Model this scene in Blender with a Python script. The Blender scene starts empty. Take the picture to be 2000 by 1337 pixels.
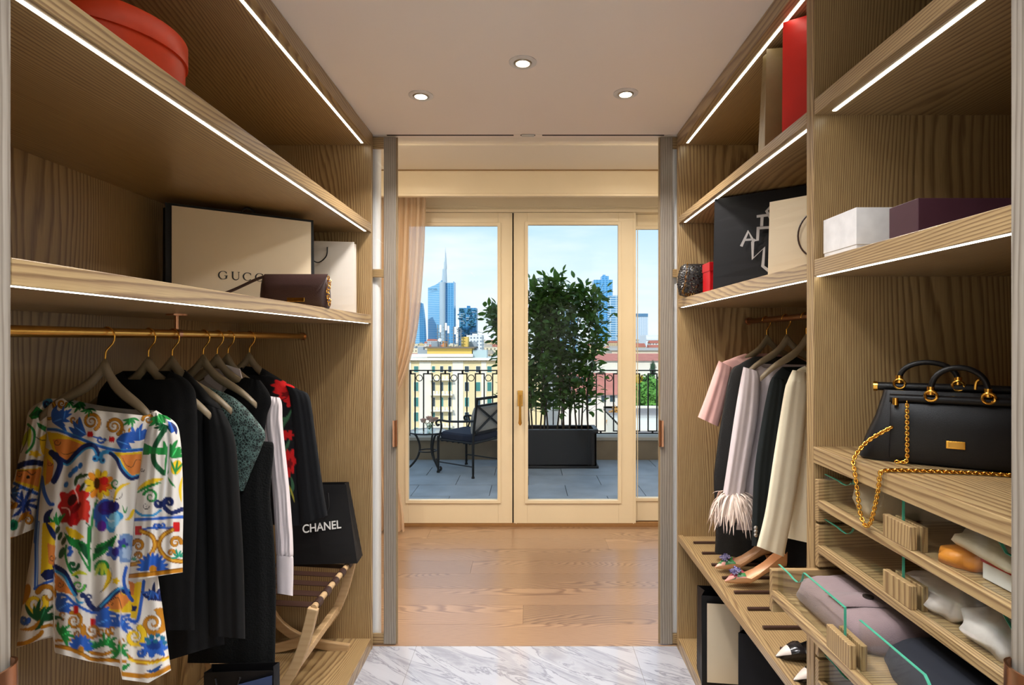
import bpy, math, random
import numpy as np
from mathutils import Vector, Matrix

# ------------------------------------------------------------------ camera, world, sun, exposure
scene = bpy.context.scene
COL = scene.collection
CZ = 1.557                     # eye height above the marble floor
FPX, VX, VY = 1100.0, 1032.0, 664.0
cd = bpy.data.cameras.new('camera')
cd.sensor_width = 36.0
cd.lens = 36.0 * FPX / 2000.0
cd.shift_x = -(VX - 1000.0) / 2000.0
cd.shift_y = -(668.5 - VY) / 2000.0
cd.clip_start = 0.02
cd.clip_end = 9000
cam = bpy.data.objects.new('camera', cd)
COL.objects.link(cam)
cam.location = (0, 0, CZ)
cam.rotation_euler = (math.pi / 2, 0, 0)
scene.camera = cam

vs = scene.view_settings
vs.view_transform = 'Standard'
vs.look = 'None'
vs.exposure = 0.12
vs.gamma = 1.0
vs.use_curve_mapping = False


def lin(c):
    out = []
    for v in c[:3]:
        v = v / 255.0
        out.append(v / 12.92 if v <= 0.04045 else ((v + 0.055) / 1.055) ** 2.4)
    return (out[0], out[1], out[2], 1.0)


world = bpy.data.worlds.new('sky')
scene.world = world
world.use_nodes = True
wn, wl = world.node_tree.nodes, world.node_tree.links
wn.clear()
wo = wn.new('ShaderNodeOutputWorld')
wb = wn.new('ShaderNodeBackground')
wt = wn.new('ShaderNodeTexCoord')
wsep = wn.new('ShaderNodeSeparateXYZ')
wl.new(wt.outputs['Generated'], wsep.inputs[0])
wr = wn.new('ShaderNodeValToRGB')
wr.color_ramp.elements[0].position = 0.0
wr.color_ramp.elements[0].color = lin((226, 240, 250))
wr.color_ramp.elements[1].position = 0.55
wr.color_ramp.elements[1].color = lin((150, 195, 238))
e = wr.color_ramp.elements.new(0.14)
e.color = lin((205, 230, 249))
e = wr.color_ramp.elements.new(0.24)
e.color = lin((172, 213, 246))
wl.new(wsep.outputs[2], wr.inputs[0])
wm = wn.new('ShaderNodeMapping')
wm.inputs['Scale'].default_value = (2.2, 2.2, 11.0)
wl.new(wt.outputs['Generated'], wm.inputs[0])
wno = wn.new('ShaderNodeTexNoise')
wno.inputs['Scale'].default_value = 1.6
wno.inputs['Detail'].default_value = 5.0
wno.inputs['Roughness'].default_value = 0.5
wl.new(wm.outputs[0], wno.inputs['Vector'])
wcr = wn.new('ShaderNodeValToRGB')
wcr.color_ramp.elements[0].position = 0.42
wcr.color_ramp.elements[0].color = (0, 0, 0, 1)
wcr.color_ramp.elements[1].position = 0.75
wcr.color_ramp.elements[1].color = (0.8, 0.8, 0.8, 1)
wl.new(wno.outputs[0], wcr.inputs[0])
wmx = wn.new('ShaderNodeMixRGB')
wmx.inputs[2].default_value = lin((243, 248, 251))
wl.new(wcr.outputs[0], wmx.inputs[0])
wl.new(wr.outputs[0], wmx.inputs[1])
wl.new(wmx.outputs[0], wb.inputs[0])
wb.inputs[1].default_value = 1.15
wl.new(wb.outputs[0], wo.inputs[0])

sd = bpy.data.lights.new('sun', 'SUN')
sd.energy = 2.6
sd.angle = 0.02
sd.color = (1.0, 0.95, 0.86)
sun = bpy.data.objects.new('sun', sd)
COL.objects.link(sun)
sun.rotation_euler = (math.radians(52), 0, math.radians(-24))   # from behind the house, over its roof

# light of the three ceiling spots in view; the others are added, unseen fill lamps
# over the near aisle, behind the viewpoint and in the bedroom beyond
def spot_and_fill_lamp(x, y, z, watts, color, size=0.07, spread=130):
    ld = bpy.data.lights.new('ceiling_spot_and_fill', 'AREA')
    ld.shape = 'DISK'
    ld.size = size
    ld.energy = watts
    ld.color = color
    ld.spread = math.radians(spread)
    lo = bpy.data.objects.new('ceiling_spot_and_fill', ld)
    COL.objects.link(lo)
    lo.location = (x, y, z)


NEUTRAL = (1.0, 0.965, 0.93)
COOL = (0.86, 0.93, 1.0)
for lx, ly in ((-0.021, 2.113), (-0.458, 2.40), (0.411, 2.38)):
    spot_and_fill_lamp(lx, ly, 2.585, 10, NEUTRAL, 0.14)
spot_and_fill_lamp(-0.02, 1.05, 2.588, 10, NEUTRAL, 0.22)  # unseen fill lamp, added over the near aisle to light the dress
for lx, ly, lw_ in ((-0.30, 0.55, 5), (0.28, 0.55, 5), (0.0, -0.1, 6), (-0.5, -0.9, 9), (0.5, -0.9, 9), (-0.7, -1.7, 26), (0.7, -1.7, 26)):
    spot_and_fill_lamp(lx, ly, 2.588, lw_, COOL, 0.25)  # unseen cool fill lamps, added near and behind the viewpoint
for lx, ly in ((-2.0, 3.35), (2.0, 3.35), (-0.9, 3.3), (0.9, 3.3)):
    spot_and_fill_lamp(lx, ly, 2.84, 17, (1.0, 0.86, 0.68), 0.08, 170)  # unseen warm fill lamps, added to brighten the bedroom

scene.cycles.max_bounces = 7
scene.cycles.diffuse_bounces = 3
scene.cycles.use_adaptive_sampling = True
scene.cycles.adaptive_threshold = 0.06
scene.cycles.glossy_bounces = 3
scene.cycles.transmission_bounces = 4
scene.cycles.transparent_max_bounces = 14
scene.cycles.caustics_reflective = False
scene.cycles.caustics_refractive = False

# ------------------------------------------------------------------ helpers
def P(px, py, Y):
    """point of the photograph (2000 x 1337) at depth Y, as a place in the room"""
    return Vector(((px - VX) * Y / FPX, Y, CZ - (py - VY) * Y / FPX))


def R(z):
    return z + CZ


class MB:
    def __init__(self):
        self.V, self.F, self.M = [], [], []
        self.mi = 0

    def quad(self, a, b, c, d):
        n = len(self.V)
        self.V += [tuple(a), tuple(b), tuple(c), tuple(d)]
        self.F.append((n, n + 1, n + 2, n + 3))
        return self

    def hexa(self, p):
        n = len(self.V)
        self.V += [tuple(q) for q in p]
        for f in ((0, 3, 2, 1), (4, 5, 6, 7), (0, 1, 5, 4), (1, 2, 6, 5), (2, 3, 7, 6), (3, 0, 4, 7)):
            self.F.append(tuple(n + i for i in f))
        return self

    def box(self, x0, x1, y0, y1, z0, z1):
        x0, x1 = min(x0, x1), max(x0, x1)
        y0, y1 = min(y0, y1), max(y0, y1)
        z0, z1 = min(z0, z1), max(z0, z1)
        return self.hexa([(x0, y0, z0), (x1, y0, z0), (x1, y1, z0), (x0, y1, z0),
                          (x0, y0, z1), (x1, y0, z1), (x1, y1, z1), (x0, y1, z1)])

    def ring_loft(self, rings, cap0=True, cap1=True, closed=True):
        n0 = len(self.V)
        m = len(rings[0])
        for r in rings:
            self.V += [tuple(q) for q in r]
        for i in range(len(rings) - 1):
            for j in range(m if closed else m - 1):
                a = n0 + i * m + j
                b = n0 + i * m + (j + 1) % m
                self.F.append((a, b, b + m, a + m))
        if cap0:
            self.F.append(tuple(n0 + j for j in reversed(range(m))))
        if cap1:
            k = n0 + (len(rings) - 1) * m
            self.F.append(tuple(k + j for j in range(m)))
        return self

    def tube(self, pts, r, n=8, closed=False):
        pts = [Vector(p) for p in pts]
        rs = r if isinstance(r, (list, tuple)) else [r] * len(pts)
        rings = []
        up = None
        L = len(pts)
        for i, p in enumerate(pts):
            if closed:
                t = pts[(i + 1) % L] - pts[i - 1]
            else:
                t = pts[min(i + 1, L - 1)] - pts[max(i - 1, 0)]
            if t.length < 1e-9:
                t = Vector((0, 0, 1))
            t.normalize()
            if up is None:
                up = Vector((0, 0, 1)) if abs(t.z) < 0.9 else Vector((1, 0, 0))
            s = t.cross(up)
            if s.length < 1e-6:
                s = t.cross(Vector((0, 1, 0)))
            s.normalize()
            up = s.cross(t).normalized()
            rings.append([p + (s * math.cos(a) + up * math.sin(a)) * rs[i]
                          for a in [2 * math.pi * k / n for k in range(n)]])
        if closed:
            rings.append(rings[0])
            return self.ring_loft(rings, False, False)
        return self.ring_loft(rings)

    def lathe(self, prof, c=(0, 0, 0), n=24, cap0=True, cap1=True):
        rings = [[(c[0] + r * math.cos(2 * math.pi * k / n), c[1] + r * math.sin(2 * math.pi * k / n), c[2] + z)
                  for k in range(n)] for r, z in prof]
        return self.ring_loft(rings, cap0, cap1)

    def ext(self, pts, d):
        """closed outline pts (3D, planar) pushed by vector d"""
        d = Vector(d)
        n = len(self.V)
        m = len(pts)
        self.V += [tuple(p) for p in pts] + [tuple(Vector(p) + d) for p in pts]
        self.F.append(tuple(n + i for i in range(m)))
        self.F.append(tuple(n + m + i for i in reversed(range(m))))
        for i in range(m):
            j = (i + 1) % m
            self.F.append((n + j, n + i, n + m + i, n + m + j))
        return self

    def ribbon(self, pts, ws, nrm, th):
        """flat stroke of varying width along pts, in the plane with normal nrm, thickness th"""
        pts = [Vector(p) for p in pts]
        nrm = Vector(nrm).normalized()
        ws = ws if isinstance(ws, (list, tuple)) else [ws] * len(pts)
        rings = []
        for i, p in enumerate(pts):
            t = (pts[min(i + 1, len(pts) - 1)] - pts[max(i - 1, 0)]).normalized()
            s = t.cross(nrm).normalized() * ws[i] * 0.5
            rings.append([p - s, p + s, p + s + nrm * th, p - s + nrm * th])
        return self.ring_loft(rings)

    def grid(self, rows):
        n0 = len(self.V)
        m = len(rows[0])
        for r in rows:
            self.V += [tuple(q) for q in r]
        for i in range(len(rows) - 1):
            for j in range(m - 1):
                a = n0 + i * m + j
                self.F.append((a, a + 1, a + m + 1, a + m))
        return self

    def mesh(self, name):
        me = bpy.data.meshes.new(name)
        me.from_pydata(self.V, [], self.F)
        me.update()
        return me

    def build(self, name, mat, parent=None, smooth=False, bevel=0.0, recalc=True):
        me = self.mesh(name)
        if recalc:
            import bmesh
            bm = bmesh.new()
            bm.from_mesh(me)
            bmesh.ops.recalc_face_normals(bm, faces=bm.faces)
            bm.to_mesh(me)
            bm.free()
        return link(name, me, mat, parent, smooth, bevel)


def link(name, me, mat, parent=None, smooth=False, bevel=0.0):
    if mat is not None:
        me.materials.append(mat)
    if smooth:
        me.shade_smooth()
        if smooth != 'all':
            me.set_sharp_from_angle(angle=math.radians(40))
    o = bpy.data.objects.new(name, me)
    COL.objects.link(o)
    if not smooth:
        me.shade_flat()
    if parent is not None:
        attach(o, parent)
    if bevel > 0:
        bv = o.modifiers.new('edge', 'BEVEL')
        bv.width = bevel
        bv.segments = 2
        bv.limit_method = 'ANGLE'
    return o


def world_m(o):
    m = o.matrix_basis.copy()
    if o.parent:
        m = world_m(o.parent) @ o.matrix_parent_inverse @ m
    return m


def attach(o, parent):
    o.parent = parent
    o.matrix_parent_inverse = world_m(parent).inverted()


def tag(o, label=None, cat=None, group=None, kind=None):
    if label:
        o['label'] = label
    if cat:
        o['category'] = cat
    if group:
        o['group'] = group
    if kind:
        o['kind'] = kind
    return o


def thing(name, label, cat, loc=(0, 0, 0), group=None, kind=None):
    o = bpy.data.objects.new(name, None)
    o.empty_display_size = 0.05
    COL.objects.link(o)
    o.location = loc
    return tag(o, label, cat, group, kind)


def struct(o):
    o['kind'] = 'structure'
    return o


def crom(pts, k):
    """Catmull-Rom through pts (tuples), k steps per span"""
    a = np.array(pts, float)
    out = []
    n = len(a)
    for i in range(n - 1):
        p0, p1, p2, p3 = a[max(i - 1, 0)], a[i], a[i + 1], a[min(i + 2, n - 1)]
        for j in range(k):
            t = j / k
            out.append(0.5 * (2 * p1 + (p2 - p0) * t + (2 * p0 - 5 * p1 + 4 * p2 - p3) * t * t + (3 * p1 - p0 - 3 * p2 + p3) * t ** 3))
    out.append(a[-1])
    return [tuple(v) for v in out]


# ------------------------------------------------------------------ materials
MATS = {}


def nt(name):
    m = bpy.data.materials.new(name)
    m.use_nodes = True
    n, l = m.node_tree.nodes, m.node_tree.links
    return m, n, l, n['Principled BSDF']


def mat(name, rgb, rough=0.5, metal=0.0, noise=0.06, nscale=30.0, bump=0.0, bscale=200.0, spec=0.5, sheen=0.0, alpha=1.0):
    if name in MATS:
        return MATS[name]
    m, n, l, b = nt(name)
    c = lin(rgb)
    tc = n.new('ShaderNodeTexCoord')
    nz = n.new('ShaderNodeTexNoise')
    nz.inputs['Scale'].default_value = nscale
    nz.inputs['Detail'].default_value = 4
    l.new(tc.outputs['Object'], nz.inputs['Vector'])
    rp = n.new('ShaderNodeValToRGB')
    rp.color_ramp.elements[0].position = 0.3
    rp.color_ramp.elements[1].position = 0.7
    rp.color_ramp.elements[0].color = tuple(v * (1 - noise) for v in c[:3]) + (1,)
    rp.color_ramp.elements[1].color = tuple(min(1, v * (1 + noise)) for v in c[:3]) + (1,)
    l.new(nz.outputs[0], rp.inputs[0])
    l.new(rp.outputs[0], b.inputs['Base Color'])
    b.inputs['Roughness'].default_value = rough
    b.inputs['Metallic'].default_value = metal
    b.inputs['Specular IOR Level'].default_value = spec
    if sheen:
        b.inputs['Sheen Weight'].default_value = sheen
    if bump:
        n2 = n.new('ShaderNodeTexNoise')
        n2.inputs['Scale'].default_value = bscale
        n2.inputs['Detail'].default_value = 3
        l.new(tc.outputs['Object'], n2.inputs['Vector'])
        bp = n.new('ShaderNodeBump')
        bp.inputs['Strength'].default_value = bump
        bp.inputs['Distance'].default_value = 0.004
        l.new(n2.outputs[0], bp.inputs['Height'])
        l.new(bp.outputs[0], b.inputs['Normal'])
    MATS[name] = m
    return m


def emit(name, rgb, strength):
    m = bpy.data.materials.new(name)
    m.use_nodes = True
    n, l = m.node_tree.nodes, m.node_tree.links
    n.clear()
    o = n.new('ShaderNodeOutputMaterial')
    e = n.new('ShaderNodeEmission')
    e.inputs[0].default_value = rgb + (1,)
    e.inputs[1].default_value = strength
    l.new(e.outputs[0], o.inputs[0])
    return m


def wood(name, axis, light, dark, freq=84.0, warp=36.0, rough=0.36, bump=0.10, lowf=(0.30, 2.2), spec=0.5, coat=0.0, vary=0.0):
    """veneer: grain lines along axis, bent by stretched noise so that they open into cathedrals"""
    m, n, l, b = nt(name)
    tc = n.new('ShaderNodeTexCoord')
    oi = n.new('ShaderNodeObjectInfo')
    sep = n.new('ShaderNodeSeparateXYZ')
    l.new(tc.outputs['Object'], sep.inputs[0])
    ia = 'XYZ'.index(axis)
    oth = [i for i in range(3) if i != ia]
    add = n.new('ShaderNodeMath')
    add.operation = 'ADD'
    l.new(sep.outputs[oth[0]], add.inputs[0])
    l.new(sep.outputs[oth[1]], add.inputs[1])
    mp = n.new('ShaderNodeMapping')
    s = [lowf[1]] * 3
    s[ia] = lowf[0]
    mp.inputs['Scale'].default_value = s
    l.new(tc.outputs['Object'], mp.inputs[0])
    nz = n.new('ShaderNodeTexNoise')
    nz.noise_dimensions = '4D'
    nz.inputs['Scale'].default_value = 1.0
    nz.inputs['Detail'].default_value = 1.6
    nz.inputs['Roughness'].default_value = 0.35
    l.new(mp.outputs[0], nz.inputs['Vector'])
    rm = n.new('ShaderNodeMath')
    rm.operation = 'MULTIPLY'
    rm.inputs[1].default_value = 37.0
    l.new(oi.outputs['Random'], rm.inputs[0])
    l.new(rm.outputs[0], nz.inputs['W'])
    m1 = n.new('ShaderNodeMath')
    m1.operation = 'MULTIPLY'
    m1.inputs[1].default_value = freq
    l.new(add.outputs[0], m1.inputs[0])
    m2 = n.new('ShaderNodeMath')
    m2.operation = 'MULTIPLY_ADD'
    m2.inputs[1].default_value = warp * 2
    l.new(nz.outputs[0], m2.inputs[0])
    l.new(m1.outputs[0], m2.inputs[2])
    # jitter
    mp3 = n.new('ShaderNodeMapping')
    s3 = [26.0] * 3
    s3[ia] = 3.0
    mp3.inputs['Scale'].default_value = s3
    l.new(tc.outputs['Object'], mp3.inputs[0])
    nz3 = n.new('ShaderNodeTexNoise')
    nz3.inputs['Scale'].default_value = 1.0
    nz3.inputs['Detail'].default_value = 3.0
    l.new(mp3.outputs[0], nz3.inputs['Vector'])
    m3 = n.new('ShaderNodeMath')
    m3.operation = 'MULTIPLY_ADD'
    m3.inputs[1].default_value = 1.3
    l.new(nz3.outputs[0], m3.inputs[0])
    l.new(m2.outputs[0], m3.inputs[2])
    sn = n.new('ShaderNodeMath')
    sn.operation = 'FRACT'
    l.new(m3.outputs[0], sn.inputs[0])
    # growth ring: slow darkening, quick return
    rg_ = n.new('ShaderNodeValToRGB')
    rg_.color_ramp.elements[0].position = 0.0
    rg_.color_ramp.elements[0].color = (0.05, 0.05, 0.05, 1)
    rg_.color_ramp.elements[1].position = 1.0
    rg_.color_ramp.elements[1].color = (0.05, 0.05, 0.05, 1)
    e_ = rg_.color_ramp.elements.new(0.42)
    e_.color = (0.25, 0.25, 0.25, 1)
    e_ = rg_.color_ramp.elements.new(0.74)
    e_.color = (1.0, 1.0, 1.0, 1)
    e_ = rg_.color_ramp.elements.new(0.88)
    e_.color = (0.75, 0.75, 0.75, 1)
    l.new(sn.outputs[0], rg_.inputs[0])
    sn = rg_
    # fine fibre
    mp2 = n.new('ShaderNodeMapping')
    s2 = [420.0] * 3
    s2[ia] = 12.0
    mp2.inputs['Scale'].default_value = s2
    l.new(tc.outputs['Object'], mp2.inputs[0])
    nz2 = n.new('ShaderNodeTexNoise')
    nz2.inputs['Scale'].default_value = 1.0
    nz2.inputs['Detail'].default_value = 3.0
    l.new(mp2.outputs[0], nz2.inputs['Vector'])
    m5 = n.new('ShaderNodeMath')
    m5.operation = 'MULTIPLY_ADD'
    m5.inputs[1].default_value = 0.9
    l.new(nz2.outputs[0], m5.inputs[0])
    l.new(sn.outputs[0], m5.inputs[2])
    rp = n.new('ShaderNodeValToRGB')
    mr = n.new('ShaderNodeMapRange')
    mr.inputs['From Min'].default_value = 0.1
    mr.inputs['From Max'].default_value = 1.75
    l.new(m5.outputs[0], mr.inputs['Value'])
    l.new(mr.outputs[0], rp.inputs[0])
    rp.color_ramp.elements[0].position = 0.10
    rp.color_ramp.elements[0].color = lin(light)
    rp.color_ramp.elements[1].position = 0.90
    rp.color_ramp.elements[1].color = lin(dark)
    hs_ = n.new('ShaderNodeHueSaturation')
    mv_ = n.new('ShaderNodeMapRange')
    mv_.inputs['To Min'].default_value = 1 - vary
    mv_.inputs['To Max'].default_value = 1 + vary
    l.new(oi.outputs['Random'], mv_.inputs['Value'])
    l.new(mv_.outputs[0], hs_.inputs['Value'])
    l.new(rp.outputs[0], hs_.inputs['Color'])
    l.new(hs_.outputs[0], b.inputs['Base Color'])
    b.inputs['Roughness'].default_value = rough
    b.inputs['Specular IOR Level'].default_value = spec
    b.inputs['Coat Weight'].default_value = coat
    b.inputs['Coat Roughness'].default_value = 0.22
    bp = n.new('ShaderNodeBump')
    bp.inputs['Strength'].default_value = bump
    bp.inputs['Distance'].default_value = 0.001
    bp.invert = True
    l.new(m5.outputs[0], bp.inputs['Height'])
    l.new(bp.outputs[0], b.inputs['Normal'])
    return m


def glass(name, tint=(1, 1, 1), rough=0.0, amount=1.0):
    """thin clear pane: see-through with a fresnel reflection"""
    m = bpy.data.materials.new(name)
    m.use_nodes = True
    n, l = m.node_tree.nodes, m.node_tree.links
    n.clear()
    o = n.new('ShaderNodeOutputMaterial')
    mx = n.new('ShaderNodeMixShader')
    tr = n.new('ShaderNodeBsdfTransparent')
    tr.inputs[0].default_value = tint + (1,)
    gl = n.new('ShaderNodeBsdfGlossy')
    gl.inputs['Roughness'].default_value = rough
    lw = n.new('ShaderNodeLayerWeight')
    lw.inputs['Blend'].default_value = 0.5
    pw_ = n.new('ShaderNodeMath')
    pw_.operation = 'POWER'
    pw_.inputs[1].default_value = 5.0
    l.new(lw.outputs['Facing'], pw_.inputs[0])
    mu = n.new('ShaderNodeMath')
    mu.operation = 'MULTIPLY_ADD'
    mu.inputs[1].default_value = 0.96 * amount
    mu.inputs[2].default_value = 0.04 * amount
    l.new(pw_.outputs[0], mu.inputs[0])
    l.new(mu.outputs[0], mx.inputs[0])
    l.new(tr.outputs[0], mx.inputs[1])
    l.new(gl.outputs[0], mx.inputs[2])
    l.new(mx.outputs[0], o.inputs[0])
    return m


def vcol(name, rough=0.6, sheen=0.0, bump=0.0, bscale=300):
    """cloth whose print is stored in the mesh"""
    m, n, l, b = nt(name)
    at = n.new('ShaderNodeAttribute')
    at.attribute_name = 'print'
    l.new(at.outputs['Color'], b.inputs['Base Color'])
    b.inputs['Roughness'].default_value = rough
    b.inputs['Specular IOR Level'].default_value = 0.3
    if sheen:
        b.inputs['Sheen Weight'].default_value = sheen
    tc = n.new('ShaderNodeTexCoord')
    n2 = n.new('ShaderNodeTexNoise')
    n2.inputs['Scale'].default_value = bscale
    l.new(tc.outputs['Object'], n2.inputs['Vector'])
    bp = n.new('ShaderNodeBump')
    bp.inputs['Strength'].default_value = bump
    bp.inputs['Distance'].default_value = 0.003
    l.new(n2.outputs[0], bp.inputs['Height'])
    l.new(bp.outputs[0], b.inputs['Normal'])
    return m


OAK_L, OAK_D = (184, 156, 110), (116, 86, 57)
wZ = wood('oak_upright', 'Z', OAK_L, OAK_D)
wY = wood('oak_along', 'Y', OAK_L, OAK_D, coat=0.35)
wX = wood('oak_across', 'X', OAK_L, OAK_D)
wDoor = wood('oak_door_grey', 'Z', (164, 155, 143), (120, 109, 97), freq=90, warp=5)
wPlank = wood('oak_plank', 'X', (176, 140, 106), (122, 90, 66), freq=70, warp=26, rough=0.30, bump=0.10, lowf=(0.7, 4.0), spec=0.8, coat=0.4, vary=0.16)
wRack = wood('beech', 'X', (200, 168, 126), (190, 156, 114), freq=40, warp=3, rough=0.4, bump=0.02)
M_ceil = mat('ceiling_paint', (240, 228, 214), 0.85, noise=0.01, nscale=2)
M_wall = mat('wall_paint', (232, 222, 204), 0.85, noise=0.01, nscale=2)
M_cream = mat('cream_lacquer', (238, 222, 190), 0.38, noise=0.02, nscale=4)
M_led = emit('led_diffuser', (1.0, 0.985, 0.84), 8.5)
M_lens = emit('spot_lens', (1.0, 0.86, 0.66), 30.0)
M_glass = glass('window_glass', (0.985, 0.99, 0.99), amount=0.16)
M_dglass = glass('drawer_glass', (0.965, 0.985, 0.975), amount=0.8)
M_gedge = mat('glass_edge', (74, 160, 132), 0.15, noise=0.1, nscale=60)
M_copper = mat('copper', (200, 146, 112), 0.28, 1.0)
M_brass = mat('brass', (214, 166, 84), 0.28, 1.0)
M_gold = mat('gold', (232, 176, 78), 0.18, 1.0)
M_steel = mat('steel', (190, 188, 184), 0.3, 1.0)
M_iron = mat('wrought_iron', (26, 27, 29), 0.45, 0.2)
M_black = mat('black_paper', (14, 13, 15), 0.5, noise=0.05, spec=0.35)
#M_cloth_k = mat('black_wool', (17, 17, 18), 0.9, bump=0.4, bscale=500, sheen=0.15)
M_hanger = mat('hanger_lacquer', (132, 116, 92), 0.38, noise=0.04)
M_brown = mat('brown_leather', (60, 38, 30), 0.42, bump=0.15, bscale=300)

# ------------------------------------------------------------------ the setting
XL, XR = -0.79, 0.754          # front planes of the two wardrobes
XLB, XRB = -1.45, 1.42         # their backs
YE = 2.83                      # inner face of the far end panels
CEIL = R(1.043)


def marble():
    m, n, l, b = nt('marble')
    tc = n.new('ShaderNodeTexCoord')
    mp = n.new('ShaderNodeMapping')
    mp.inputs['Scale'].default_value = (0.75, 4.4, 1.0)
    mp0 = n.new('ShaderNodeMapping')
    mp0.inputs['Rotation'].default_value = (0, 0, 0.62)
    l.new(tc.outputs['Object'], mp0.inputs[0])
    l.new(mp0.outputs[0], mp.inputs[0])
    nz = n.new('ShaderNodeTexNoise')
    nz.inputs['Scale'].default_value = 2.6
    nz.inputs['Detail'].default_value = 8
    nz.inputs['Roughness'].default_value = 0.62
    nz.inputs['Distortion'].default_value = 0.9
    l.new(mp.outputs[0], nz.inputs['Vector'])
    rp = n.new('ShaderNodeValToRGB')
    cr = rp.color_ramp
    cr.elements[0].position = 0.34
    cr.elements[0].color = lin((150, 150, 159))
    cr.elements[1].position = 0.62
    cr.elements[1].color = lin((182, 182, 190))
    e = cr.elements.new(0.47)
    e.color = lin((176, 176, 184))
    e = cr.elements.new(0.505)
    e.color = lin((138, 138, 147))
    e = cr.elements.new(0.53)
    e.color = lin((179, 179, 187))
    l.new(nz.outputs[0], rp.inputs[0])
    l.new(rp.outputs[0], b.inputs['Base Color'])
    b.inputs['Roughness'].default_value = 0.035
    return m


M_marble = marble()
M_joint = mat('joint', (150, 142, 132), 0.8)
fl = struct(MB().box(-1.6, 1.6, -2.2, 2.868, -0.12, -0.003).build('floor', M_joint))
xs = [-1.6, -0.570, 0.531, 1.6]
ys = [-2.2, -1.17, -0.07, 1.03, 2.13, 2.868]
for i in range(3):
    for j in range(5):
        g = 0.0009
        MB().box(xs[i] + g, xs[i + 1] - g, ys[j] + g, ys[j + 1] - g, -0.02, 0.0).build('marble_tile', M_marble, fl)

fb = struct(MB().box(-3.4, 3.4, 2.868, 4.80, -0.12, -0.004).build('floor_bedroom', mat('plank_joint', (70, 46, 28), 0.8)))
random.seed(4)
py = 2.868
butts = {0: [-1.9, 0.9], 1: [-0.03, 2.2], 2: [-1.4, 1.6], 3: [-2.2, 1.3], 4: [-0.39, 2.0], 5: [-1.1, 1.1], 6: [-1.9, 0.6], 7: [-0.8, 1.7], 8: [0.2]}
k = 0
while py < 4.80:
    y1 = min(py + 0.2225, 4.80)
    cuts = [-3.4] + butts.get(k, []) + [3.4]
    for a, b in zip(cuts[:-1], cuts[1:]):
        MB().box(a + 0.0006, b - 0.0006, py + 0.0006, y1 - 0.0006, -0.02, 0.0).build('plank', wPlank, fb)
    py = y1
    k += 1

# ceilings and walls
struct(MB().box(-1.6, 1.6, -2.2, 2.86, CEIL, CEIL + 0.1).build('ceiling', M_ceil))
CB = R(1.298)
struct(MB().box(-3.4, 3.4, 2.96, 4.9, CB, CB + 0.12).build('ceiling_bedroom', M_wall))
struct(MB().box(-1.6, 1.6, 2.90, 2.96, CEIL, CB + 0.1).build('wall_header', M_wall))
struct(MB().box(-3.4, -1.60, 2.90, 2.96, 0, CB + 0.1).build('wall_partition_left', M_wall))
struct(MB().box(1.60, 3.4, 2.90, 2.96, 0, CB + 0.1).build('wall_partition_right', M_wall))
struct(MB().box(-1.66, -1.6, -2.2, 2.96, 0, CB).build('wall_left', M_wall))
struct(MB().box(1.6, 1.66, -2.2, 2.96, 0, CB).build('wall_right', M_wall))
struct(MB().box(-1.66, 1.66, -2.26, -2.2, 0, CB).build('wall_back', M_wall))
struct(MB().box(-3.46, -3.4, 2.9, 4.9, 0, CB + 0.1).build('wall_bedroom_left', M_wall))
struct(MB().box(3.4, 3.46, 2.9, 4.9, 0, CB + 0.1).build('wall_bedroom_right', M_wall))
# outer wall with the glazing opening
WY0, WY1 = 4.745, 4.90
wl_ = MB()
wl_.box(-3.4, -1.20, WY0, WY1, -0.1, CB)
wl_.box(2.05, 3.4, WY0, WY1, -0.1, CB)
wl_.box(-1.20, 2.05, WY0, WY1, R(1.10), CB)
struct(wl_.build('wall_window', M_wall))
# house mass over the rooms (keeps the terrace in the shade of its own roof)
struct(MB().box(-9, 9, -6, 4.95, CB + 0.12, CB + 2.1).build('roof', mat('render_outer', (222, 208, 178), 0.9)))
struct(MB().box(-9, -3.46, -6, 4.9, -3, CB + 0.12).build('wall_outer_left', mat('render_outer', (222, 208, 178), 0.9)))
struct(MB().box(3.46, 9, -6, 4.9, -3, CB + 0.12).build('wall_outer_right', mat('render_outer', (222, 208, 178), 0.9)))
struct(MB().box(-9, 9, -6, -2.3, -3, CB + 0.12).build('wall_outer_back', mat('render_outer', (222, 208, 178), 0.9)))

# pelmet box over the curtain, with its bead
t = struct(MB().box(-3.4, 3.4, 4.30, 4.34, R(1.105), CB).build('trim_1', M_cream))
MB().box(-3.4, 3.4, 4.292, 4.34, R(1.098), R(1.118)).build('bead', M_cream, t, bevel=0.004)
MB().box(-3.4, 3.4, 4.285, 4.30, CB - 0.006, CB).build('shadow_bead', mat('seam', (150, 120, 80), 0.8), t)
struct(MB().box(-3.4, 3.4, 3.72, 3.76, CB - 0.012, CB).build('trim_2', M_wall))
# frame head over the doors
t = struct(MB().box(-1.2, 2.05, 4.735, 4.86, R(1.072), R(1.20)).build('trim_3', M_cream))
MB().box(-1.2, 2.05, 4.715, 4.74, R(1.072), R(1.10)).build('bead', M_cream, t, bevel=0.004)
MB().box(-1.2, 2.05, 4.722, 4.74, R(1.118), R(1.126)).build('bead', M_cream, t)
t = struct(MB().box(-1.2, 2.05, 4.70, 4.90, -0.03, 0.016).build('trim_4', mat('sill_bronze', (150, 110, 66), 0.5)))
MB().box(-1.2, 2.05, 4.715, 4.73, 0.016, 0.026).build('sill_rail', mat('sill_bronze', (150, 110, 66), 0.5), t)

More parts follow.
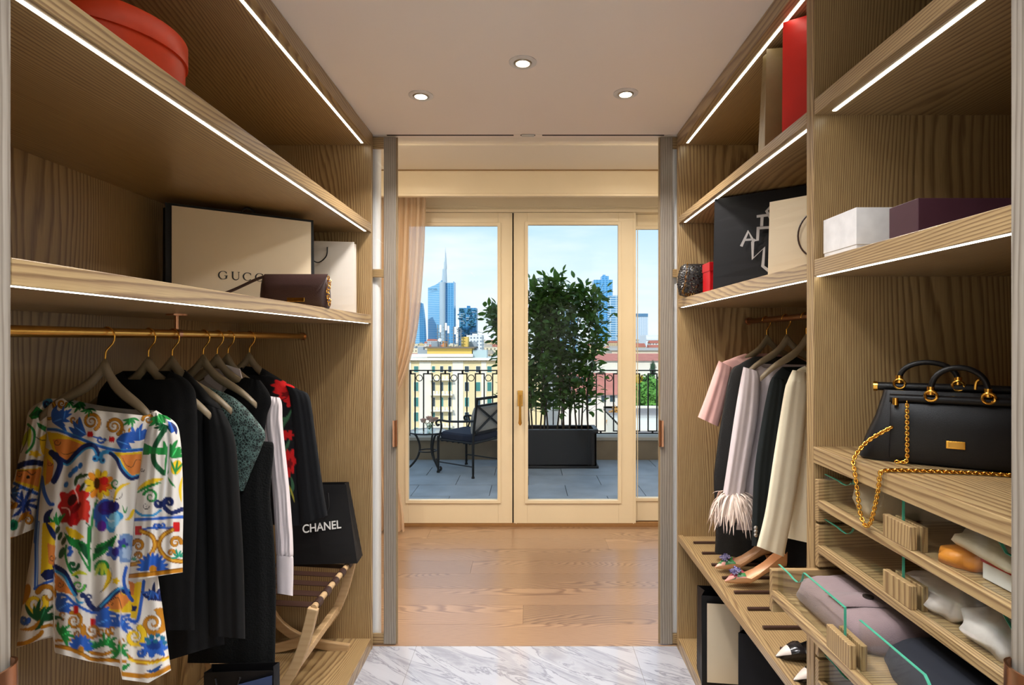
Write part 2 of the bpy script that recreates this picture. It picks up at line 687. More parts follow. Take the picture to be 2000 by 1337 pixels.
# sliding-door track in the ceiling
t = struct(MB().box(-0.72, 0.69, 2.860, 2.872, CEIL - 0.002, CEIL + 0.05).build('trim_5', mat('track_dark', (58, 42, 32), 0.6)))
MB().box(-0.035, 0.030, 2.852, 2.874, CEIL - 0.007, CEIL).build('track_stop', M_steel, t, bevel=0.002)
MB().box(-0.075, -0.040, 2.852, 2.874, CEIL - 0.004, CEIL).build('track_bracket', M_ceil, t)
MB().box(0.035, 0.070, 2.852, 2.874, CEIL - 0.004, CEIL).build('track_bracket', M_ceil, t)
struct(MB().box(-1.6, 1.6, 2.874, 2.90, CEIL, CEIL + 0.1).build('ceiling_strip', M_ceil))


def window(name, x0, x1, y0, y1, z0, z1, gx0, gx1, gz0, gz1, handle=None):
    w = struct(thing(name, None, None, ((x0 + x1) / 2, y0, z0)))
    MB().box(x0, gx0, y0, y1, z0, z1).build('stile', M_cream, w, bevel=0.003)
    MB().box(gx1, x1, y0, y1, z0, z1).build('stile', M_cream, w, bevel=0.003)
    MB().box(gx0, gx1, y0, y1, z0, gz0).build('rail', M_cream, w, bevel=0.003)
    MB().box(gx0, gx1, y0, y1, gz1, z1).build('rail', M_cream, w, bevel=0.003)
    d = 0.022
    bd = MB()
    for a in ((gx0 - d, gx0 + 0.006, gz0 - d, gz1 + d), (gx1 - 0.006, gx1 + d, gz0 - d, gz1 + d), (gx0, gx1, gz0 - d, gz0 + 0.006), (gx0, gx1, gz1 - 0.006, gz1 + d)):
        bd.box(a[0], a[1], y0 - 0.012, y0 + 0.01, a[2], a[3])
    bd.build('glazing_bead', M_cream, w, bevel=0.003)
    gv = MB()
    for gx in (x0 + 0.018, x1 - 0.024):
        gv.box(gx, gx + 0.006, y0 - 0.0035, y0 + 0.004, z0, z1)
    gv.build('stile_moulding', M_cream, w)
    MB().box(gx0 - 0.004, gx1 + 0.004, (y0 + y1) / 2 - 0.004, (y0 + y1) / 2 + 0.004, gz0 - 0.004, gz1 + 0.004).build('pane', M_glass, w)
    if handle:
        hx, z_a, z_b = handle
        h = MB().box(hx - 0.022, hx + 0.022, y0 - 0.008, y0, z_b - 0.13, z_b).build('handle_plate', M_brass, w, bevel=0.003)
        MB().tube([(hx, y0 - 0.004, z_b - 0.05), (hx, y0 - 0.05, z_b - 0.055)], 0.011, 10).build('spindle', M_brass, h, smooth=True)
        MB().tube([(hx, y0 - 0.05, z_b - 0.04), (hx, y0 - 0.053, z_b - 0.10), (hx, y0 - 0.053, z_a + 0.05), (hx, y0 - 0.05, z_a + 0.018), (hx, y0 - 0.046, z_a)],
                  [0.012, 0.010, 0.012, 0.016, 0.006], 10).build('lever', M_brass, h, smooth=True)
    return w


Z = lambda y, Y: P(0, y, Y).z
X = lambda x, Y: P(x, 0, Y).x
YD = 4.72
window('window_1', X(762, YD), X(1000.6, YD), YD, YD + 0.055, 0.022, Z(415, YD), X(797, YD), X(973, YD), Z(977, YD), Z(440, YD))
window('window_2', X(1003.4, YD), X(1242, YD), YD - 0.004, YD + 0.055, 0.022, Z(415, YD), X(1030, YD), X(1208, YD), Z(977, YD), Z(438, YD), (X(1016, YD), Z(830, YD - 0.05), Z(762, YD)))
window('window_3', X(1240, 4.80), 2.04, 4.79, 4.845, 0.022, R(1.07), X(1244, 4.80) - 0.10, 1.92, Z(972, 4.80), Z(447, 4.80))
struct(MB().box(X(1000.2, YD), X(1003.8, YD), YD + 0.02, YD + 0.05, 0.022, Z(415, YD)).build('trim_6', mat('gasket', (60, 52, 44), 0.7)))


# sliding doors of the dressing room: oak stile and rails, clear panes, copper pull
def copper_pull(parent, x, y, z0, z1, s):
    # a half-round copper shell wrapped over the stile edge
    pts = [(x + s * 0.020 * math.sin(a), y - 0.018 * math.cos(a) * 1.0, 0) for a in [math.pi * k / 10 for k in range(11)]]
    rings = []
    for z in (z0, z1):
        ro = [(p[0], p[1], z) for p in pts]
        ri = [(x + (p[0] - x) * 0.86, y + (p[1] - y) * 0.86, z) for p in reversed(pts)]
        rings.append(ro + ri)
    return MB().ring_loft(rings).build('pull_handle', M_copper, parent, smooth=True)


def slide_door(name, xi, xo, y0, y1, s):
    """xi = edge towards the opening, xo = edge inside the pocket, s = side sign of the opening"""
    d = struct(thing(name, None, None, ((xi + xo) / 2, y0, 0.005)))
    zt, zb = CEIL - 0.006, 0.006
    sw = 0.062
    MB().box(xi, xi - s * sw, y0, y1, zb, zt).build('stile', wDoor, d, bevel=0.002)
    MB().box(xo, xo + s * sw, y0, y1, zb, zt).build('stile', wDoor, d, bevel=0.002)
    a, b = xo + s * sw, xi - s * sw
    MB().box(a, b, y0 + 0.003, y1 - 0.003, zt - 0.058, zt).build('rail', wX, d, bevel=0.002)
    MB().box(a, b, y0 + 0.003, y1 - 0.003, Z(541, y0), Z(525, y0)).build('rail', wX, d, bevel=0.002)
    MB().box(a, b, y0 + 0.003, y1 - 0.003, zb, zb + 0.05).build('rail', wX, d, bevel=0.002)
    ym = (y0 + y1) / 2
    MB().box(a, b, ym - 0.004, ym + 0.004, zb + 0.045, Z(541, y0) + 0.004).build('pane', M_glass, d)
    MB().box(a, b, ym - 0.004, ym + 0.004, Z(525, y0) - 0.004, zt - 0.05).build('pane', M_glass, d)
    tr = MB().box(xi, xi + s * 0.008, y0 + 0.008, y1 - 0.004, zb, zt).build('edge_strip', mat('edge_bronze', (150, 128, 96), 0.4), d)
    copper_pull(d, xi - s * 0.012, y0 - 0.0005, Z(871, y0), Z(820, y0), s)
    return d


slide_door('door_1', X(773, 2.875), -1.44, 2.875, 2.895, 1)
slide_door('door_2', X(1290, 2.875), 1.42, 2.875, 2.895, -1)
# white jamb profiles behind the panes
t = struct(MB().box(-1.58, -0.80, 2.899, 2.955, 0.0, CEIL).build('trim_7', mat('jamb_white', (238, 236, 234), 0.4, noise=0.0)))
MB().tube([(-0.795, 2.93, 0), (-0.795, 2.93, CEIL)], 0.03, 12).build('round_nosing', mat('jamb_white', (238, 236, 234), 0.4, noise=0.0), t, smooth=True)
t = struct(MB().box(0.765, 1.58, 2.899, 2.955, 0.0, CEIL).build('trim_8', mat('jamb_white', (238, 236, 234), 0.4, noise=0.0)))
MB().tube([(0.762, 2.93, 0), (0.762, 2.93, CEIL)], 0.03, 12).build('round_nosing', mat('jamb_white', (238, 236, 234), 0.4, noise=0.0), t, smooth=True)
# leaves of the near doors: only their edges stand in the picture
for nm, x0, x1, s in (('door_3', XL - 0.045, XL, 1), ('door_4', XR, XR + 0.045, -1)):
    d = struct(MB().box(x0 + (0.003 if s > 0 else -0.003), x1 + (0.003 if s > 0 else -0.003), 0.60 if s < 0 else 0.58, 0.857 if s > 0 else 0.877, 0.004, CEIL - 0.004).build(nm, wDoor, bevel=0.002))
    hx = XL + 0.003 if s > 0 else XR - 0.003
    hy = 0.857 if s > 0 else 0.877
    pts = []
    for kk in range(13):
        a = math.pi * kk / 12
        pts.append((hx + s * 0.026 * math.sin(a) - 0.0, hy - 0.034 + 0.036 * math.cos(a)))
    rings = []
    for z in (Z(1420, 0.85), Z(1287 if s > 0 else 1303, 0.85)):
        ro = [(p[0], p[1], z) for p in pts]
        ri = [(hx + (p[0] - hx) * 0.86, (hy - 0.034) + (p[1] - hy + 0.034) * 0.9, z) for p in reversed(pts)]
        rings.append(ro + ri)
    MB().ring_loft(rings).build('pull_handle', M_copper, d, smooth=True)

# downlights
for (dx, dy, lab) in ((-0.021, 2.113, 'white round recessed spotlight in the ceiling, the middle one of three'),
                      (-0.458, 2.40, 'white round recessed spotlight in the ceiling beside the printed-dress wardrobe'),
                      (0.411, 2.38, 'white round recessed spotlight in the ceiling beside the red shopping bag wardrobe')):
    d = thing('recessed_spotlight', lab, 'ceiling light', (dx, dy, CEIL), 'recessed ceiling spotlights')
    MB().lathe([(0.030, 0.0005), (0.052, 0.0005), (0.052, -0.003), (0.046, -0.006), (0.036, -0.006), (0.033, -0.003), (0.030, -0.003)], (dx, dy, CEIL), 32, False, False).build('rim', mat('spot_rim', (214, 208, 200), 0.35), d, smooth=True)
    MB().lathe([(0.034, -0.004), (0.031, -0.008), (0.026, -0.008), (0.025, -0.001)], (dx, dy, CEIL), 32, False, False).build('bezel', mat('spot_bezel', (172, 160, 142), 0.3, 0.6), d, smooth=True)
    MB().lathe([(0.0255, -0.0045), (0.001, -0.0045)], (dx, dy, CEIL), 28, False, True).build('lens', M_lens, d)

# ------------------------------------------------------------------ wardrobes
def led(parent, x0, x1, y0, y1, z):
    return MB().box(x0, x1, y0, y1, z - 0.0012, z + 0.002).build('led_strip', M_led, parent)


W1 = thing('open_wardrobe', 'light oak open wardrobe with brass rod, holding the printed dress', 'wardrobe', (-1.12, 1.84, 0))
Y0L = 0.861
T = 0.002
for a, b in ((Y0L - 0.0, 1.41), (1.4115, 2.83)):
    MB().box(XLB - 0.02, XLB, a, b, 0.06, R(0.98)).build('back_panel', wZ, W1)
MB().box(XLB - 0.02, XL + 0.001, YE, YE + 0.028, 0.0, R(0.98)).build('side_panel', wZ, W1, bevel=0.0015)
MB().box(XLB - 0.02, XL - 0.02, Y0L - 0.003, Y0L, 0.06, R(0.98)).build('side_panel', wZ, W1)
MB().box(XLB - 0.02, XL + 0.001, Y0L, YE + 0.028, R(0.98), R(1.042)).build('top_panel', wY, W1, bevel=0.0015)
MB().box(XLB, XL, Y0L, YE, 0.0, 0.06).build('bottom_panel', wY, W1, bevel=0.002)
s1 = MB().box(XLB, XL, Y0L, YE, R(0.542), R(0.585)).build('shelf', wY, W1, bevel=0.0015)
s2 = MB().box(XLB, XL, Y0L, YE, R(0.084), R(0.1265)).build('shelf', wY, W1, bevel=0.0015)
led(W1, -0.832, -0.822, Y0L, YE - 0.03, R(0.98))
led(W1, -0.816, -0.807, Y0L, YE - 0.03, R(0.542))
led(W1, -0.805, -0.796, Y0L, YE - 0.03, R(0.084))
ROD = (-1.132, R(0.02))
rd = MB().tube([(ROD[0], Y0L, ROD[1]), (ROD[0], YE, ROD[1])], 0.0135, 16).build('clothes_rod', M_brass, W1, smooth=True)
MB().tube([(ROD[0], YE, ROD[1]), (ROD[0], YE - 0.008, ROD[1])], 0.019, 16).build('rod_socket', M_copper, rd, smooth=True)
MB().tube([(ROD[0], 1.812, ROD[1]), (ROD[0], 1.812, R(0.084))], 0.006, 10).build('rod_support', M_copper, rd, smooth=True)
MB().lathe([(0.03, 0), (0.03, -0.005), (0.006, -0.006)], (ROD[0], 1.812, R(0.084)), 20).build('support_plate', M_copper, rd)
MB().tube([(ROD[0], 1.802, ROD[1]), (ROD[0], 1.822, ROD[1])], 0.0165, 14).build('support_ring', M_copper, rd, smooth=True)

W2 = thing('hanging_wardrobe', 'light oak open wardrobe with shoe shelf and hanging pink blouse', 'wardrobe', (1.09, 2.16, 0))
YD0, YD1 = 1.486, 1.525
for a, b in ((YD1, 2.2), (2.2012, YE)):
    MB().box(XRB, XRB + 0.02, a, b, 0.06, R(0.98)).build('back_panel', wZ, W2)
MB().box(XR - 0.001, XRB + 0.02, YE, YE + 0.028, 0, R(0.98)).build('side_panel', wZ, W2, bevel=0.0015)
MB().box(XR - 0.001, XRB + 0.02, YD0 + 0.02, YD1, 0, R(0.98)).build('side_panel', wZ, W2, bevel=0.0015)
MB().box(XR - 0.001, XRB + 0.02, YD0 + 0.02, YE + 0.028, R(0.98), R(1.042)).build('top_panel', wY, W2, bevel=0.0015)
MB().box(XR, XRB, YD1, YE, 0, 0.06).build('bottom_panel', wY, W2, bevel=0.002)
MB().box(XR, XRB, YD1, YE, R(0.586), R(0.618)).build('shelf', wY, W2, bevel=0.0015)
MB().box(XR, XRB, YD1, YE, R(0.163), R(0.207)).build('shelf', wY, W2, bevel=0.0015)
led(W2, 0.786, 0.796, YD1, YE - 0.03, R(0.98))
led(W2, 0.774, 0.783, YD1, YE - 0.03, R(0.586))
led(W2, 0.759, 0.768, YD1, YE - 0.03, R(0.163))
RODR = (1.106, R(0.095))
rd = MB().tube([(RODR[0], YD1, RODR[1]), (RODR[0], YE, RODR[1])], 0.0135, 16).build('clothes_rod', mat('rod_bronze', (140, 96, 60), 0.35, 1.0), W2, smooth=True)
MB().tube([(RODR[0], YE, RODR[1]), (RODR[0], YE - 0.008, RODR[1])], 0.019, 16).build('rod_socket', M_copper, rd, smooth=True)
ss = MB().box(XR + 0.004, XRB, YD1, YE, R(-1.008), R(-0.985)).build('shoe_shelf', wY, W2)
MB().box(XR - 0.002, XR + 0.022, YD1, YE, R(-1.012), R(-0.977)).build('shelf_lip', wY, ss, bevel=0.004)
for k in range(8):
    yy = 2.729 - 0.1345 * k
    MB().box(0.80, 1.04, yy - 0.007, yy + 0.007, R(-0.985), R(-0.975)).build('heel_stop', M_brown, ss, bevel=0.002)

W3 = thing('drawer_unit', 'light oak cabinet of glass-fronted drawers with upper shelves', 'cabinet', (1.09, 1.17, 0))
YN = 0.82
MB().box(XR - 0.001, XRB + 0.02, YD0, YD0 + 0.0195, 0, R(1.042)).build('side_panel', wZ, W3, bevel=0.0015)
MB().box(XR + 0.05, XRB + 0.02, YN - 0.02, YN, 0, R(1.042)).build('side_panel', wZ, W3)
MB().box(XRB, XRB + 0.02, YN, YD0, 0.06, R(0.98)).build('back_panel', wZ, W3)
MB().box(XR, XRB, YN, YD0, R(0.98), R(1.042)).build('top_panel', wY, W3, bevel=0.0015)
MB().box(XR, XRB, YN, YD0, 0, 0.06).build('bottom_panel', wY, W3, bevel=0.002)
MB().box(XR, XRB, YN, YD0, R(0.593), R(0.634)).build('shelf', wY, W3, bevel=0.0015)
MB().box(XR, XRB, YN, YD0, R(0.168), R(0.212)).build('shelf', wY, W3, bevel=0.0015)
led(W3, 0.786, 0.796, YN, YD0 - 0.03, R(0.593))
led(W3, 0.759, 0.768, YN, YD0 - 0.004, R(0.168))


def drawer(k, pull):
    ox = XR - pull
    zt = -0.364 - 0.117 * k
    zb = -0.473 - 0.117 * k
    ya, yb = YN + 0.004, YD0 - 0.004
    d = MB()
    d.box(ox, ox + 0.55, yb - 0.018, yb, R(zb), R(zt))
    d.box(ox, ox + 0.55, ya, ya + 0.018, R(zb), R(zt))
    d.box(ox + 0.02, ox + 0.55, ya + 0.018, yb - 0.018, R(zt - 0.066), R(zt - 0.056))
    d.box(ox + 0.53, ox + 0.55, ya + 0.018, yb - 0.018, R(zt - 0.056), R(zt - 0.01))
    dr = d.build('drawer', wX, W3, bevel=0.0015)
    MB().box(ox - 0.002, ox + 0.018, ya + 0.018, yb - 0.018, R(zt - 0.071), R(zt - 0.051)).build('drawer_rail', wY, dr, bevel=0.0015)
    MB().box(ox - 0.001, ox + 0.013, 1.110, 1.197, R(zt - 0.051), R(zt - 0.004)).build('handle_block', wZ, dr, bevel=0.0015)
    MB().box(ox + 0.024, ox + 0.036, 1.112, 1.195, R(zt - 0.056), R(zt - 0.006)).build('inner_block', wZ, dr, bevel=0.0015)
    ztop = zt + (0.038 if k == 0 else 0.049)
    zlo = zt - 0.051
    znotch = zt + 0.014
    for side in (0, 1):
        # outline along y, from the handle block outwards, with the corner notch at the outer end
        if side == 0:
            pr = [(1.158, zlo), (1.158, ztop), (1.330, ztop), (1.3345, ztop - 0.006), (1.337, ztop - 0.016), (1.343, znotch + 0.010), (1.352, znotch + 0.003), (1.366, znotch - 0.002), (1.385, znotch - 0.002), (1.405, znotch + 0.001), (yb - 0.019, znotch + 0.002), (yb - 0.019, zlo)]
        else:
            pr = [(1.105, zlo), (1.105, ztop), (0.925, ztop), (0.918, ztop - 0.006), (0.908, ztop - 0.017), (0.895, znotch + 0.006), (0.878, znotch), (ya + 0.019, znotch), (ya + 0.019, zlo)]
        pts = [(ox + 0.0145, y, R(z)) for y, z in pr]
        MB().ext(pts, (0.0055, 0, 0)).build('glass_pane', M_dglass, dr)
        # the green polished edge
        eg2 = MB()
        n = len(pr)
        for i in range(0 if side == 0 else 1, n - 2):
            (ya_, za_), (yb_, zb_) = pr[i], pr[i + 1]
            L = math.hypot(yb_ - ya_, zb_ - za_)
            nx, nz_ = -(zb_ - za_) / L * 0.0005, (yb_ - ya_) / L * 0.0005
            eg2.hexa([(ox + 0.0146, ya_ - nx, R(za_ - nz_)), (ox + 0.0199, ya_ - nx, R(za_ - nz_)), (ox + 0.0199, yb_ - nx, R(zb_ - nz_)), (ox + 0.0146, yb_ - nx, R(zb_ - nz_)),
                      (ox + 0.0146, ya_ + nx, R(za_ + nz_)), (ox + 0.0199, ya_ + nx, R(za_ + nz_)), (ox + 0.0199, yb_ + nx, R(zb_ + nz_)), (ox + 0.0146, yb_ + nx, R(zb_ + nz_))])
        eg2.build('pane_edge', M_gedge, dr)
    return ox


for k in range(6):
    drawer(k, 0.12 if k == 2 else 0.0)
o = MB().box(XR - 0.002, XRB, YN, YD0, R(-0.3227), R(-0.280)).build('worktop', wY, bevel=0.0015)
tag(o, 'thick light oak worktop carrying the black handbag above glass-fronted drawers', 'worktop')

# ------------------------------------------------------------------ terrace
ZT = -0.03
M_slate = mat('slate', (158, 164, 170), 0.55, noise=0.16, nscale=3.5, bump=0.2, bscale=12)
M_stone = mat('parapet_stone', (150, 130, 106), 0.8, noise=0.14, nscale=5, bump=0.25, bscale=40)
M_cap = mat('parapet_cap', (188, 176, 160), 0.7, noise=0.06, nscale=6)
ft = struct(MB().box(-6, 6, 4.86, 7.50, ZT - 0.4, ZT - 0.012).build('floor_terrace', mat('slate_joint', (88, 90, 92), 0.9)))
random.seed(11)
for i, (a, b) in enumerate(((4.86, 5.30), (5.30, 5.74), (5.74, 6.18), (6.18, 6.62), (6.62, 7.06), (7.06, 7.49))):
    x = -4.4 + (0.4 if i % 2 else 0.0)
    while x < 4.4:
        MB().box(x + 0.003, x + 0.797, a + 0.003, b - 0.003, ZT - 0.05, ZT + random.uniform(-0.0015, 0.0015)).build('slab', M_slate, ft, bevel=0.002)
        x += 0.8
pw = struct(MB().box(-6, 6, 7.49, 7.72, ZT - 3, R(-1.33)).build('wall_parapet', M_stone))
MB().box(-6, 6, 7.46, 7.76, R(-1.33), R(-1.285)).build('coping', M_cap, pw, bevel=0.006)

# railing: rectangular hoops with a ring between each pair
RY = 7.60
ra = thing('balcony_railing', 'black wrought-iron balcony railing with ring ornaments on the parapet', 'railing', (0, RY, R(-1.285)))
MB().box(-4.2, 4.2, RY - 0.020, RY + 0.020, R(-0.415), R(-0.400)).build('top_rail', M_iron, ra)
MB().box(-4.2, 4.2, RY - 0.012, RY + 0.012, R(-1.262), R(-1.248)).build('bottom_rail', M_iron, ra)
pitch = 0.2330
x_first = P(827.4, 0, RY).x - pitch * 11
hoop = MB()
w = 0.0080
for sx in (0.0, 0.118):
    hoop.box(sx - w, sx + w, -0.008, 0.008, R(-1.232), R(-0.445))
hoop.box(0, 0.118, -0.008, 0.008, R(-0.461), R(-0.445))
hoop.box(0, 0.118, -0.008, 0.008, R(-1.232), R(-1.218))
hoop_me = hoop.mesh('hoop')
hoop_me.materials.append(M_iron)
hoop_me.shade_flat()
ringb = MB()
ringb.tube([(0.042 * math.cos(a), 0, 0.042 * math.sin(a)) for a in [2 * math.pi * k / 24 for k in range(24)]], 0.006, 6, True)
ring_me = ringb.mesh('ring')
ring_me.materials.append(M_iron)
stud_me = MB().box(-0.012, 0.012, -0.010, 0.010, -0.022, 0.022).mesh('stud')
stud_me.materials.append(M_iron)
k = 0
xx = x_first
while xx < 3.9:
    for nm, me, px_, pz_ in (('hoop', hoop_me, xx, 0.0), ('ring', ring_me, xx + 0.175, R(-0.51)), ('stud', stud_me, xx + 0.059, R(-0.430)), ('stud', stud_me, xx + 0.059, R(-1.24))):
        if xx < -2.2 or xx > 2.6:
            if nm == 'stud':
                continue
        o = bpy.data.objects.new(nm, me)
        COL.objects.link(o)
        o.location = (px_, RY, pz_)
        attach(o, ra)
    xx += pitch
for px_ in (P(800, 0, RY).x, 2.6):
    MB().box(px_ - 0.012, px_ + 0.012, RY - 0.012, RY + 0.012, R(-1.285), R(-0.40)).build('post', M_iron, ra)

# garden armchair
ch = thing('garden_armchair', 'black iron terrace armchair with navy seat cushion and crossed back', 'chair', (-0.72, 6.82, ZT))
L1, L2 = Vector((-0.635, 6.466, 0)), Vector((-1.083, 6.766, 0))
u = (L2 - L1).normalized()
v = Vector((-u.y, u.x, 0))
if v.y < 0:
    v = -v
dp, wd = (L2 - L1).length, 0.52


def C(a, b, z):      # a: from the back leg to the front leg, b: across, z: above the terrace
    p = L1 + u * (a * dp) + v * (b * wd)
    return Vector((p.x, p.y, ZT + z))


for b in (0, 1):
    MB().tube([C(0.0, b, 0.0), C(0, b, 0.012), C(0.0, b, 0.03), C(0, b, 0.05), C(0.0, b, 0.41), C(-0.03, b, 0.60), C(-0.12, b, 0.93)], [0.020, 0.020, 0.012, 0.014, 0.016, 0.016, 0.014], 10).build('back_leg', M_iron, ch, smooth=True)
    MB().tube([C(1, b, 0.0), C(1, b, 0.012), C(1, b, 0.03), C(1, b, 0.05), C(1, b, 0.44)], [0.020, 0.020, 0.012, 0.014, 0.016], 10).build('front_leg', M_iron, ch, smooth=True)
    arm = crom([C(-0.05, b, 0.66), C(0.3, b, 0.64), C(0.7, b, 0.625), C(0.95, b, 0.63), C(1.06, b, 0.605), C(1.03, b, 0.565), C(0.97, b, 0.575)], 5)
    MB().tube(arm, 0.013, 8).build('armrest', M_iron, ch, smooth=True)
    MB().tube(crom([C(0.98, b, 0.42), C(0.93, b, 0.50), C(0.90, b, 0.56), C(0.93, b, 0.625)], 5), 0.011, 8).build('arm_support', M_iron, ch, smooth=True)
    MB().tube([C(0, b, 0.13), C(1, b, 0.13)], 0.008, 6).build('stretcher', M_iron, ch)
MB().tube([C(0, 0, 0.40), C(1, 0, 0.40), C(1, 1, 0.40), C(0, 1, 0.40)], 0.013, 6, True).build('seat_frame', M_iron, ch)
for j in range(6):
    a = 0.1 + j * 0.16
    MB().tube([C(a, 0, 0.385), C(a, 1, 0.385)], 0.008, 6).build('seat_slat', M_iron, ch)
cu = []
for z, g in ((0.405, 0.02), (0.415, -0.01), (0.44, -0.025), (0.475, -0.02), (0.495, 0.02)):
    rg = []
    for k in range(32):
        a = 2 * math.pi * k / 32
        ca, sa = math.cos(a), math.sin(a)
        f = 1 / max(abs(ca), abs(sa)) * 0.9 + 0.1
        rg.append(C(0.5 + (0.47 - g) * ca * min(f, 1.3), 0.5 + (0.49 - g) * sa * min(f, 1.3), z))
    cu.append(rg)
MB().ring_loft(cu).build('seat_cushion', mat('navy_canvas', (30, 38, 58), 0.85, bump=0.2), ch, smooth=True)
tp = lambda z: -0.03 - 0.09 * (z - 0.60) / 0.33
for z0, z1 in ((0.90, 0.93), (0.82, 0.845), (0.50, 0.525)):
    MB().hexa([C(tp(z0), 0, z0), C(tp(z0) - 0.04, 0, z0), C(tp(z0) - 0.04, 1, z0), C(tp(z0), 1, z0),
               C(tp(z1), 0, z1), C(tp(z1) - 0.04, 0, z1), C(tp(z1) - 0.04, 1, z1), C(tp(z1), 1, z1)]).build('back_rail', M_iron, ch)
MB().tube([C(tp(0.52) - 0.05, 0, 0.52), C(tp(0.82) - 0.05, 1, 0.83)], 0.013, 6).build('back_cross', M_iron, ch)
MB().tube([C(tp(0.82) - 0.05, 0, 0.83), C(tp(0.52) - 0.05, 1, 0.52)], 0.013, 6).build('back_cross', M_iron, ch)
rows = []
for i in range(7):
    z = 0.50 + 0.31 * i / 6
    a = tp(z) + 0.03 + 0.06 * math.sin(math.pi * i / 6)
    rows.append((z, a))
bk = [[C(tp(z) + 0.01, 0.04, z), C(tp(z) + 0.01, 0.96, z), C(a + 0.10, 0.92, z), C(a + 0.10, 0.08, z)] for z, a in rows]
MB().ring_loft(bk).build('back_cushion', mat('grey_canvas', (168, 164, 158), 0.85, bump=0.2), ch, bevel=0.012)

# side table with vase of roses
tx, ty, tz = -1.245, 6.98, ZT + 0.46
tb = thing('bistro_table', 'round black iron side table with glass top by the armchair', 'table', (tx, ty, ZT))
MB().lathe([(0.232, 0.0), (0.24, 0.006), (0.24, 0.014), (0.232, 0.018)], (tx, ty, tz - 0.012), 40, False, False).build('rim', M_iron, tb, smooth=True)
MB().lathe([(0.233, 0.0), (0.233, 0.010)], (tx, ty, tz - 0.004), 40).build('glass_top', glass('table_glass', (0.86, 0.93, 0.92)), tb)
for k in range(3):
    a = math.radians(195 + 120 * k)
    leg = crom([(0.22, -0.01), (0.15, -0.04), (0.10, -0.17), (0.12, -0.30), (0.20, -0.41), (0.255, -0.44), (0.275, -0.415), (0.255, -0.40)], 5)
    MB().tube([(tx + r * math.cos(a), ty + r * math.sin(a), tz + z) for r, z in leg], 0.013, 8).build('leg', M_iron, tb, smooth=True)
MB().tube([(tx + 0.105 * math.cos(a), ty + 0.105 * math.sin(a), tz - 0.24) for a in [2 * math.pi * k / 24 for k in range(24)]], 0.008, 6, True).build('leg_ring', M_iron, tb, smooth=True)
va = thing('flower_vase', 'glass of pale pink roses standing on the bistro table', 'flowers', (tx + 0.02, ty, tz + 0.006))
MB().lathe([(0.028, 0), (0.036, 0.04), (0.033, 0.085), (0.031, 0.085), (0.034, 0.04), (0.026, 0.006)], (tx + 0.02, ty, tz + 0.007), 20, True, True).build('glass', glass('vase_glass', (0.9, 0.96, 0.95)), va, smooth=True)
random.seed(3)
Mrose = mat('rose', (242, 204, 190), 0.7)
Mgl = mat('rose_leaf', (66, 104, 50), 0.6)
for k, (dx, dy, dz) in enumerate(((-0.075, 0.0, 0.13), (0.03, -0.02, 0.14), (0.07, 0.02, 0.145), (-0.01, 0.03, 0.155))):
    b = (tx + 0.02 + dx, ty + dy, tz + dz)
    MB().tube([(tx + 0.02, ty, tz + 0.02), (tx + 0.02 + dx * 0.6, ty + dy * .6, tz + dz * 0.7), b], 0.0035, 6).build('stem', Mgl, va)
    pr = MB()
    for j in range(11):
        a = j * 2.4
        rr = 0.006 + 0.0026 * j
        rowsq = []
        for i in range(5):
            tt = i / 4
            rowsq.append([(b[0] + (rr + 0.016 * tt * tt) * math.cos(a + s * (0.9 - 0.3 * tt)), b[1] + (rr + 0.016 * tt * tt) * math.sin(a + s * (0.9 - 0.3 * tt)), b[2] - 0.02 + 0.05 * tt - 0.0012 * j * tt) for s in (-0.8, -0.4, 0, 0.4, 0.8)])
        pr.grid(rowsq)
    pr.build('bloom', Mrose, va, smooth='all', recalc=False)
lf = MB()
for k in range(22):
    a, z = random.uniform(0, 6.28), random.uniform(0.05, 0.11)
    r = random.uniform(0.03, 0.075)
    c = Vector((tx + 0.02 + r * math.cos(a), ty + r * math.sin(a), tz + z))
    d = Vector((math.cos(a), math.sin(a), random.uniform(-0.6, 0.5))).normalized() * 0.024
    s = Vector((-math.sin(a), math.cos(a), 0.3)).normalized() * 0.011
    lf.quad(c - d, c + s, c + d, c - s)
lf.build('leaves', Mgl, va, recalc=False)['kind'] = 'stuff'

# planter with the clipped laurel screen
PX0, PX1, PY0, PY1 = -0.30, 0.845, 6.98, 7.36
pl = thing('laurel_planter', 'black rectangular planter with a tall evergreen laurel screen', 'potted plant', ((PX0 + PX1) / 2, 7.17, ZT))
M_pl = mat('planter_black', (22, 25, 31), 0.4, noise=0.05)
pb = MB()
zt = R(-1.12)
pb.box(PX0, PX1, PY0, PY0 + 0.03, ZT + 0.02, zt)
pb.box(PX0, PX1, PY1 - 0.03, PY1, ZT + 0.02, zt)
pb.box(PX0, PX0 + 0.03, PY0, PY1, ZT + 0.02, zt)
pb.box(PX1 - 0.03, PX1, PY0, PY1, ZT + 0.02, zt)
pb.box(PX0, PX1, PY0, PY1, ZT + 0.02, ZT + 0.05)
po = pb.build('planter_box', M_pl, pl, bevel=0.004)
MB().box(PX0 - 0.02, PX1 + 0.025, PY0 - 0.02, PY1 + 0.02, ZT, ZT + 0.03).build('plinth', M_pl, po, bevel=0.004)
rm = MB()
rm.box(PX0 - 0.015, PX1 + 0.02, PY0 - 0.015, PY0 + 0.03, zt - 0.03, zt + 0.012)
rm.box(PX0 - 0.015, PX1 + 0.02, PY1 - 0.03, PY1 + 0.015, zt - 0.03, zt + 0.012)
rm.box(PX0 - 0.015, PX0 + 0.03, PY0, PY1, zt - 0.03, zt + 0.012)
rm.box(PX1 - 0.03, PX1 + 0.02, PY0, PY1, zt - 0.03, zt + 0.012)
rm.build('rim', M_pl, po)
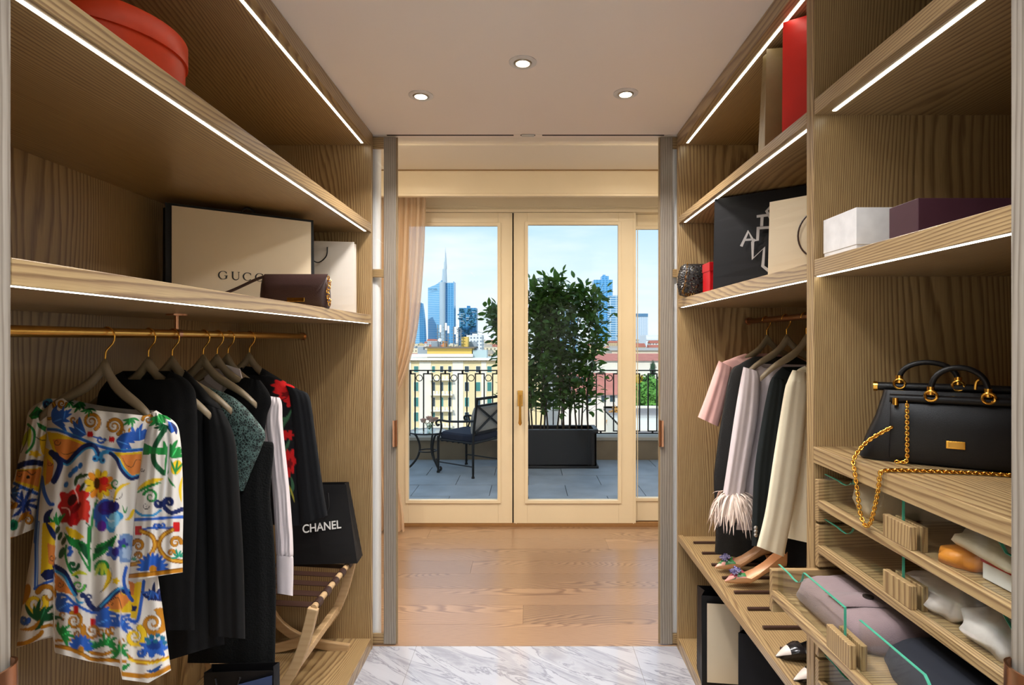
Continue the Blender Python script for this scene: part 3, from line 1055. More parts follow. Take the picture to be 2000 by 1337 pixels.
for px_ in (PX1 - 0.055, PX1 - 0.10):
    MB().box(px_ - 0.008, px_ + 0.008, PY0 - 0.008, PY0, ZT + 0.03, zt - 0.03).build('moulding', M_pl, po)
MB().box(PX0 + 0.03, PX1 - 0.03, PY0 + 0.03, PY1 - 0.03, zt - 0.09, zt - 0.03).build('soil', mat('soil', (52, 38, 28), 0.95, noise=0.3, nscale=60, bump=0.8, bscale=60), pl)
rng = np.random.default_rng(7)
M_bark = mat('laurel_bark', (70, 58, 44), 0.85, noise=0.2)


def leafmat():
    m, n, l, b = nt('laurel_leaf')
    oi = n.new('ShaderNodeTexCoord')
    nz = n.new('ShaderNodeTexNoise')
    nz.inputs['Scale'].default_value = 9.0
    nz.inputs['Detail'].default_value = 3
    l.new(oi.outputs['Object'], nz.inputs['Vector'])
    rp = n.new('ShaderNodeValToRGB')
    rp.color_ramp.elements[0].position = 0.30
    rp.color_ramp.elements[0].color = lin((30, 58, 28))
    rp.color_ramp.elements[1].position = 0.74
    rp.color_ramp.elements[1].color = lin((100, 142, 60))
    l.new(nz.outputs[0], rp.inputs[0])
    l.new(rp.outputs[0], b.inputs['Base Color'])
    b.inputs['Roughness'].default_value = 0.38
    tr = n.new('ShaderNodeBsdfTranslucent')
    tr.inputs[0].default_value = lin((92, 140, 40))
    mx = n.new('ShaderNodeMixShader')
    mx.inputs[0].default_value = 0.28
    l.new(b.outputs[0], mx.inputs[1])
    l.new(tr.outputs[0], mx.inputs[2])
    l.new(mx.outputs[0], n['Material Output'].inputs[0])
    return m


M_leaf = leafmat()
# unit leaf along +x
lv, lf_ = [], []
prof = [(0.0, 0.03), (0.15, 0.16), (0.40, 0.25), (0.66, 0.21), (0.87, 0.10), (1.0, 0.0)]
for i, (x, w_) in enumerate(prof):
    z = -0.12 * x * x
    lv += [(x, -w_, z + 0.05 * w_ * 4), (x, 0, z), (x, w_, z + 0.05 * w_ * 4)]
for i in range(len(prof) - 1):
    a = i * 3
    lf_ += [(a, a + 1, a + 4, a + 3), (a + 1, a + 2, a + 5, a + 4)]
lv = np.array(lv)
leaf_me = bpy.data.meshes.new('leaf')
leaf_me.from_pydata([tuple(p) for p in lv], [], lf_)
leaf_me.materials.append(M_leaf)
leaf_me.shade_smooth()
stems = []
for i in range(15):
    bx = PX0 + 0.08 + (PX1 - PX0 - 0.16) * i / 14 + rng.uniform(-0.03, 0.03)
    by = rng.uniform(PY0 + 0.10, PY1 - 0.10)
    topx = bx + rng.uniform(-0.16, 0.16)
    if i < 3:
        topx -= 0.22
    topz = R(rng.uniform(0.50, 0.70))
    if i in (8, 9):
        topz = R(0.76)
    if i < 3:
        topz = R(0.35)
    if i >= 13:
        topz = R(0.56)
        topx = bx + rng.uniform(0.06, 0.16)
    pts = crom([(bx, by, zt - 0.05), (bx + rng.uniform(-.05, .05), by + rng.uniform(-.04, .04), zt + 0.5), ((bx + topx) / 2 + rng.uniform(-.06, .06), by + rng.uniform(-.08, .08), zt + 1.1), (topx, by + rng.uniform(-.1, .1), topz)], 6)
    rr = [0.013 - 0.010 * j / (len(pts) - 1) for j in range(len(pts))]
    MB().tube(pts, rr, 6).build('stem', M_bark, pl, smooth=True)
    stems.append(pts)
leaves = []
tw = MB()
for pts in stems:
    n_ = len(pts)
    for j in range(330):
        f = rng.uniform(0.06, 1.0) ** 0.62 * (n_ - 1)
        i = min(int(f), n_ - 2)
        p = np.array(pts[i]) * (1 - f + i) + np.array(pts[i + 1]) * (f - i)
        a = rng.uniform(0, 2 * math.pi)
        el = rng.uniform(-0.5, 0.9)
        rad = abs(rng.normal(0, 0.10))
        d = np.array([math.cos(a) * math.cos(el), math.sin(a) * math.cos(el), math.sin(el)])
        q = p + d * rad + np.array([0, 0, rng.uniform(0, 0.05)])
        leaves.append((q, a + rng.normal(0, 0.5), el + rng.normal(0, 0.35), rng.uniform(-0.9, 0.9), rng.uniform(0.075, 0.125)))
        if j % 5 == 0:
            tw.tube([tuple(p), tuple(q)], 0.002, 4)
tw.build('twigs', M_bark, pl)['kind'] = 'stuff'
# nearest leaves become leaves of their own, the rest one mass
leaves.sort(key=lambda t_: t_[0][1])


def leaf_m(t_):
    q, az, el, ro, sc = t_
    return Matrix.Translation(Vector(q)) @ Matrix.Rotation(az, 4, 'Z') @ Matrix.Rotation(-el, 4, 'Y') @ Matrix.Rotation(ro, 4, 'X') @ Matrix.Scale(sc, 4)


for t_ in leaves[:300]:
    o = bpy.data.objects.new('leaf', leaf_me)
    COL.objects.link(o)
    o.parent = pl
    o.matrix_parent_inverse = world_m(pl).inverted()
    o.matrix_basis = leaf_m(t_)
mv, mf = [], []
for t_ in leaves[300:]:
    m_ = np.array(leaf_m(t_))
    w_ = lv @ m_[:3, :3].T + m_[:3, 3]
    n0 = len(mv)
    mv += [tuple(p) for p in w_]
    mf += [tuple(n0 + i for i in f) for f in lf_]
me = bpy.data.meshes.new('foliage')
me.from_pydata(mv, [], mf)
link('foliage', me, M_leaf, pl, smooth='all')['kind'] = 'stuff'

# sheer curtain gathered at the side
def sheer():
    m = bpy.data.materials.new('sheer_curtain')
    m.use_nodes = True
    n, l = m.node_tree.nodes, m.node_tree.links
    b = n['Principled BSDF']
    tc = n.new('ShaderNodeTexCoord')
    wv = n.new('ShaderNodeTexNoise')
    mp = n.new('ShaderNodeMapping')
    mp.inputs['Scale'].default_value = (60, 60, 1.2)
    l.new(tc.outputs['Object'], mp.inputs[0])
    l.new(mp.outputs[0], wv.inputs['Vector'])
    rp = n.new('ShaderNodeValToRGB')
    rp.color_ramp.elements[0].color = lin((236, 198, 156))
    rp.color_ramp.elements[1].color = lin((250, 230, 204))
    l.new(wv.outputs[0], rp.inputs[0])
    l.new(rp.outputs[0], b.inputs['Base Color'])
    b.inputs['Roughness'].default_value = 0.7
    tl = n.new('ShaderNodeBsdfTranslucent')
    tl.inputs[0].default_value = lin((250, 232, 208))
    tr = n.new('ShaderNodeBsdfTransparent')
    m1 = n.new('ShaderNodeMixShader')
    m1.inputs[0].default_value = 0.45
    m2 = n.new('ShaderNodeMixShader')
    m2.inputs[0].default_value = 0.16
    l.new(b.outputs[0], m1.inputs[1])
    l.new(tl.outputs[0], m1.inputs[2])
    l.new(m1.outputs[0], m2.inputs[1])
    l.new(tr.outputs[0], m2.inputs[2])
    l.new(m2.outputs[0], n['Material Output'].inputs[0])
    return m


YC = 4.52
edge = crom([(384, 832), (430, 831), (520, 827), (640, 815), (710, 798), (770, 777), (800, 770), (840, 768), (905, 773), (950, 781), (1000, 788), (1036, 790)], 6)
cu_ = MB()
rows = []
for (yy, xe) in edge:
    r = []
    x1 = P(xe, yy, YC).x
    x0 = -1.55 + 0.12 * math.exp(-((yy - 800) / 160) ** 2)
    z = max(P(xe, yy, YC).z, 0.012)
    amp = 0.030
    for k in range(150):
        s = k / 149
        x = x0 + (x1 - x0) * s
        y = YC + amp * math.sin(2 * math.pi * 15 * s + 0.5 * math.sin(yy / 90)) + 0.012 * math.sin(2 * math.pi * 37 * s + 1.0)
        r.append((x, y, z))
    rows.append(r)
rows[0] = [(x, y, R(1.16)) for x, y, z in rows[0]]
o = MB().grid(rows).build('sheer_curtain', sheer(), smooth='all', recalc=False)
tag(o, 'pale peach sheer curtain gathered beside the terrace doors', 'curtain')

# ------------------------------------------------------------------ the city
GZ = -27.0
struct(MB().box(-2600, 2600, 9.5, 6000, GZ - 2, GZ).build('ground', mat('city_ground', (150, 146, 138), 0.95, noise=0.2, nscale=0.02)))


def facade_mat(name, rgb, win, sx, sz, wfrac=0.5, hfrac=0.55, rough=0.7, grough=0.15):
    """wall with rows of windows too far off to pick apart"""
    m, n, l, b = nt(name)
    tc = n.new('ShaderNodeTexCoord')
    sep = n.new('ShaderNodeSeparateXYZ')
    l.new(tc.outputs['Object'], sep.inputs[0])
    ad = n.new('ShaderNodeMath')
    ad.operation = 'ADD'
    l.new(sep.outputs[0], ad.inputs[0])
    l.new(sep.outputs[1], ad.inputs[1])

    def cell(src, size, frac):
        d = n.new('ShaderNodeMath')
        d.operation = 'DIVIDE'
        d.inputs[1].default_value = size
        l.new(src, d.inputs[0])
        f = n.new('ShaderNodeMath')
        f.operation = 'FRACT'
        l.new(d.outputs[0], f.inputs[0])
        g = n.new('ShaderNodeMath')
        g.operation = 'LESS_THAN'
        g.inputs[1].default_value = frac
        l.new(f.outputs[0], g.inputs[0])
        return g.outputs[0]

    a = cell(ad.outputs[0], sx, wfrac)
    c = cell(sep.outputs[2], sz, hfrac)
    mu = n.new('ShaderNodeMath')
    mu.operation = 'MULTIPLY'
    l.new(a, mu.inputs[0])
    l.new(c, mu.inputs[1])
    mx = n.new('ShaderNodeMixRGB')
    mx.inputs[1].default_value = lin(rgb)
    mx.inputs[2].default_value = lin(win)
    l.new(mu.outputs[0], mx.inputs[0])
    l.new(mx.outputs[0], b.inputs['Base Color'])
    b.inputs['Roughness'].default_value = rough
    return m


# the ochre block opposite
BY = 125.0
bx = lambda p: P(p, 0, BY).x
bz = lambda p: P(0, p, BY).z
M_fac = mat('ochre_render', (238, 220, 172), 0.9, noise=0.04, nscale=0.3)
M_facw = mat('pale_stone', (240, 234, 218), 0.9, noise=0.04, nscale=0.3)
M_win = mat('window_dark', (56, 74, 82), 0.2, noise=0.3, nscale=0.2)
M_teal = mat('window_teal', (60, 128, 122), 0.3, noise=0.2, nscale=0.2)
b1 = thing('apartment_block', 'cream apartment block with rows of dark windows and white balconies', 'building', (bx(900), BY + 8, GZ))
MB().box(bx(700), bx(1062), BY, BY + 16, GZ, bz(703)).build('facade', M_fac, b1)
for a, b in ((797, 803), (819, 842), (884, 905), (940, 950)):
    MB().box(bx(a), bx(b), BY - 0.12, BY, GZ, bz(704)).build('pilaster_strip', M_facw, b1)
MB().box(bx(698), bx(1064), BY - 0.9, BY + 16, bz(703), bz(699)).build('cornice', M_facw, b1)
dn = MB()
for k in range(70):
    x0 = bx(802 + k * 3.0)
    dn.box(x0, x0 + 0.16, BY - 0.6, BY, bz(706), bz(703))
dn.build('dentils', mat('dentil', (200, 182, 148), 0.9), b1)
for (a, b) in ((808, 818), (843, 850.5), (859, 866.5), (875, 882.5), (907, 916.5), (929, 939), (951, 961), (975, 985), (1000, 1010), (1025, 1035)):
    for r_, (c, d) in enumerate(((714, 727), (745, 764), (775, 794), (804, 823), (834, 853), (864, 883))):
        f = MB().box(bx(a), bx(b), BY - 0.10, BY + 0.05, bz(d), bz(c)).build('window', M_facw, b1)
        mm = M_teal if (a in (808, 951) or (r_ + int(a)) % 3 == 0) else M_win
        MB().box(bx(a) + 0.10, bx(b) - 0.10, BY - 0.13, BY - 0.10, bz(d) + 0.1, bz(c) - 0.1).build('pane', mm, f)
for (c, d) in ((733, 742), (762, 771), (793, 802), (824, 833)):
    bl = MB().box(bx(840), bx(885), BY - 1.3, BY, bz(d), bz(d) + 0.3).build('balcony', M_facw, b1)
    for s in range(7):
        xa = bx(840) + (bx(885) - bx(840)) * s / 7
        MB().box(xa, xa + 0.5, BY - 1.3, BY - 1.15, bz(d) + 0.3, bz(c)).build('balustrade', M_facw, bl)
rf = MB().box(bx(797), bx(921), BY + 3, BY + 3.9, bz(697.5), bz(691.5)).build('roof_duct', mat('white_duct', (240, 240, 236), 0.4), b1)
ph = MB().box(bx(828), bx(918), BY + 4, BY + 12, bz(699), bz(680)).build('penthouse', mat('ochre_yellow', (232, 196, 104), 0.9), b1)
MB().box(bx(824), bx(924), BY + 3.2, BY + 12.5, bz(680.5), bz(677.5)).build('penthouse_roof', mat('eaves', (120, 108, 92), 0.9), ph)
MB().box(bx(857), bx(864), BY + 5, BY + 8, bz(678), bz(666)).build('chimney', mat('brick_orange', (216, 150, 92), 0.9), ph)
MB().box(bx(895), bx(908), BY + 6, BY + 9, bz(678), bz(657)).build('stair_tower', mat('ochre_yellow', (232, 196, 104), 0.9), ph)
for a, b, c in ((829, 843, 667), (903, 924, 667), (812, 826, 684), (800, 812, 678)):
    MB().box(bx(a), bx(b), BY + 9, BY + 11, bz(699), bz(c)).build('plant_housing', mat('zinc', (150, 162, 172), 0.6), b1)
MB().box(bx(920), bx(948), BY + 4, BY + 8, bz(699), bz(684)).build('roof_glasshouse', mat('greenhouse', (176, 196, 198), 0.3), b1)
for (a, top, pan) in ((848, 632, 852), (853, 640, None), (862, 628, 863), (869, 634, 868), (880, 636, 882), (890, 622, 888), (895, 640, None)):
    ms = MB().tube([(bx(a), BY + 5, bz(679)), (bx(a), BY + 5, bz(top))], 0.12, 5).build('antenna_mast', mat('mast_grey', (120, 128, 132), 0.5), b1)
    cr = MB()
    for j in range(5):
        z = bz(top) + (bz(679) - bz(top)) * (0.2 + 0.15 * j)
        cr.box(bx(a) - 0.45, bx(a) + 0.45, BY + 4.9, BY + 5.1, z, z + 0.10)
    cr.build('crossbars', mat('mast_grey', (120, 128, 132), 0.5), ms)
    if pan:
        MB().box(bx(pan), bx(pan) + 0.42, BY + 4.6, BY + 5.0, bz(top + 16), bz(top + 1)).build('antenna_panel', mat('white_panel', (240, 240, 238), 0.5), ms)
MB().lathe([(0.45, 0), (0.35, 0.12), (0.02, 0.2)], (0, 0, 0), 16).build('satellite_dish', mat('white_panel', (240, 240, 238), 0.5), b1).matrix_basis = Matrix.Translation(Vector((bx(853), BY + 4.4, bz(664)))) @ Matrix.Rotation(math.pi / 2, 4, 'X')

# towers
TY = 1265.0
ux = lambda p: P(p, 0, TY).x
uz = lambda p: P(0, p, TY).z
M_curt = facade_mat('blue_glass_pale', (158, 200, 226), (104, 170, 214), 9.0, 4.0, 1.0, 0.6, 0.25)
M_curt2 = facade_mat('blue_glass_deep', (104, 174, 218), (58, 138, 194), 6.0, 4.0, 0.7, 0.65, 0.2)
u1 = thing('spired_skyscraper', 'curved blue glass skyscraper with a tall needle spire', 'skyscraper', (ux(860), TY, GZ))
fr = []
for k in range(9):
    s = k / 8
    fr.append((ux(835.8 + 29 * s), TY - 14 * math.sin(s * 1.5), 561 - 13 * s * s))
bot = [(x, y, GZ) for x, y, t_ in fr] + [(ux(865), TY + 20, GZ), (ux(836), TY + 30, GZ)]
top = [(x, y, uz(t_)) for x, y, t_ in fr] + [(ux(865), TY + 20, uz(548)), (ux(836), TY + 30, uz(561))]
MB().ring_loft([bot, top]).build('curved_slab', M_curt, u1)
MB().ring_loft([[(ux(866) + 7 * math.cos(a), TY - 12 + 7 * math.sin(a), z) for a in [2 * math.pi * k / 16 for k in range(16)]] for z in (GZ, uz(552))]).build('lift_core', mat('steel_blue', (176, 196, 208), 0.3), u1, smooth=True)
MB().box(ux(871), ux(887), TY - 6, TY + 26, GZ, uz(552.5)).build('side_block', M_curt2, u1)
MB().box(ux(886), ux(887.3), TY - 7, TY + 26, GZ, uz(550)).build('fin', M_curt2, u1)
sp = MB()
for r, z0, z1, x in ((5.0, 552, 526, 868), (4.2, 552, 512, 870.4), (3.2, 526, 505, 871.2), (2.0, 510, 495, 871.2)):
    sp.ring_loft([[(ux(x) + rr * math.cos(a), TY - 8 + rr * math.sin(a), z) for a in [2 * math.pi * k / 8 for k in range(8)]] for rr, z in ((r, uz(z0)), (r * 0.6, uz(z1)))])
sp.ring_loft([[(ux(871) + rr * math.cos(a), TY - 8 + rr * math.sin(a), z) for a in [2 * math.pi * k / 8 for k in range(8)]] for rr, z in ((1.9, uz(512)), (0.25, uz(484)))])
sp.build('spire', mat('steel_blue', (176, 196, 208), 0.3), u1)
def text_mesh(name, cv, m):
    tmp = bpy.data.objects.new('tmp', cv)
    COL.objects.link(tmp)
    me_ = bpy.data.meshes.new_from_object(tmp.evaluated_get(bpy.context.evaluated_depsgraph_get()))
    bpy.data.objects.remove(tmp)
    me_.name = name
    me_.materials.clear()
    return link(name, me_, m)


tcv = bpy.data.curves.new('lettering', 'FONT')
tcv.body = 'UniCredit'
tcv.size = 5.2
tcv.extrude = 0.05
to = text_mesh('lettering', tcv, mat('sign_dark', (40, 60, 80), 0.6))
to.location = (ux(838.2), TY - 10.2, uz(567))
to.rotation_euler = (math.pi / 2, 0, -0.25)
attach(to, u1)

b2 = thing('tree_tower', 'dark blue residential tower with ragged planted balconies', 'skyscraper', (P(913, 0, 1400).x, 1400, GZ))
vx = lambda p: P(p, 0, 1400.0).x
vz = lambda p: P(0, p, 1400.0).z
M_bosco = facade_mat('tower_slate', (78, 152, 194), (52, 122, 170), 8.0, 4.4, 0.6, 0.7, 0.5)
MB().box(vx(896.5), vx(930), 1400, 1438, GZ, vz(601)).build('tower_body', M_bosco, b2)
MB().box(vx(911), vx(917), 1408, 1424, vz(601), vz(596.5)).build('roof_room', M_bosco, b2)
random.seed(5)
M_balc = mat('balcony_white', (214, 230, 238), 0.7)
M_tgreen = mat('tower_planting', (52, 112, 130), 0.9)
zz = 605.0
while zz < 664:
    for j in range(3):
        a = random.uniform(895, 924)
        b = a + random.uniform(3, 8)
        MB().box(vx(a), vx(min(b, 932)), 1397, 1401, vz(zz + 0.9), vz(zz)).build('balcony', M_balc if random.random() < 0.45 else M_tgreen, b2)
    sh = MB()
    for j in range(5):
        a = random.uniform(895, 931)
        sh.lathe([(0.4, 0), (2.0, 1.0), (2.2, 2.2), (1.0, 3.6), (0.1, 4.0)], (vx(a), 1398 + random.uniform(-1, 1), vz(zz)), 6)
    sh.build('planting', M_tgreen, b2)['kind'] = 'stuff'
    zz += 3.6

b3 = thing('sail_tower', 'pale blue curved tower half hidden by the curtain', 'skyscraper', (P(822, 0, 1200).x, 1200, GZ))
tx_ = lambda p: P(p, 0, 1200.0).x
tz_ = lambda p: P(0, p, 1200.0).z
rg = []
for k in range(14):
    s = k / 13
    xr = 829.0 - 6.5 * s ** 2.6
    z = GZ + (tz_(591) - GZ) * s
    rg.append([(tx_(800), 1200, z), (tx_(820 - 0 * s), 1196, z), (tx_(xr), 1204, z), (tx_(xr), 1226, z), (tx_(800), 1226, z)])
MB().ring_loft(rg).build('tower_body', M_curt, b3)
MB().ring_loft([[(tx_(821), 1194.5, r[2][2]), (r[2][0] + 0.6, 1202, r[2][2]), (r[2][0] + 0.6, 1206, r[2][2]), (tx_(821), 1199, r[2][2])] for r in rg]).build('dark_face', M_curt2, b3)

b4 = thing('crowned_tower', 'tall blue glass tower rising behind the laurel screen', 'skyscraper', (P(1180, 0, 1050).x, 1050, GZ))
qx = lambda p: P(p, 0, 1050.0).x
qz = lambda p: P(0, p, 1050.0).z
M_res = facade_mat('banded_glass', (186, 210, 224), (84, 146, 190), 11.0, 4.2, 0.85, 0.62, 0.35)
MB().box(qx(1160), qx(1196.5), 1050, 1085, GZ, qz(546)).build('tower_body', M_curt2, b4)
MB().box(qx(1176), qx(1190), 1056, 1076, qz(546), qz(538)).build('crown', M_curt2, b4)
MB().box(qx(1179), qx(1184), 1060, 1068, qz(538), qz(535)).build('crown', M_curt2, b4)
MB().box(qx(1158), qx(1168), 1048, 1060, GZ, qz(562)).build('balcony_stack', M_res, b4)
MB().box(qx(1186), qx(1207), 1046, 1080, GZ, qz(577)).build('lower_wing', M_res, b4)
b5 = thing('slab_tower', 'banded pale blue slab tower seen through the laurel leaves', 'skyscraper', (P(1110, 0, 1000).x, 1000, GZ))
MB().box(P(1094, 0, 1000).x, P(1128, 0, 1000).x, 1000, 1030, GZ, P(0, 612, 1000).z).build('tower_body', M_res, b5)
MB().box(P(1102, 0, 1000).x, P(1120, 0, 1000).x, 1006, 1020, P(0, 612, 1000).z, P(0, 608, 1000).z).build('roof_room', M_res, b5)
b6 = thing('office_slab', 'pale grey office slab tower with dark cap at the far right', 'skyscraper', (P(1254, 0, 1500).x, 1500, GZ))
ox_ = lambda p: P(p, 0, 1500.0).x
oz_ = lambda p: P(0, p, 1500.0).z
MB().box(ox_(1238), ox_(1265.5), 1500, 1530, GZ, oz_(618)).build('tower_body', facade_mat('office_grey', (200, 214, 226), (172, 196, 216), 6, 4, 0.5, 0.6), b6)
MB().box(ox_(1238), ox_(1265.5), 1499, 1530, oz_(618), oz_(612)).build('dark_cap', mat('cap_blue', (86, 132, 168), 0.5), b6)
MB().tube([(ox_(1247.5), 1510, oz_(612)), (ox_(1247.5), 1510, oz_(592))], 0.5, 5).build('mast', mat('steel_blue', (176, 196, 208), 0.3), b6)
o = MB().box(P(1262, 0, 700).x, P(1330, 0, 700).x, 700, 740, GZ, P(0, 654, 700).z)
o.box(P(1262, 0, 700).x, P(1330, 0, 700).x, 699, 700, P(0, 664, 700).z, P(0, 660, 700).z)
tag(o.build('long_hall', mat('hall_white', (226, 232, 236), 0.8)), 'long low white hall on the skyline right of the office slab', 'building')
wb_ = thing('white_block', 'white apartment block with small square windows left of the laurel', 'building', (P(927, 0, 420).x, 420, GZ))
MB().box(P(911, 0, 420).x, P(941, 0, 420).x, 420, 440, GZ, P(0, 654, 420).z).build('block_body', facade_mat('white_block_wall', (232, 234, 232), (120, 140, 156), 2.4, 2.6, 0.45, 0.5), wb_)
MB().box(P(921, 0, 420).x, P(931, 0, 420).x, 425, 435, P(0, 654, 420).z, P(0, 651, 420).z).build('roof_room', M_facw, wb_)

# low roofs out to the horizon
random.seed(21)
pal = [((236, 222, 190), 'cream'), ((228, 226, 220), 'white'), ((214, 190, 150), 'tan'), ((190, 196, 200), 'grey'), ((226, 204, 150), 'ochre')]
lowm = [facade_mat('low_' + n_, c, tuple(int(v * 0.6) for v in c), 3.0, 3.2, 0.4, 0.5, 0.85) for c, n_ in pal]
roofm = [mat('tile_roof', (176, 104, 84), 0.9, noise=0.15, nscale=0.3), mat('flat_roof', (176, 170, 160), 0.9), mat('pale_roof', (204, 196, 184), 0.9)]
placed = [(P(1262, 0, 700).x - 6, P(1330, 0, 700).x + 6, 690, 745), (P(911, 0, 420).x - 4, P(941, 0, 420).x + 4, 410, 445), (P(1094, 0, 1000).x, P(1128, 0, 1000).x, 995, 1035), (P(1155, 0, 1050).x, P(1210, 0, 1050).x, 1040, 1090)]
for i in range(900):
    Y = random.choice([random.uniform(300, 620), random.uniform(600, 1150)])
    px_ = random.choice([random.uniform(800, 980), random.uniform(1160, 1300), random.uniform(1235, 1300)])
    w_ = random.uniform(10, 28)
    h_ = random.uniform(13, 23) if Y < 600 else random.uniform(14, 28)
    x = P(px_, 0, Y).x
    box_ = (x - w_ / 2 - 1.5, x + w_ / 2 + 1.5, Y - 1.5, Y + 15.5)
    if any(box_[0] < q[1] and box_[1] > q[0] and box_[2] < q[3] and box_[3] > q[2] for q in placed):
        continue
    placed.append(box_)
    if len(placed) > 110:
        break
    ci = random.randrange(len(pal))
    pitched = random.random() < 0.4
    lab = 'small distant %s low-rise building with a %s' % (pal[ci][1], 'red pitched roof' if pitched else 'flat roof and roof hut')
    t_ = thing('low_building', lab, 'building', (x, Y, GZ), 'low-rise roofs of the far city')
    MB().box(x - w_ / 2, x + w_ / 2, Y, Y + 14, GZ, GZ + h_).build('block_body', lowm[ci], t_)
    if pitched:
        MB().ext([(x - w_ / 2 - 0.4, Y - 0.4, GZ + h_), (x - w_ / 2 - 0.4, Y + 14.4, GZ + h_), (x - w_ / 2 - 0.4, Y + 7, GZ + h_ + 3)], (w_ + 0.8, 0, 0)).build('pitched_roof', roofm[0], t_)
    else:
        MB().box(x - w_ / 5, x + w_ / 6, Y + 3, Y + 9, GZ + h_, GZ + h_ + 2.4).build('roof_room', random.choice(roofm[1:]), t_)


def house(name, label, Y, x0, x1, ytop, roof_px, wallm, roofm_, depth, windows=()):
    zt_ = P(0, ytop, Y).z
    a, b = P(x0, 0, Y).x, P(x1, 0, Y).x
    h = thing(name, label, 'house', ((a + b) / 2, Y, GZ))
    MB().box(a, b, Y, Y + depth, GZ, zt_).build('wall', wallm, h)
    zr = P(0, roof_px, Y + depth / 2).z
    MB().ext([(a - 0.6, Y - 0.8, zt_), (a - 0.6, Y + depth + 0.8, zt_), (a - 0.6, Y + depth / 2, max(zr, zt_ + 1))], (b - a + 1.2, 0, 0)).build('roof', roofm_, h)
    for wx, wz in windows:
        c = P(wx, wz, Y)
        f = MB().box(c.x - 0.6, c.x + 0.6, Y - 0.08, Y + 0.05, c.z - 0.75, c.z + 0.75).build('window', M_facw, h)
        MB().box(c.x - 0.48, c.x + 0.48, Y - 0.11, Y - 0.08, c.z - 0.62, c.z + 0.62).build('pane', M_win, f)
    return h


M_pink = mat('pink_tile', (190, 120, 104), 0.9, noise=0.12, nscale=0.5)
house('cream_house', 'cream walled house with a pinkish tile roof behind the railing', 190, 1160, 1330, 704, 690, M_facw, M_pink, 26)
house('tall_cream_house', 'plain cream building with flat wall above the pink roofs', 230, 1195, 1345, 684, 680, mat('plain_cream', (230, 214, 190), 0.9, noise=0.03, nscale=0.2), mat('flat_roof', (176, 170, 160), 0.9), 20)
house('white_house', 'white house with small dark windows right of the planter', 110, 1100, 1222, 770, 728, mat('white_render', (236, 226, 214), 0.9, noise=0.04, nscale=0.3), M_pink, 18, ((1150, 778), (1179, 778), (1196, 778)))
o = thing('metal_roof_hall', 'low hall with grey ribbed metal roof behind the railing', 'building', (P(1275, 0, 85).x, 92, GZ))
a, b = P(1222, 0, 85).x, P(1360, 0, 85).x
MB().box(a, b, 85, 110, GZ, P(0, 838, 85).z).build('wall', M_facw, o)
sl0, sl1 = P(0, 842, 85).z, P(0, 797, 110).z
for k in range(14):
    f0, f1 = k / 14, (k + 1) / 14
    ya, yb = 84.5 + 26 * f0, 84.5 + 26 * f1
    za, zb = sl0 + (sl1 - sl0) * f0, sl0 + (sl1 - sl0) * f1
    MB().hexa([(a, ya, za - 0.3), (b, ya, za - 0.3), (b, yb, zb - 0.4), (a, yb, zb - 0.4), (a, ya, za + 0.12), (b, ya, za + 0.12), (b, yb - 0.2, zb), (a, yb - 0.2, zb)]).build('roof_sheet', mat('roof_grey', (138, 134, 134), 0.7), o)
MB().box(a, b, 110, 111, GZ, P(0, 793, 110).z).build('white_parapet', M_facw, o)


def blob_tree(name, label, c, rx, rz, rgb, seed):
    t_ = thing(name, label, 'tree', (c.x, c.y, GZ))
    MB().tube([(c.x, c.y, GZ), (c.x, c.y, c.z)], [rx * 0.12, rx * 0.05], 7).build('trunk', M_bark, t_)
    r_ = np.random.default_rng(seed)
    n_ = 2600
    d = r_.normal(size=(n_, 3))
    d /= np.linalg.norm(d, axis=1)[:, None]
    lump = 1 + 0.16 * np.sin(d[:, 0] * 7 + seed) * np.sin(d[:, 1] * 6) + 0.12 * np.sin(d[:, 2] * 9 + d[:, 0] * 5)
    rad = (r_.uniform(0.72, 1.0, n_) * lump)[:, None]
    c3 = d * rad * np.array([rx, rx, rz]) + np.array(c)
    V, F = [], []
    s = rx * 0.085
    for i in range(n_):
        t1 = np.cross(d[i], r_.normal(size=3))
        t1 /= np.linalg.norm(t1)
        t2 = np.cross(d[i], t1) * 0.6 + d[i] * 0.5
        n0 = len(V)
        for sa, sb in ((-1, 0), (0, -1), (1, 0), (0, 1)):
            V.append(tuple(c3[i] + t1 * sa * s + t2 * sb * s))
        F.append((n0, n0 + 1, n0 + 2, n0 + 3))
    me = bpy.data.meshes.new('crown')
    me.from_pydata(V, [], F)
    link('crown', me, mat('leaf_' + name, rgb, 0.8, noise=0.3, nscale=0.8), t_)['kind'] = 'stuff'
    MB().lathe([(rx * 0.72 * math.sin(math.pi * k / 8) + 0.01, -rz * 0.78 * math.cos(math.pi * k / 8)) for k in range(9)], tuple(c), 14).build('inner_crown', mat('leaf_' + name, rgb, 0.8, noise=0.3, nscale=0.8), t_, smooth='all')


blob_tree('green_tree', 'broad bright green tree seen through the railing', P(1272, 776, 125), 4.6, 4.6, (92, 150, 62), 1)
blob_tree('yellow_tree', 'yellow flowering tree top beside the bright green tree', P(1246, 752, 135), 2.2, 2.6, (214, 186, 40), 2)
blob_tree('orange_shrub', 'orange and green autumn shrub beyond the railing', P(1203, 826, 105), 1.6, 3.0, (196, 142, 66), 3)
blob_tree('dark_cypress', 'narrow dark cypress in front of the pink roofs', P(1275, 722, 180), 1.0, 3.0, (52, 84, 58), 4)

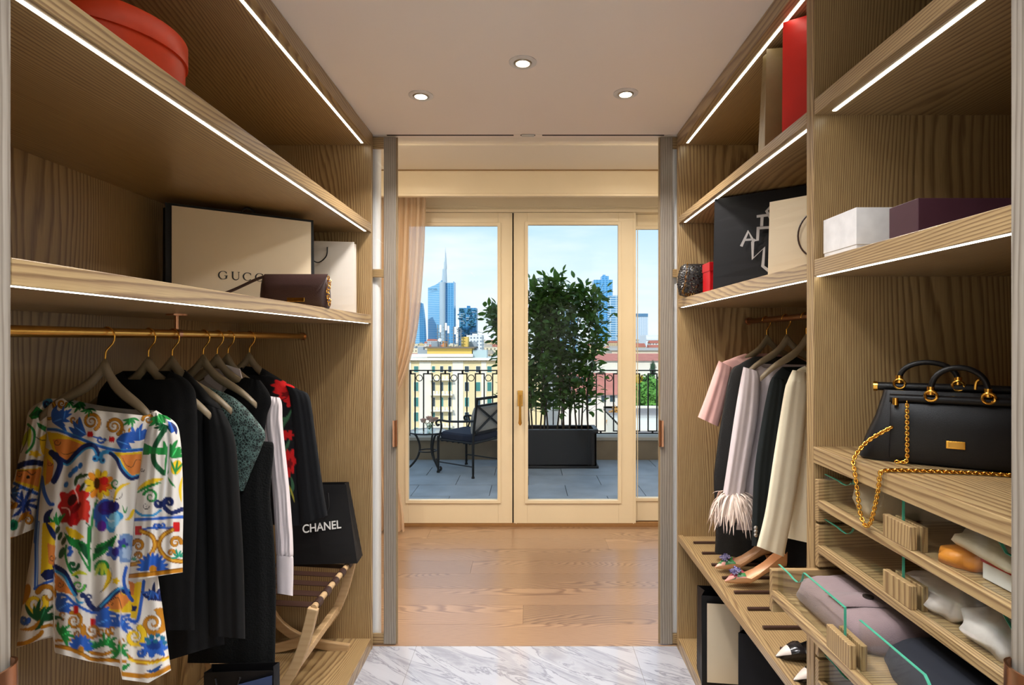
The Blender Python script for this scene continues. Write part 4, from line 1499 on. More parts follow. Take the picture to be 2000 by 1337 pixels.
# ------------------------------------------------------------------ bags and boxes
def paper_bag(name, label, A, B, z0, h, t, m, lean=(0, 0), topin=0.0, fold=0.5, cat='shopping bag', lining=None, group=None):
    """open paper carrier with gussets folded inwards; A, B front bottom corners, t depth away from the viewer"""
    A, B = Vector((A[0], A[1], 0)), Vector((B[0], B[1], 0))
    u = (B - A).normalized()
    n = Vector((-u.y, u.x, 0))
    w = (B - A).length
    lean = Vector((lean[0], lean[1], 0))
    root = thing(name, label, cat, ((A + B) / 2 + n * t / 2 + Vector((0, 0, z0))), group)

    def F(s, z, out=0.0, d=0.0):
        return A + u * (w * s) + n * (d - out) + Vector((0, 0, z0 + z)) + lean * (z / h)

    rings = []
    th = 0.0016
    N = 8
    for k in range(N + 1):
        f = k / N
        tt = t * (1 - topin * f)
        g = fold * tt * 0.42 * f ** 1.3 / w
        off = (t - tt) / 2
        bul = 0.006 * math.sin(math.pi * f)
        o = [F(0, h * f, 0, off), F(0.5, h * f, bul, off), F(1, h * f, 0, off), F(1 - g, h * f, 0, t / 2), F(1, h * f, 0, t - off), F(0.5, h * f, -bul, t - off), F(0, h * f, 0, t - off), F(g, h * f, 0, t / 2)]
        rings.append(o)
    inner = []
    for k in range(N, 0, -1):
        c = sum(rings[k], Vector()) / 8
        inner.append([q + (c - q).normalized() * th * 1.2 for q in rings[k]])
    body = MB().ring_loft(rings + inner)
    bo = body.build('bag_body', m, root)
    return root, F


def rope(root, F, s0, s1, h, z, m, out, drop=None, r=0.0035, up=0.10):
    """cord handle through two holes; up: standing arch, drop: hanging loop"""
    zz = h - z
    if drop is None:
        pts = crom([F(s0, zz, out), F(s0 + 0.02, zz + up * 0.75, out * 1.5), F((s0 + s1) / 2, zz + up, out * 1.5), F(s1 - 0.02, zz + up * 0.75, out * 1.5), F(s1, zz, out)], 6)
    else:
        pts = crom([F(s0, zz, out * 0.3), F(s0 + 0.02, zz - drop * 0.6, out), F((s0 + s1) / 2, zz - drop, out), F(s1 - 0.02, zz - drop * 0.6, out), F(s1, zz, out * 0.3)], 6)
    return MB().tube(pts, r, 6).build('cord_handle', m, root, smooth=True)


def edge_trim(root, F, h, m, w=0.016, sides=('l', 'r', 't', 'b'), width=0.5, out=0.008):
    ws = w / width
    nrm = (F(0, 0, 1) - F(0, 0, 0)).normalized()
    t = MB()
    th = 0.0012

    def strip(s0, s1, z0, z1):
        q = [F(s0, z0, out), F(s1, z0, out), F(s1, z1, out), F(s0, z1, out)]
        t.ext(q, nrm * th)
    if 'l' in sides:
        strip(0, ws, 0, h)
    if 'r' in sides:
        strip(1 - ws, 1, 0, h)
    if 't' in sides:
        strip(0, 1, h - w, h)
    if 'b' in sides:
        strip(0, 1, 0, w)
    return t.build('dark_border', m, root)


def arc(F, cs, cz, rs, rz, a0, a1, out, n=22):
    return [F(cs + rs * math.cos(math.radians(a0 + (a1 - a0) * k / n)), cz + rz * math.sin(math.radians(a0 + (a1 - a0) * k / n)), out) for k in range(n + 1)]


def roman_letters(word, F, s0, z0, hs, hz, gap, out, width):
    """thin-thick capitals G, U, C, I laid on a bag front; hs letter width as a fraction of the bag"""
    nrm = (F(0, 0, 1) - F(0, 0, 0)).normalized()
    mb = []
    s = s0
    k_, t_ = hz * 0.17, hz * 0.06

    def wv(pts, c):
        return pts
    for ch_ in word:
        m = MB()
        if ch_ in 'GC':
            n = 26
            a0, a1 = 42, 318
            pts, ws = [], []
            for k in range(n + 1):
                a = math.radians(a0 + (a1 - a0) * k / n)
                pts.append(F(s + hs / 2 + hs / 2 * math.cos(a), z0 + hz / 2 + hz / 2 * math.sin(a), out))
                ws.append(t_ + (k_ - t_) * abs(math.cos(a)) ** 1.5)
            m.ribbon(pts, ws, nrm, 0.0008)
            m.ribbon([F(s + hs * 0.88, z0 + hz * 0.68, out), F(s + hs * 0.88, z0 + hz * 0.94, out)], t_, nrm, 0.0008)
            if ch_ == 'G':
                m.ribbon([F(s + hs * 0.87, z0 + hz * 0.10, out), F(s + hs * 0.87, z0 + hz * 0.46, out)], k_, nrm, 0.0008)
                m.ribbon([F(s + hs * 0.62, z0 + hz * 0.46, out), F(s + hs * 1.04, z0 + hz * 0.46, out)], t_, nrm, 0.0008)
            step = hs
        elif ch_ == 'U':
            q = [F(s + hs * 0.14, z0 + hz, out), F(s + hs * 0.14, z0 + hz * 0.35, out)]
            cur = [F(s + hs * 0.5 - hs * 0.36 * math.cos(a), z0 + hz * 0.35 - hz * 0.35 * math.sin(a), out) for a in [math.pi * k / 12 for k in range(13)]]
            pts = [q[0]] + cur + [F(s + hs * 0.86, z0 + hz, out)]
            ws = [k_, k_] + [k_ + (t_ - k_) * k / 11 for k in range(12)] + [t_]
            m.ribbon(pts, ws, nrm, 0.0008)
            m.ribbon([F(s + hs * 0.0, z0 + hz, out), F(s + hs * 0.28, z0 + hz, out)], t_, nrm, 0.0008)
            m.ribbon([F(s + hs * 0.74, z0 + hz, out), F(s + hs * 0.98, z0 + hz, out)], t_, nrm, 0.0008)
            step = hs * 0.95
        else:
            m.ribbon([F(s + hs * 0.15, z0, out), F(s + hs * 0.15, z0 + hz, out)], k_, nrm, 0.0008)
            step = hs * 0.3
        mb.append(m)
        s += step + gap
    return mb


def text_on(root, name, body, size, F, s0, z0, out, m, bold=0.0, width=1.0, sx=1.0):
    o0 = F(s0, z0, out)
    ux_ = (F(s0 + 0.1, z0, out) - o0).normalized()
    uz_ = (F(s0, z0 + 0.1, out) - o0).normalized()
    un = ux_.cross(uz_)
    cv = bpy.data.curves.new(name, 'FONT')
    cv.body = body
    cv.size = size
    cv.extrude = 0.0004
    cv.offset = bold
    cv.space_character = 1.0
    o = text_mesh(name, cv, m)
    mw = Matrix.Identity(4)
    for i in range(3):
        mw[i][0], mw[i][1], mw[i][2], mw[i][3] = ux_[i] * sx, uz_[i], un[i], o0[i]
    o.parent = root
    o.matrix_parent_inverse = world_m(root).inverted()
    o.matrix_basis = mw
    return o


M_ivory = mat('ivory_card', (226, 208, 178), 0.55, noise=0.02, nscale=6)
M_whitecard = mat('white_card', (222, 214, 204), 0.5, noise=0.02, nscale=6)
M_kprint = mat('black_print', (24, 22, 22), 0.5)
M_wprint = mat('white_print', (226, 224, 220), 0.5)

# shelf 2 left: large ivory bag with black edges
SH2 = R(0.1268)
g1, F = paper_bag('carrier_bag', 'large ivory carrier bag edged in black on the wardrobe shelf', (-1.353, 2.10), (-0.917, 2.42), SH2, 0.392, 0.16, M_black, topin=0.3)
MB().ext([F(0.035, 0.012, 0.0085), F(0.965, 0.012, 0.0085), F(0.965, 0.376, 0.0085), F(0.035, 0.376, 0.0085)], (F(0, 0, 1) - F(0, 0, 0)) * 0.001).build('front_panel', M_ivory, g1)
for m in roman_letters('GUCCI', F, 0.322, 0.112, 0.056, 0.031, 0.026, 0.0098, 0.54):
    m.build('printed_letter', M_kprint, g1)
MB().tube(crom([F(0.47, 0.388, 0.004), F(0.50, 0.402, 0.0), F(0.53, 0.402, 0.0), F(0.56, 0.388, 0.004)], 4), 0.005, 6).build('cord_handle', M_black, g1)
g2, F = paper_bag('gift_bag', 'plain white gift bag with black cord by the end panel of the shelf', (-1.05, 2.665), (-0.836, 2.70), SH2, 0.345, 0.085, M_whitecard, topin=0.2)
rope(g2, F, 0.05, 0.44, 0.345, 0.03, M_black, 0.012, drop=0.075, r=0.003)

# brown clutch
YB = 2.185
cl = thing('clutch_bag', 'small dark brown leather clutch with brass plate on the shelf edge', 'handbag', (-0.92, YB + 0.02, SH2))
w0, w1 = X(505, YB), X(638, YB)
rings = []
for z, d, s in ((0.0, 0.030, 0.97), (0.01, 0.036, 1.0), (0.05, 0.037, 1.0), (0.09, 0.03, 0.99), (0.118, 0.018, 0.97), (0.130, 0.006, 0.94)):
    rg = []
    c = (w0 + w1) / 2
    hw = (w1 - w0) / 2 * s
    for k in range(28):
        a = 2 * math.pi * k / 28
        ca, sa = math.cos(a), math.sin(a)
        rg.append((c + hw * math.copysign(abs(ca) ** 0.22, ca), YB + 0.03 + d * math.copysign(abs(sa) ** 0.5, sa), SH2 + z))
    rings.append(rg)
M_clutch = mat('clutch_leather', (66, 46, 44), 0.38, bump=0.15, bscale=260)
MB().ring_loft(rings).build('pouch', M_clutch, cl, smooth=True)
flp = []
for k in range(15):
    s = k / 14
    x = w0 + 0.012 + (w1 - w0 - 0.016) * s
    dip = 0.094 * (1 - abs(2 * s - 1) ** 5)
    flp.append((x, dip))
rows = []
for j in range(9):
    f = j / 8
    r = []
    for (x, dip) in flp:
        z = 0.132 - (dip + 0.012) * f
        yo = 0.006 + 0.031 * min(1, (0.13 - z) / 0.05) ** 0.7 if z < 0.13 else 0.004
        r.append((x, YB + 0.03 - yo - 0.0035, SH2 + z))
    rows.append(r)
back = [[(p[0], p[1] + 0.004, p[2]) for p in r] for r in rows]
fm = MB().grid(rows)
fm.grid([list(reversed(r)) for r in back])
fp = fm.build('flap', M_clutch, cl, smooth='all')
MB().box(X(563, YB), X(597, YB), YB - 0.013, YB - 0.009, SH2 + 0.022, SH2 + 0.037).build('brass_plate', M_gold, cl, bevel=0.001)
MB().tube(crom([(w0 + 0.008, YB + 0.03, SH2 + 0.122), (w0 - 0.02, YB + 0.025, SH2 + 0.112), (w0 - 0.10, YB + 0.01, SH2 + 0.070), (w0 - 0.15, YB - 0.02, SH2 + 0.042), (w0 - 0.185, YB - 0.05, SH2 + 0.012), (w0 - 0.16, YB - 0.04, SH2 + 0.007), (w0 - 0.05, YB + 0.0, SH2 + 0.007)], 5), 0.006, 6).build('shoulder_strap', M_clutch, cl, smooth=True)
chn = MB()
for k in range(9):
    c = Vector((w1 + 0.004 + 0.004 * math.sin(k), YB + 0.008, SH2 + 0.115 - 0.0125 * k))
    chn.tube([c + Vector(((0.006 if k % 2 else 0.002) * math.cos(a), (0.002 if k % 2 else 0.006) * math.cos(a), 0.008 * math.sin(a))) for a in [2 * math.pi * j / 10 for j in range(10)]], 0.0018, 5, True)
chn.build('side_chain', M_gold, cl, smooth=True)

# hat box on the top shelf
hb = thing('hat_box', 'round orange-red hat box with lid on the top wardrobe shelf', 'hat box', (-1.178, 1.541, R(0.585)))
M_red = mat('hatbox_red', (238, 72, 28), 0.42, noise=0.03)
MB().lathe([(0.203, 0.0), (0.205, 0.004), (0.205, 0.24), (0.2, 0.245)], (-1.178, 1.541, R(0.586)), 64).build('box_body', M_red, hb, smooth=True)
MB().lathe([(0.206, 0.200), (0.212, 0.201), (0.212, 0.258), (0.209, 0.262), (0.02, 0.263)], (-1.178, 1.541, R(0.586)), 64).build('lid', M_red, hb, smooth=True)
MB().ring_loft([[(-1.178 + (0.2125 + d) * math.cos(a), 1.541 + (0.2125 + d) * math.sin(a), R(0.586) + z) for d, z in ((0, 0.216), (0.001, 0.216), (0.001, 0.24), (0, 0.24))] for a in [math.radians(200 + 5 * k) for k in range(8)]]).build('ribbon', M_brown, hb)

# black bag on the luggage rack
kb, F = paper_bag('carrier_bag', 'black carrier bag with white lettering standing on the luggage rack', (-1.10, 2.585), (-0.79, 2.60), 0.527, 0.345, 0.10, M_black, lean=(-0.075, 0.05), topin=0.5)
text_on(kb, 'lettering', 'CHANEL', 0.052, F, 0.28, 0.140, 0.0095, M_wprint, bold=0.0008, sx=0.86)
nrm = (F(0, 0, 1) - F(0, 0, 0)).normalized()
em = MB()
em.ribbon(arc(F, 0.41, 0.225, 0.075, 0.022, 40, 320, 0.0095), 0.007, nrm, 0.0008)
em.ribbon(arc(F, 0.48, 0.225, 0.075, 0.022, 220, -140 + 280, 0.0096)[::1], 0.007, nrm, 0.0008)
em.build('emblem', M_wprint, kb)
rope(kb, F, 0.42, 0.74, 0.345, 0.03, M_black, 0.012, drop=0.11, r=0.0035)
# dark bag on the wardrobe floor
db, F = paper_bag('paper_bag', 'open black and navy paper bag on the floor under the coats', (-1.07, 1.852), (-0.845, 1.864), 0.061, 0.40, 0.062, M_black, topin=0.2)
MB().ext([F(0.45, 0.01, 0.0085), F(1.0, 0.01, 0.0085), F(1.0, 0.392, 0.0085), F(0.45, 0.362, 0.0085)], nrm * 0.001).build('navy_panel', mat('navy_card', (48, 66, 104), 0.5), db)
MB().tube(crom([F(0.2, 0.39, 0.012), F(0.25, 0.355, 0.014), F(0.42, 0.33, 0.014), F(0.55, 0.39, 0.012)], 5), 0.004, 6).build('cord_handle', M_black, db)

# luggage rack
lr = thing('luggage_rack', 'folding bentwood luggage rack with dark leather straps under the clothes', 'luggage rack', (-1.08, 2.45, 0.06))
YA, YBk = 2.215, 2.70
XR1, XL1, ZR = -0.845, -1.32, 0.505


def rack_leg(x0, z0, x1, z1, y, bow):
    """curved flat leg from (x0,z0) to (x1,z1)"""
    pts = []
    for k in range(15):
        s = k / 14
        b = math.sin(math.pi * s) * bow
        dx, dz = x1 - x0, z1 - z0
        L = math.hypot(dx, dz)
        pts.append(Vector((x0 + dx * s - dz / L * b, y, z0 + dz * s + dx / L * b)))
    m = MB()
    rings = []
    for i, p in enumerate(pts):
        tg = (pts[min(i + 1, 14)] - pts[max(i - 1, 0)]).normalized()
        nn = Vector((-tg.z, 0, tg.x)) * 0.021
        rings.append([p - nn + Vector((0, -0.011, 0)), p + nn + Vector((0, -0.011, 0)), p + nn + Vector((0, 0.011, 0)), p - nn + Vector((0, 0.011, 0))])
    m.ring_loft(rings)
    return m


for y in (YA, YBk):
    dy = 0.0
    rack_leg(XR1, ZR, XL1 - 0.02, 0.066, y, 0.15).build('leg', wRack, lr, bevel=0.004)
    rack_leg(XL1, ZR, XR1 - 0.02, 0.066, y + (0.025 if y == YA else 0.025), -0.15).build('leg', wRack, lr, bevel=0.004)
for x in (XR1, XL1):
    MB().tube([(x, YA, ZR), (x, YBk + 0.02, ZR)], 0.013, 10).build('top_rail', wRack, lr, smooth=True)
MB().box(-0.935, -0.905, YA, YBk + 0.03, 0.255, 0.285).build('stretcher', wRack, lr, bevel=0.003)
MB().box(-1.255, -1.225, YA, YBk, 0.255, 0.285).build('stretcher', wRack, lr, bevel=0.003)
for k in range(5):
    y = YA + 0.045 + k * 0.095
    pts = []
    for j in range(9):
        a = math.pi * 1.35 * j / 8 - 0.6
        pts.append((XR1 + 0.0165 * math.cos(a), ZR + 0.0165 * math.sin(a)))
    ptl = [(XL1 - (p[0] - XR1), p[1]) for p in reversed(pts)]
    top = pts + [(-1.08, ZR + 0.004)] + ptl
    rings = [[(x, y - 0.022, z), (x, y + 0.022, z), (x + 0.0001, y + 0.022, z - 0.0028), (x + 0.0001, y - 0.022, z - 0.0028)] for x, z in top]
    MB().ring_loft(rings).build('strap', M_brown, lr, smooth=True)

# ---- right-hand shelves
S1, S2 = R(0.6185), R(0.2075)
ob, F = paper_bag('gift_bag', 'olive green paper bag beside the red bag on the top shelf', (0.772, 1.84), (1.00, 1.80), S1, 0.345, 0.10, mat('olive_paper', (140, 118, 76), 0.5), lean=(0.012, 0), topin=0.5)
rb, F = paper_bag('gift_bag', 'bright red paper bag with folded side on the top shelf', (0.770, 1.71), (0.93, 1.60), S1, 0.352, 0.11, mat('red_paper', (232, 40, 28), 0.4, noise=0.02), lean=(0.0, 0.0), topin=0.25, fold=0.9)
MB().ext([F(0.36, 0.352, 0.002), F(1.0, 0.352, 0.030), F(1.0, 0.02, 0.012), F(0.80, 0.02, 0.002)], (F(0, 0, 1) - F(0, 0, 0)) * 0.002).build('front_fold', mat('red_paper', (232, 40, 28), 0.4), rb)

lb, F = paper_bag('carrier_bag', 'large black carrier bag with grey angular letters on the shelf', (0.752, 2.295), (1.11, 2.02), S2, 0.370, 0.13, mat('charcoal_paper', (17, 16, 19), 0.65, noise=0.03, spec=0.25), topin=0.3)
nrm = (F(0, 0, 1) - F(0, 0, 0)).normalized()
A_ = F(0, 0, 0.009)
u_ = (F(1, 0, 0.009) - A_)


def on_bag(px, py):
    """where the sight line of a photo point meets the bag front"""
    d = P(px, py, 1.0) - Vector((0, 0, CZ))
    n_ = u_.normalized().cross(Vector((0, 0, 1)))
    t_ = (A_ - Vector((0, 0, CZ))).dot(n_) / d.dot(n_)
    return Vector((0, 0, CZ)) + d * t_


q = lambda x, y: on_bag(1340 + x / 4.457, 340 + y / 4.457)
M_gprint = mat('grey_print', (176, 172, 172), 0.5)
for nm, pts, ww in (('printed_letter', [(480, 628), (542, 497), (590, 590)], 0.011), ('printed_letter', [(512, 572), (575, 568)], 0.008),
                    ('printed_letter', [(615, 368), (760, 350)], 0.010), ('printed_letter', [(662, 370), (658, 452)], 0.011), ('printed_letter', [(615, 470), (740, 462)], 0.010),
                    ('printed_letter', [(628, 470), (622, 575), (590, 572)], 0.011), ('printed_letter', [(580, 585), (580, 735), (680, 640), (668, 800), (720, 840)], 0.012),
                    ('printed_letter', [(740, 280), (700, 320), (745, 400)], 0.010)):
    MB().ribbon([q(*p) for p in pts], ww, nrm, 0.0008).build(nm, M_gprint, lb)
wbg, F = paper_bag('gift_bag', 'cream white gift bag with brown cord in front of black carrier', (0.778, 1.83), (0.99, 1.60), S2, 0.243, 0.09, M_ivory, topin=0.3)
MB().tube([F(0.52 + 0.20 * math.cos(a), 0.115 + 0.072 * math.sin(a), 0.012) for a in [2 * math.pi * k / 36 for k in range(36)]], 0.0028, 6, True).build('stitched_ring', M_brown, wbg, smooth=True)
rope(wbg, F, 0.42, 0.66, 0.243, 0.012, M_black, 0.010, drop=0.05, r=0.004)

rbx = thing('red_box', 'small glossy red box behind the sequined bag', 'box', (0.88, 2.55, S2))
MB().box(0.805, 0.97, 2.50, 2.60, S2, S2 + 0.135).build('box_body', mat('box_red', (176, 20, 26), 0.3), rbx, bevel=0.002)
MB().box(0.803, 0.972, 2.498, 2.602, S2 + 0.10, S2 + 0.14).build('lid', mat('box_red', (206, 28, 34), 0.3), rbx, bevel=0.002)

sq = thing('sequined_bag', 'small black sequined evening bag overhanging the far shelf end', 'handbag', (0.80, 2.72, S2))
rings = []
for z, rx, ry in ((0.002, 0.055, 0.03), (0.012, 0.078, 0.042), (0.06, 0.086, 0.046), (0.11, 0.082, 0.042), (0.145, 0.07, 0.03), (0.158, 0.055, 0.014)):
    rings.append([(0.805 + rx * math.cos(a), 2.72 + ry * math.sin(a), S2 + z + 0.001) for a in [2 * math.pi * k / 28 for k in range(28)]])
MB().ring_loft(rings).build('pouch', mat('sequin_black', (34, 32, 32), 0.3, noise=0.6, nscale=120, bump=0.8, bscale=160), sq, smooth=True)
sqm = MB()
random.seed(8)
for k in range(420):
    a = random.uniform(-math.pi, 0.3)
    z = random.uniform(0.008, 0.155)
    rx = np.interp(z, [0.002, 0.012, 0.06, 0.11, 0.145, 0.158], [0.055, 0.078, 0.086, 0.082, 0.07, 0.055]) + 0.001
    ry = np.interp(z, [0.002, 0.012, 0.06, 0.11, 0.145, 0.158], [0.03, 0.042, 0.046, 0.042, 0.03, 0.014]) + 0.001
    c = Vector((0.805 + rx * math.cos(a), 2.72 + ry * math.sin(a), S2 + z))
    n_ = (Vector((math.cos(a) / rx, math.sin(a) / ry, 0)).normalized() + Vector((random.uniform(-.5, .5), random.uniform(-.5, .5), random.uniform(-.5, .5)))).normalized()
    t1 = n_.orthogonal().normalized()
    t2 = n_.cross(t1)
    r = random.uniform(0.002, 0.0036)
    sqm.ext([c + (t1 * math.cos(b) + t2 * math.sin(b)) * r for b in [2 * math.pi * j / 6 for j in range(6)]], n_ * 0.0005)
sqm.build('sequins', mat('sequin_silver', (120, 114, 106), 0.2, 1.0), sq)['kind'] = 'stuff'
chn = MB()
path = crom([(0.755, 2.672, S2 + 0.155), (0.748, 2.670, S2 + 0.10), (0.742, 2.672, S2 + 0.05), (0.735, 2.68, S2 + 0.02), (0.76, 2.676, S2 + 0.008), (0.79, 2.672, S2 + 0.01)], 5)
for k, c in enumerate(path):
    c = Vector(c)
    chn.tube([c + Vector(((0.005 if k % 2 else 0.001) * math.cos(a), (0.001 if k % 2 else 0.005) * math.cos(a), 0.0065 * math.sin(a))) for a in [2 * math.pi * j / 8 for j in range(8)]], 0.0014, 4, True)
chn.build('chain_strap', mat('old_brass', (150, 116, 62), 0.35, 1.0), sq)

# boxes on the near shelf
S3 = R(0.2125)
wbx = thing('white_box', 'plain white cardboard box on the shelf beside the plum box', 'box', (0.86, 1.394, S3))
MB().box(0.77, 0.95, 1.322, 1.466, S3, S3 + 0.097).build('box_body', mat('white_board', (236, 234, 234), 0.4), wbx, bevel=0.001)
MB().box(0.7685, 0.9515, 1.3205, 1.4675, S3 + 0.012, S3 + 0.099).build('lid', mat('white_board', (236, 234, 234), 0.4), wbx, bevel=0.001)
pbx = thing('plum_box', 'dark plum cardboard box on the shelf next to the white box', 'box', (0.97, 1.197, S3))
MB().box(0.798, 1.15, 1.152, 1.242, S3, S3 + 0.075).build('box_body', mat('plum_board', (70, 40, 52), 0.4), pbx, bevel=0.001)
MB().box(0.7965, 1.1515, 1.1505, 1.2435, S3 + 0.010, S3 + 0.078).build('lid', mat('plum_board', (70, 40, 52), 0.4), pbx, bevel=0.001)

# lower right: bags under the shoe shelf
g3, F = paper_bag('carrier_bag', 'ivory carrier bag with black border under the shoe shelf', (0.752, 2.44), (1.08, 2.40), 0.061, 0.385, 0.13, M_black, topin=0.2)
MB().ext([F(0.06, 0.022, 0.0085), F(0.94, 0.022, 0.0085), F(0.94, 0.362, 0.0085), F(0.06, 0.362, 0.0085)], (F(0, 0, 1) - F(0, 0, 0)) * 0.001).build('front_panel', M_ivory, g3)
g4, F = paper_bag('carrier_bag', 'plain black carrier bag under the shoe shelf in front of the ivory one', (0.782, 2.10), (1.10, 1.96), 0.061, 0.40, 0.13, mat('charcoal_paper', (34, 33, 37), 0.5), topin=0.2)

# ------------------------------------------------------------------ black handbag with chain
HZ = R(-0.2795)
hbg = thing('top_handle_handbag', 'black leather top-handle handbag with gold chain on the oak worktop', 'handbag', (1.0, 1.30, HZ))
A0, B0 = Vector((0.83, 1.294, 0)), Vector((1.055, 1.152, 0))
hu = (B0 - A0).normalized()
hn = Vector((-hu.y, hu.x, 0))
hw_ = (B0 - A0).length + 0.02
M_hb = mat('black_calf', (9, 7, 9), 0.4, bump=0.12, bscale=500, spec=0.35)


def H(s, d, z):
    return A0 + hu * (s * hw_) + hn * d + Vector((0, 0, HZ + z))


def rbox(sections, n=28, p=0.28):
    rings = []
    for z, s0, s1, d0, d1 in sections:
        rg = []
        for k in range(n):
            a = 2 * math.pi * k / n
            ca, sa = math.cos(a), math.sin(a)
            rg.append(H((s0 + s1) / 2 + (s1 - s0) / 2 * math.copysign(abs(ca) ** p, ca), (d0 + d1) / 2 + (d1 - d0) / 2 * math.copysign(abs(sa) ** p, sa), z))
        rings.append(rg)
    return MB().ring_loft(rings)


rbox([(0.0, -0.20, 1.12, 0.006, 0.13), (0.006, -0.22, 1.15, 0.003, 0.134), (0.05, -0.17, 1.10, 0.008, 0.125), (0.10, -0.10, 1.05, 0.02, 0.11), (0.15, -0.05, 1.02, 0.035, 0.095), (0.162, -0.04, 1.01, 0.04, 0.09)]).build('bag_body', M_hb, hbg, smooth=True)
fl_ = rbox([(0.012, 0.0, 1.0, -0.008, 0.003), (0.018, -0.005, 1.005, -0.009, 0.004), (0.08, 0.0, 1.0, -0.006, 0.012), (0.128, 0.005, 0.995, 0.002, 0.03), (0.140, 0.01, 0.99, 0.012, 0.04)]).build('front_flap', M_hb, hbg, smooth=True)
MB().tube([H(0.0, 0.012, 0.146), H(0.36, 0.010, 0.147), H(0.80, 0.010, 0.147), H(1.03, 0.012, 0.146)], 0.0095, 12).build('flap_roll', M_hb, hbg, smooth=True)
MB().tube([H(-0.10, 0.075, 0.168), H(0.55, 0.07, 0.170), H(1.0, 0.07, 0.168)], 0.010, 12).build('frame_roll', M_hb, hbg, smooth=True)
for s, d, z in ((-0.115, 0.075, 0.168), (1.03, 0.012, 0.146)):
    MB().tube([H(s, d, z), H(s + 0.03, d, z)], 0.0118, 12).build('end_cap', M_gold, hbg, smooth=True)
for (s0, s1, d, z0, top) in ((0.07, 0.46, 0.07, 0.182, 0.046), (0.27, 0.62, 0.004, 0.162, 0.058)):
    pts = []
    for k in range(19):
        a = math.pi * k / 18
        pts.append(H((s0 + s1) / 2 - (s1 - s0) / 2 * math.cos(a), d - 0.004 * math.sin(a), z0 + top * math.sin(a) ** 0.8))
    MB().tube(pts, 0.0062, 10).build('handle', M_hb, hbg, smooth=True)
    for s in (s0, s1):
        c = H(s, d - 0.006, z0 - 0.006)
        MB().tube([c + hu * (0.011 * math.cos(a)) + Vector((0, 0, 0.011 * math.sin(a))) for a in [2 * math.pi * k / 16 for k in range(16)]], 0.0030, 8, True).build('handle_ring', M_gold, hbg, smooth=True)
        MB().tube([H(s, d, z0 + 0.014), H(s, d, z0 - 0.004)], 0.0078, 10).build('ferrule', M_gold, hbg, smooth=True)
MB().box(-0.017, 0.017, -0.002, 0.002, -0.0085, 0.0085).build('name_plate', M_gold, hbg, bevel=0.001).matrix_basis = Matrix.Translation(H(0.42, -0.0105, 0.052)) @ Matrix.Rotation(math.atan2(hu.y, hu.x), 4, 'Z')
MB().box(-0.013, 0.013, -0.0032, 0.002, -0.0055, 0.0055).build('plate_inlay', M_brass, hbg).matrix_basis = Matrix.Translation(H(0.42, -0.0105, 0.052)) @ Matrix.Rotation(math.atan2(hu.y, hu.x), 4, 'Z')
MB().tube([H(0.04, -0.002, 0.148), H(0.04, -0.002, 0.132)], 0.006, 10).build('turn_lock', M_gold, hbg, smooth=True)


def chain(pts, r=0.0052, wire=0.0017):
    """oval links one after another along pts"""
    pts = [Vector(p) for p in pts]
    seg = [0.0]
    for a, b in zip(pts[:-1], pts[1:]):
        seg.append(seg[-1] + (b - a).length)
    m = MB()
    n = int(seg[-1] / (r * 1.35))
    for i in range(n):
        s = seg[-1] * (i + 0.5) / n
        j = max(k for k in range(len(seg)) if seg[k] <= s)
        j = min(j, len(pts) - 2)
        f = (s - seg[j]) / max(seg[j + 1] - seg[j], 1e-9)
        c = pts[j].lerp(pts[j + 1], f)
        t = (pts[j + 1] - pts[j]).normalized()
        sd_ = t.cross(Vector((0.3, -1, 0.35))).normalized()
        if i % 2:
            sd_ = (sd_ + t.cross(sd_) * 1.1).normalized()
        else:
            sd_ = (sd_ - t.cross(sd_) * 0.7).normalized()
        m.tube([c + t * (r * 1.12 * math.cos(a)) + sd_ * (r * 0.72 * math.sin(a)) for a in [2 * math.pi * k / 9 for k in range(9)]], wire, 5, True)
    return m


cpts = crom([tuple(H(0.015, -0.012, 0.082)), (0.786, 1.305, HZ + 0.045), (0.752, 1.301, HZ + 0.006), (0.7455, 1.287, HZ - 0.02), (0.747, 1.281, HZ - 0.054), (0.747, 1.269, HZ - 0.106), (0.7465, 1.256, HZ - 0.125), (0.7465, 1.244, HZ - 0.131), (0.7465, 1.232, HZ - 0.122), (0.7465, 1.221, HZ - 0.100), (0.7465, 1.203, HZ - 0.044), (0.7455, 1.195, HZ - 0.010), (0.752, 1.192, HZ + 0.003), (0.80, 1.19, HZ + 0.0045), (0.87, 1.178, HZ + 0.0045), (0.96, 1.158, HZ + 0.0045), (1.05, 1.115, HZ + 0.0045)], 8)
chain(cpts).build('shoulder_chain', M_gold, hbg, smooth='all')
chain([H(0.115, -0.012, 0.142), H(0.115, -0.015, 0.06), H(0.115, -0.016, 0.012), H(0.105, -0.018, 0.006), H(0.04, -0.016, 0.005)], 0.0046, 0.0016).build('front_chain', M_gold, hbg, smooth='all')
cl2 = MB()
cl2.tube(crom([H(0.55, 0.02, 0.172), H(0.56, 0.02, 0.190), H(0.60, 0.02, 0.195), H(0.63, 0.02, 0.183), H(0.635, 0.015, 0.165), H(0.64, 0.01, 0.145)], 5), 0.003, 7)
cl2.build('clasp_hook', M_gold, hbg, smooth=True)

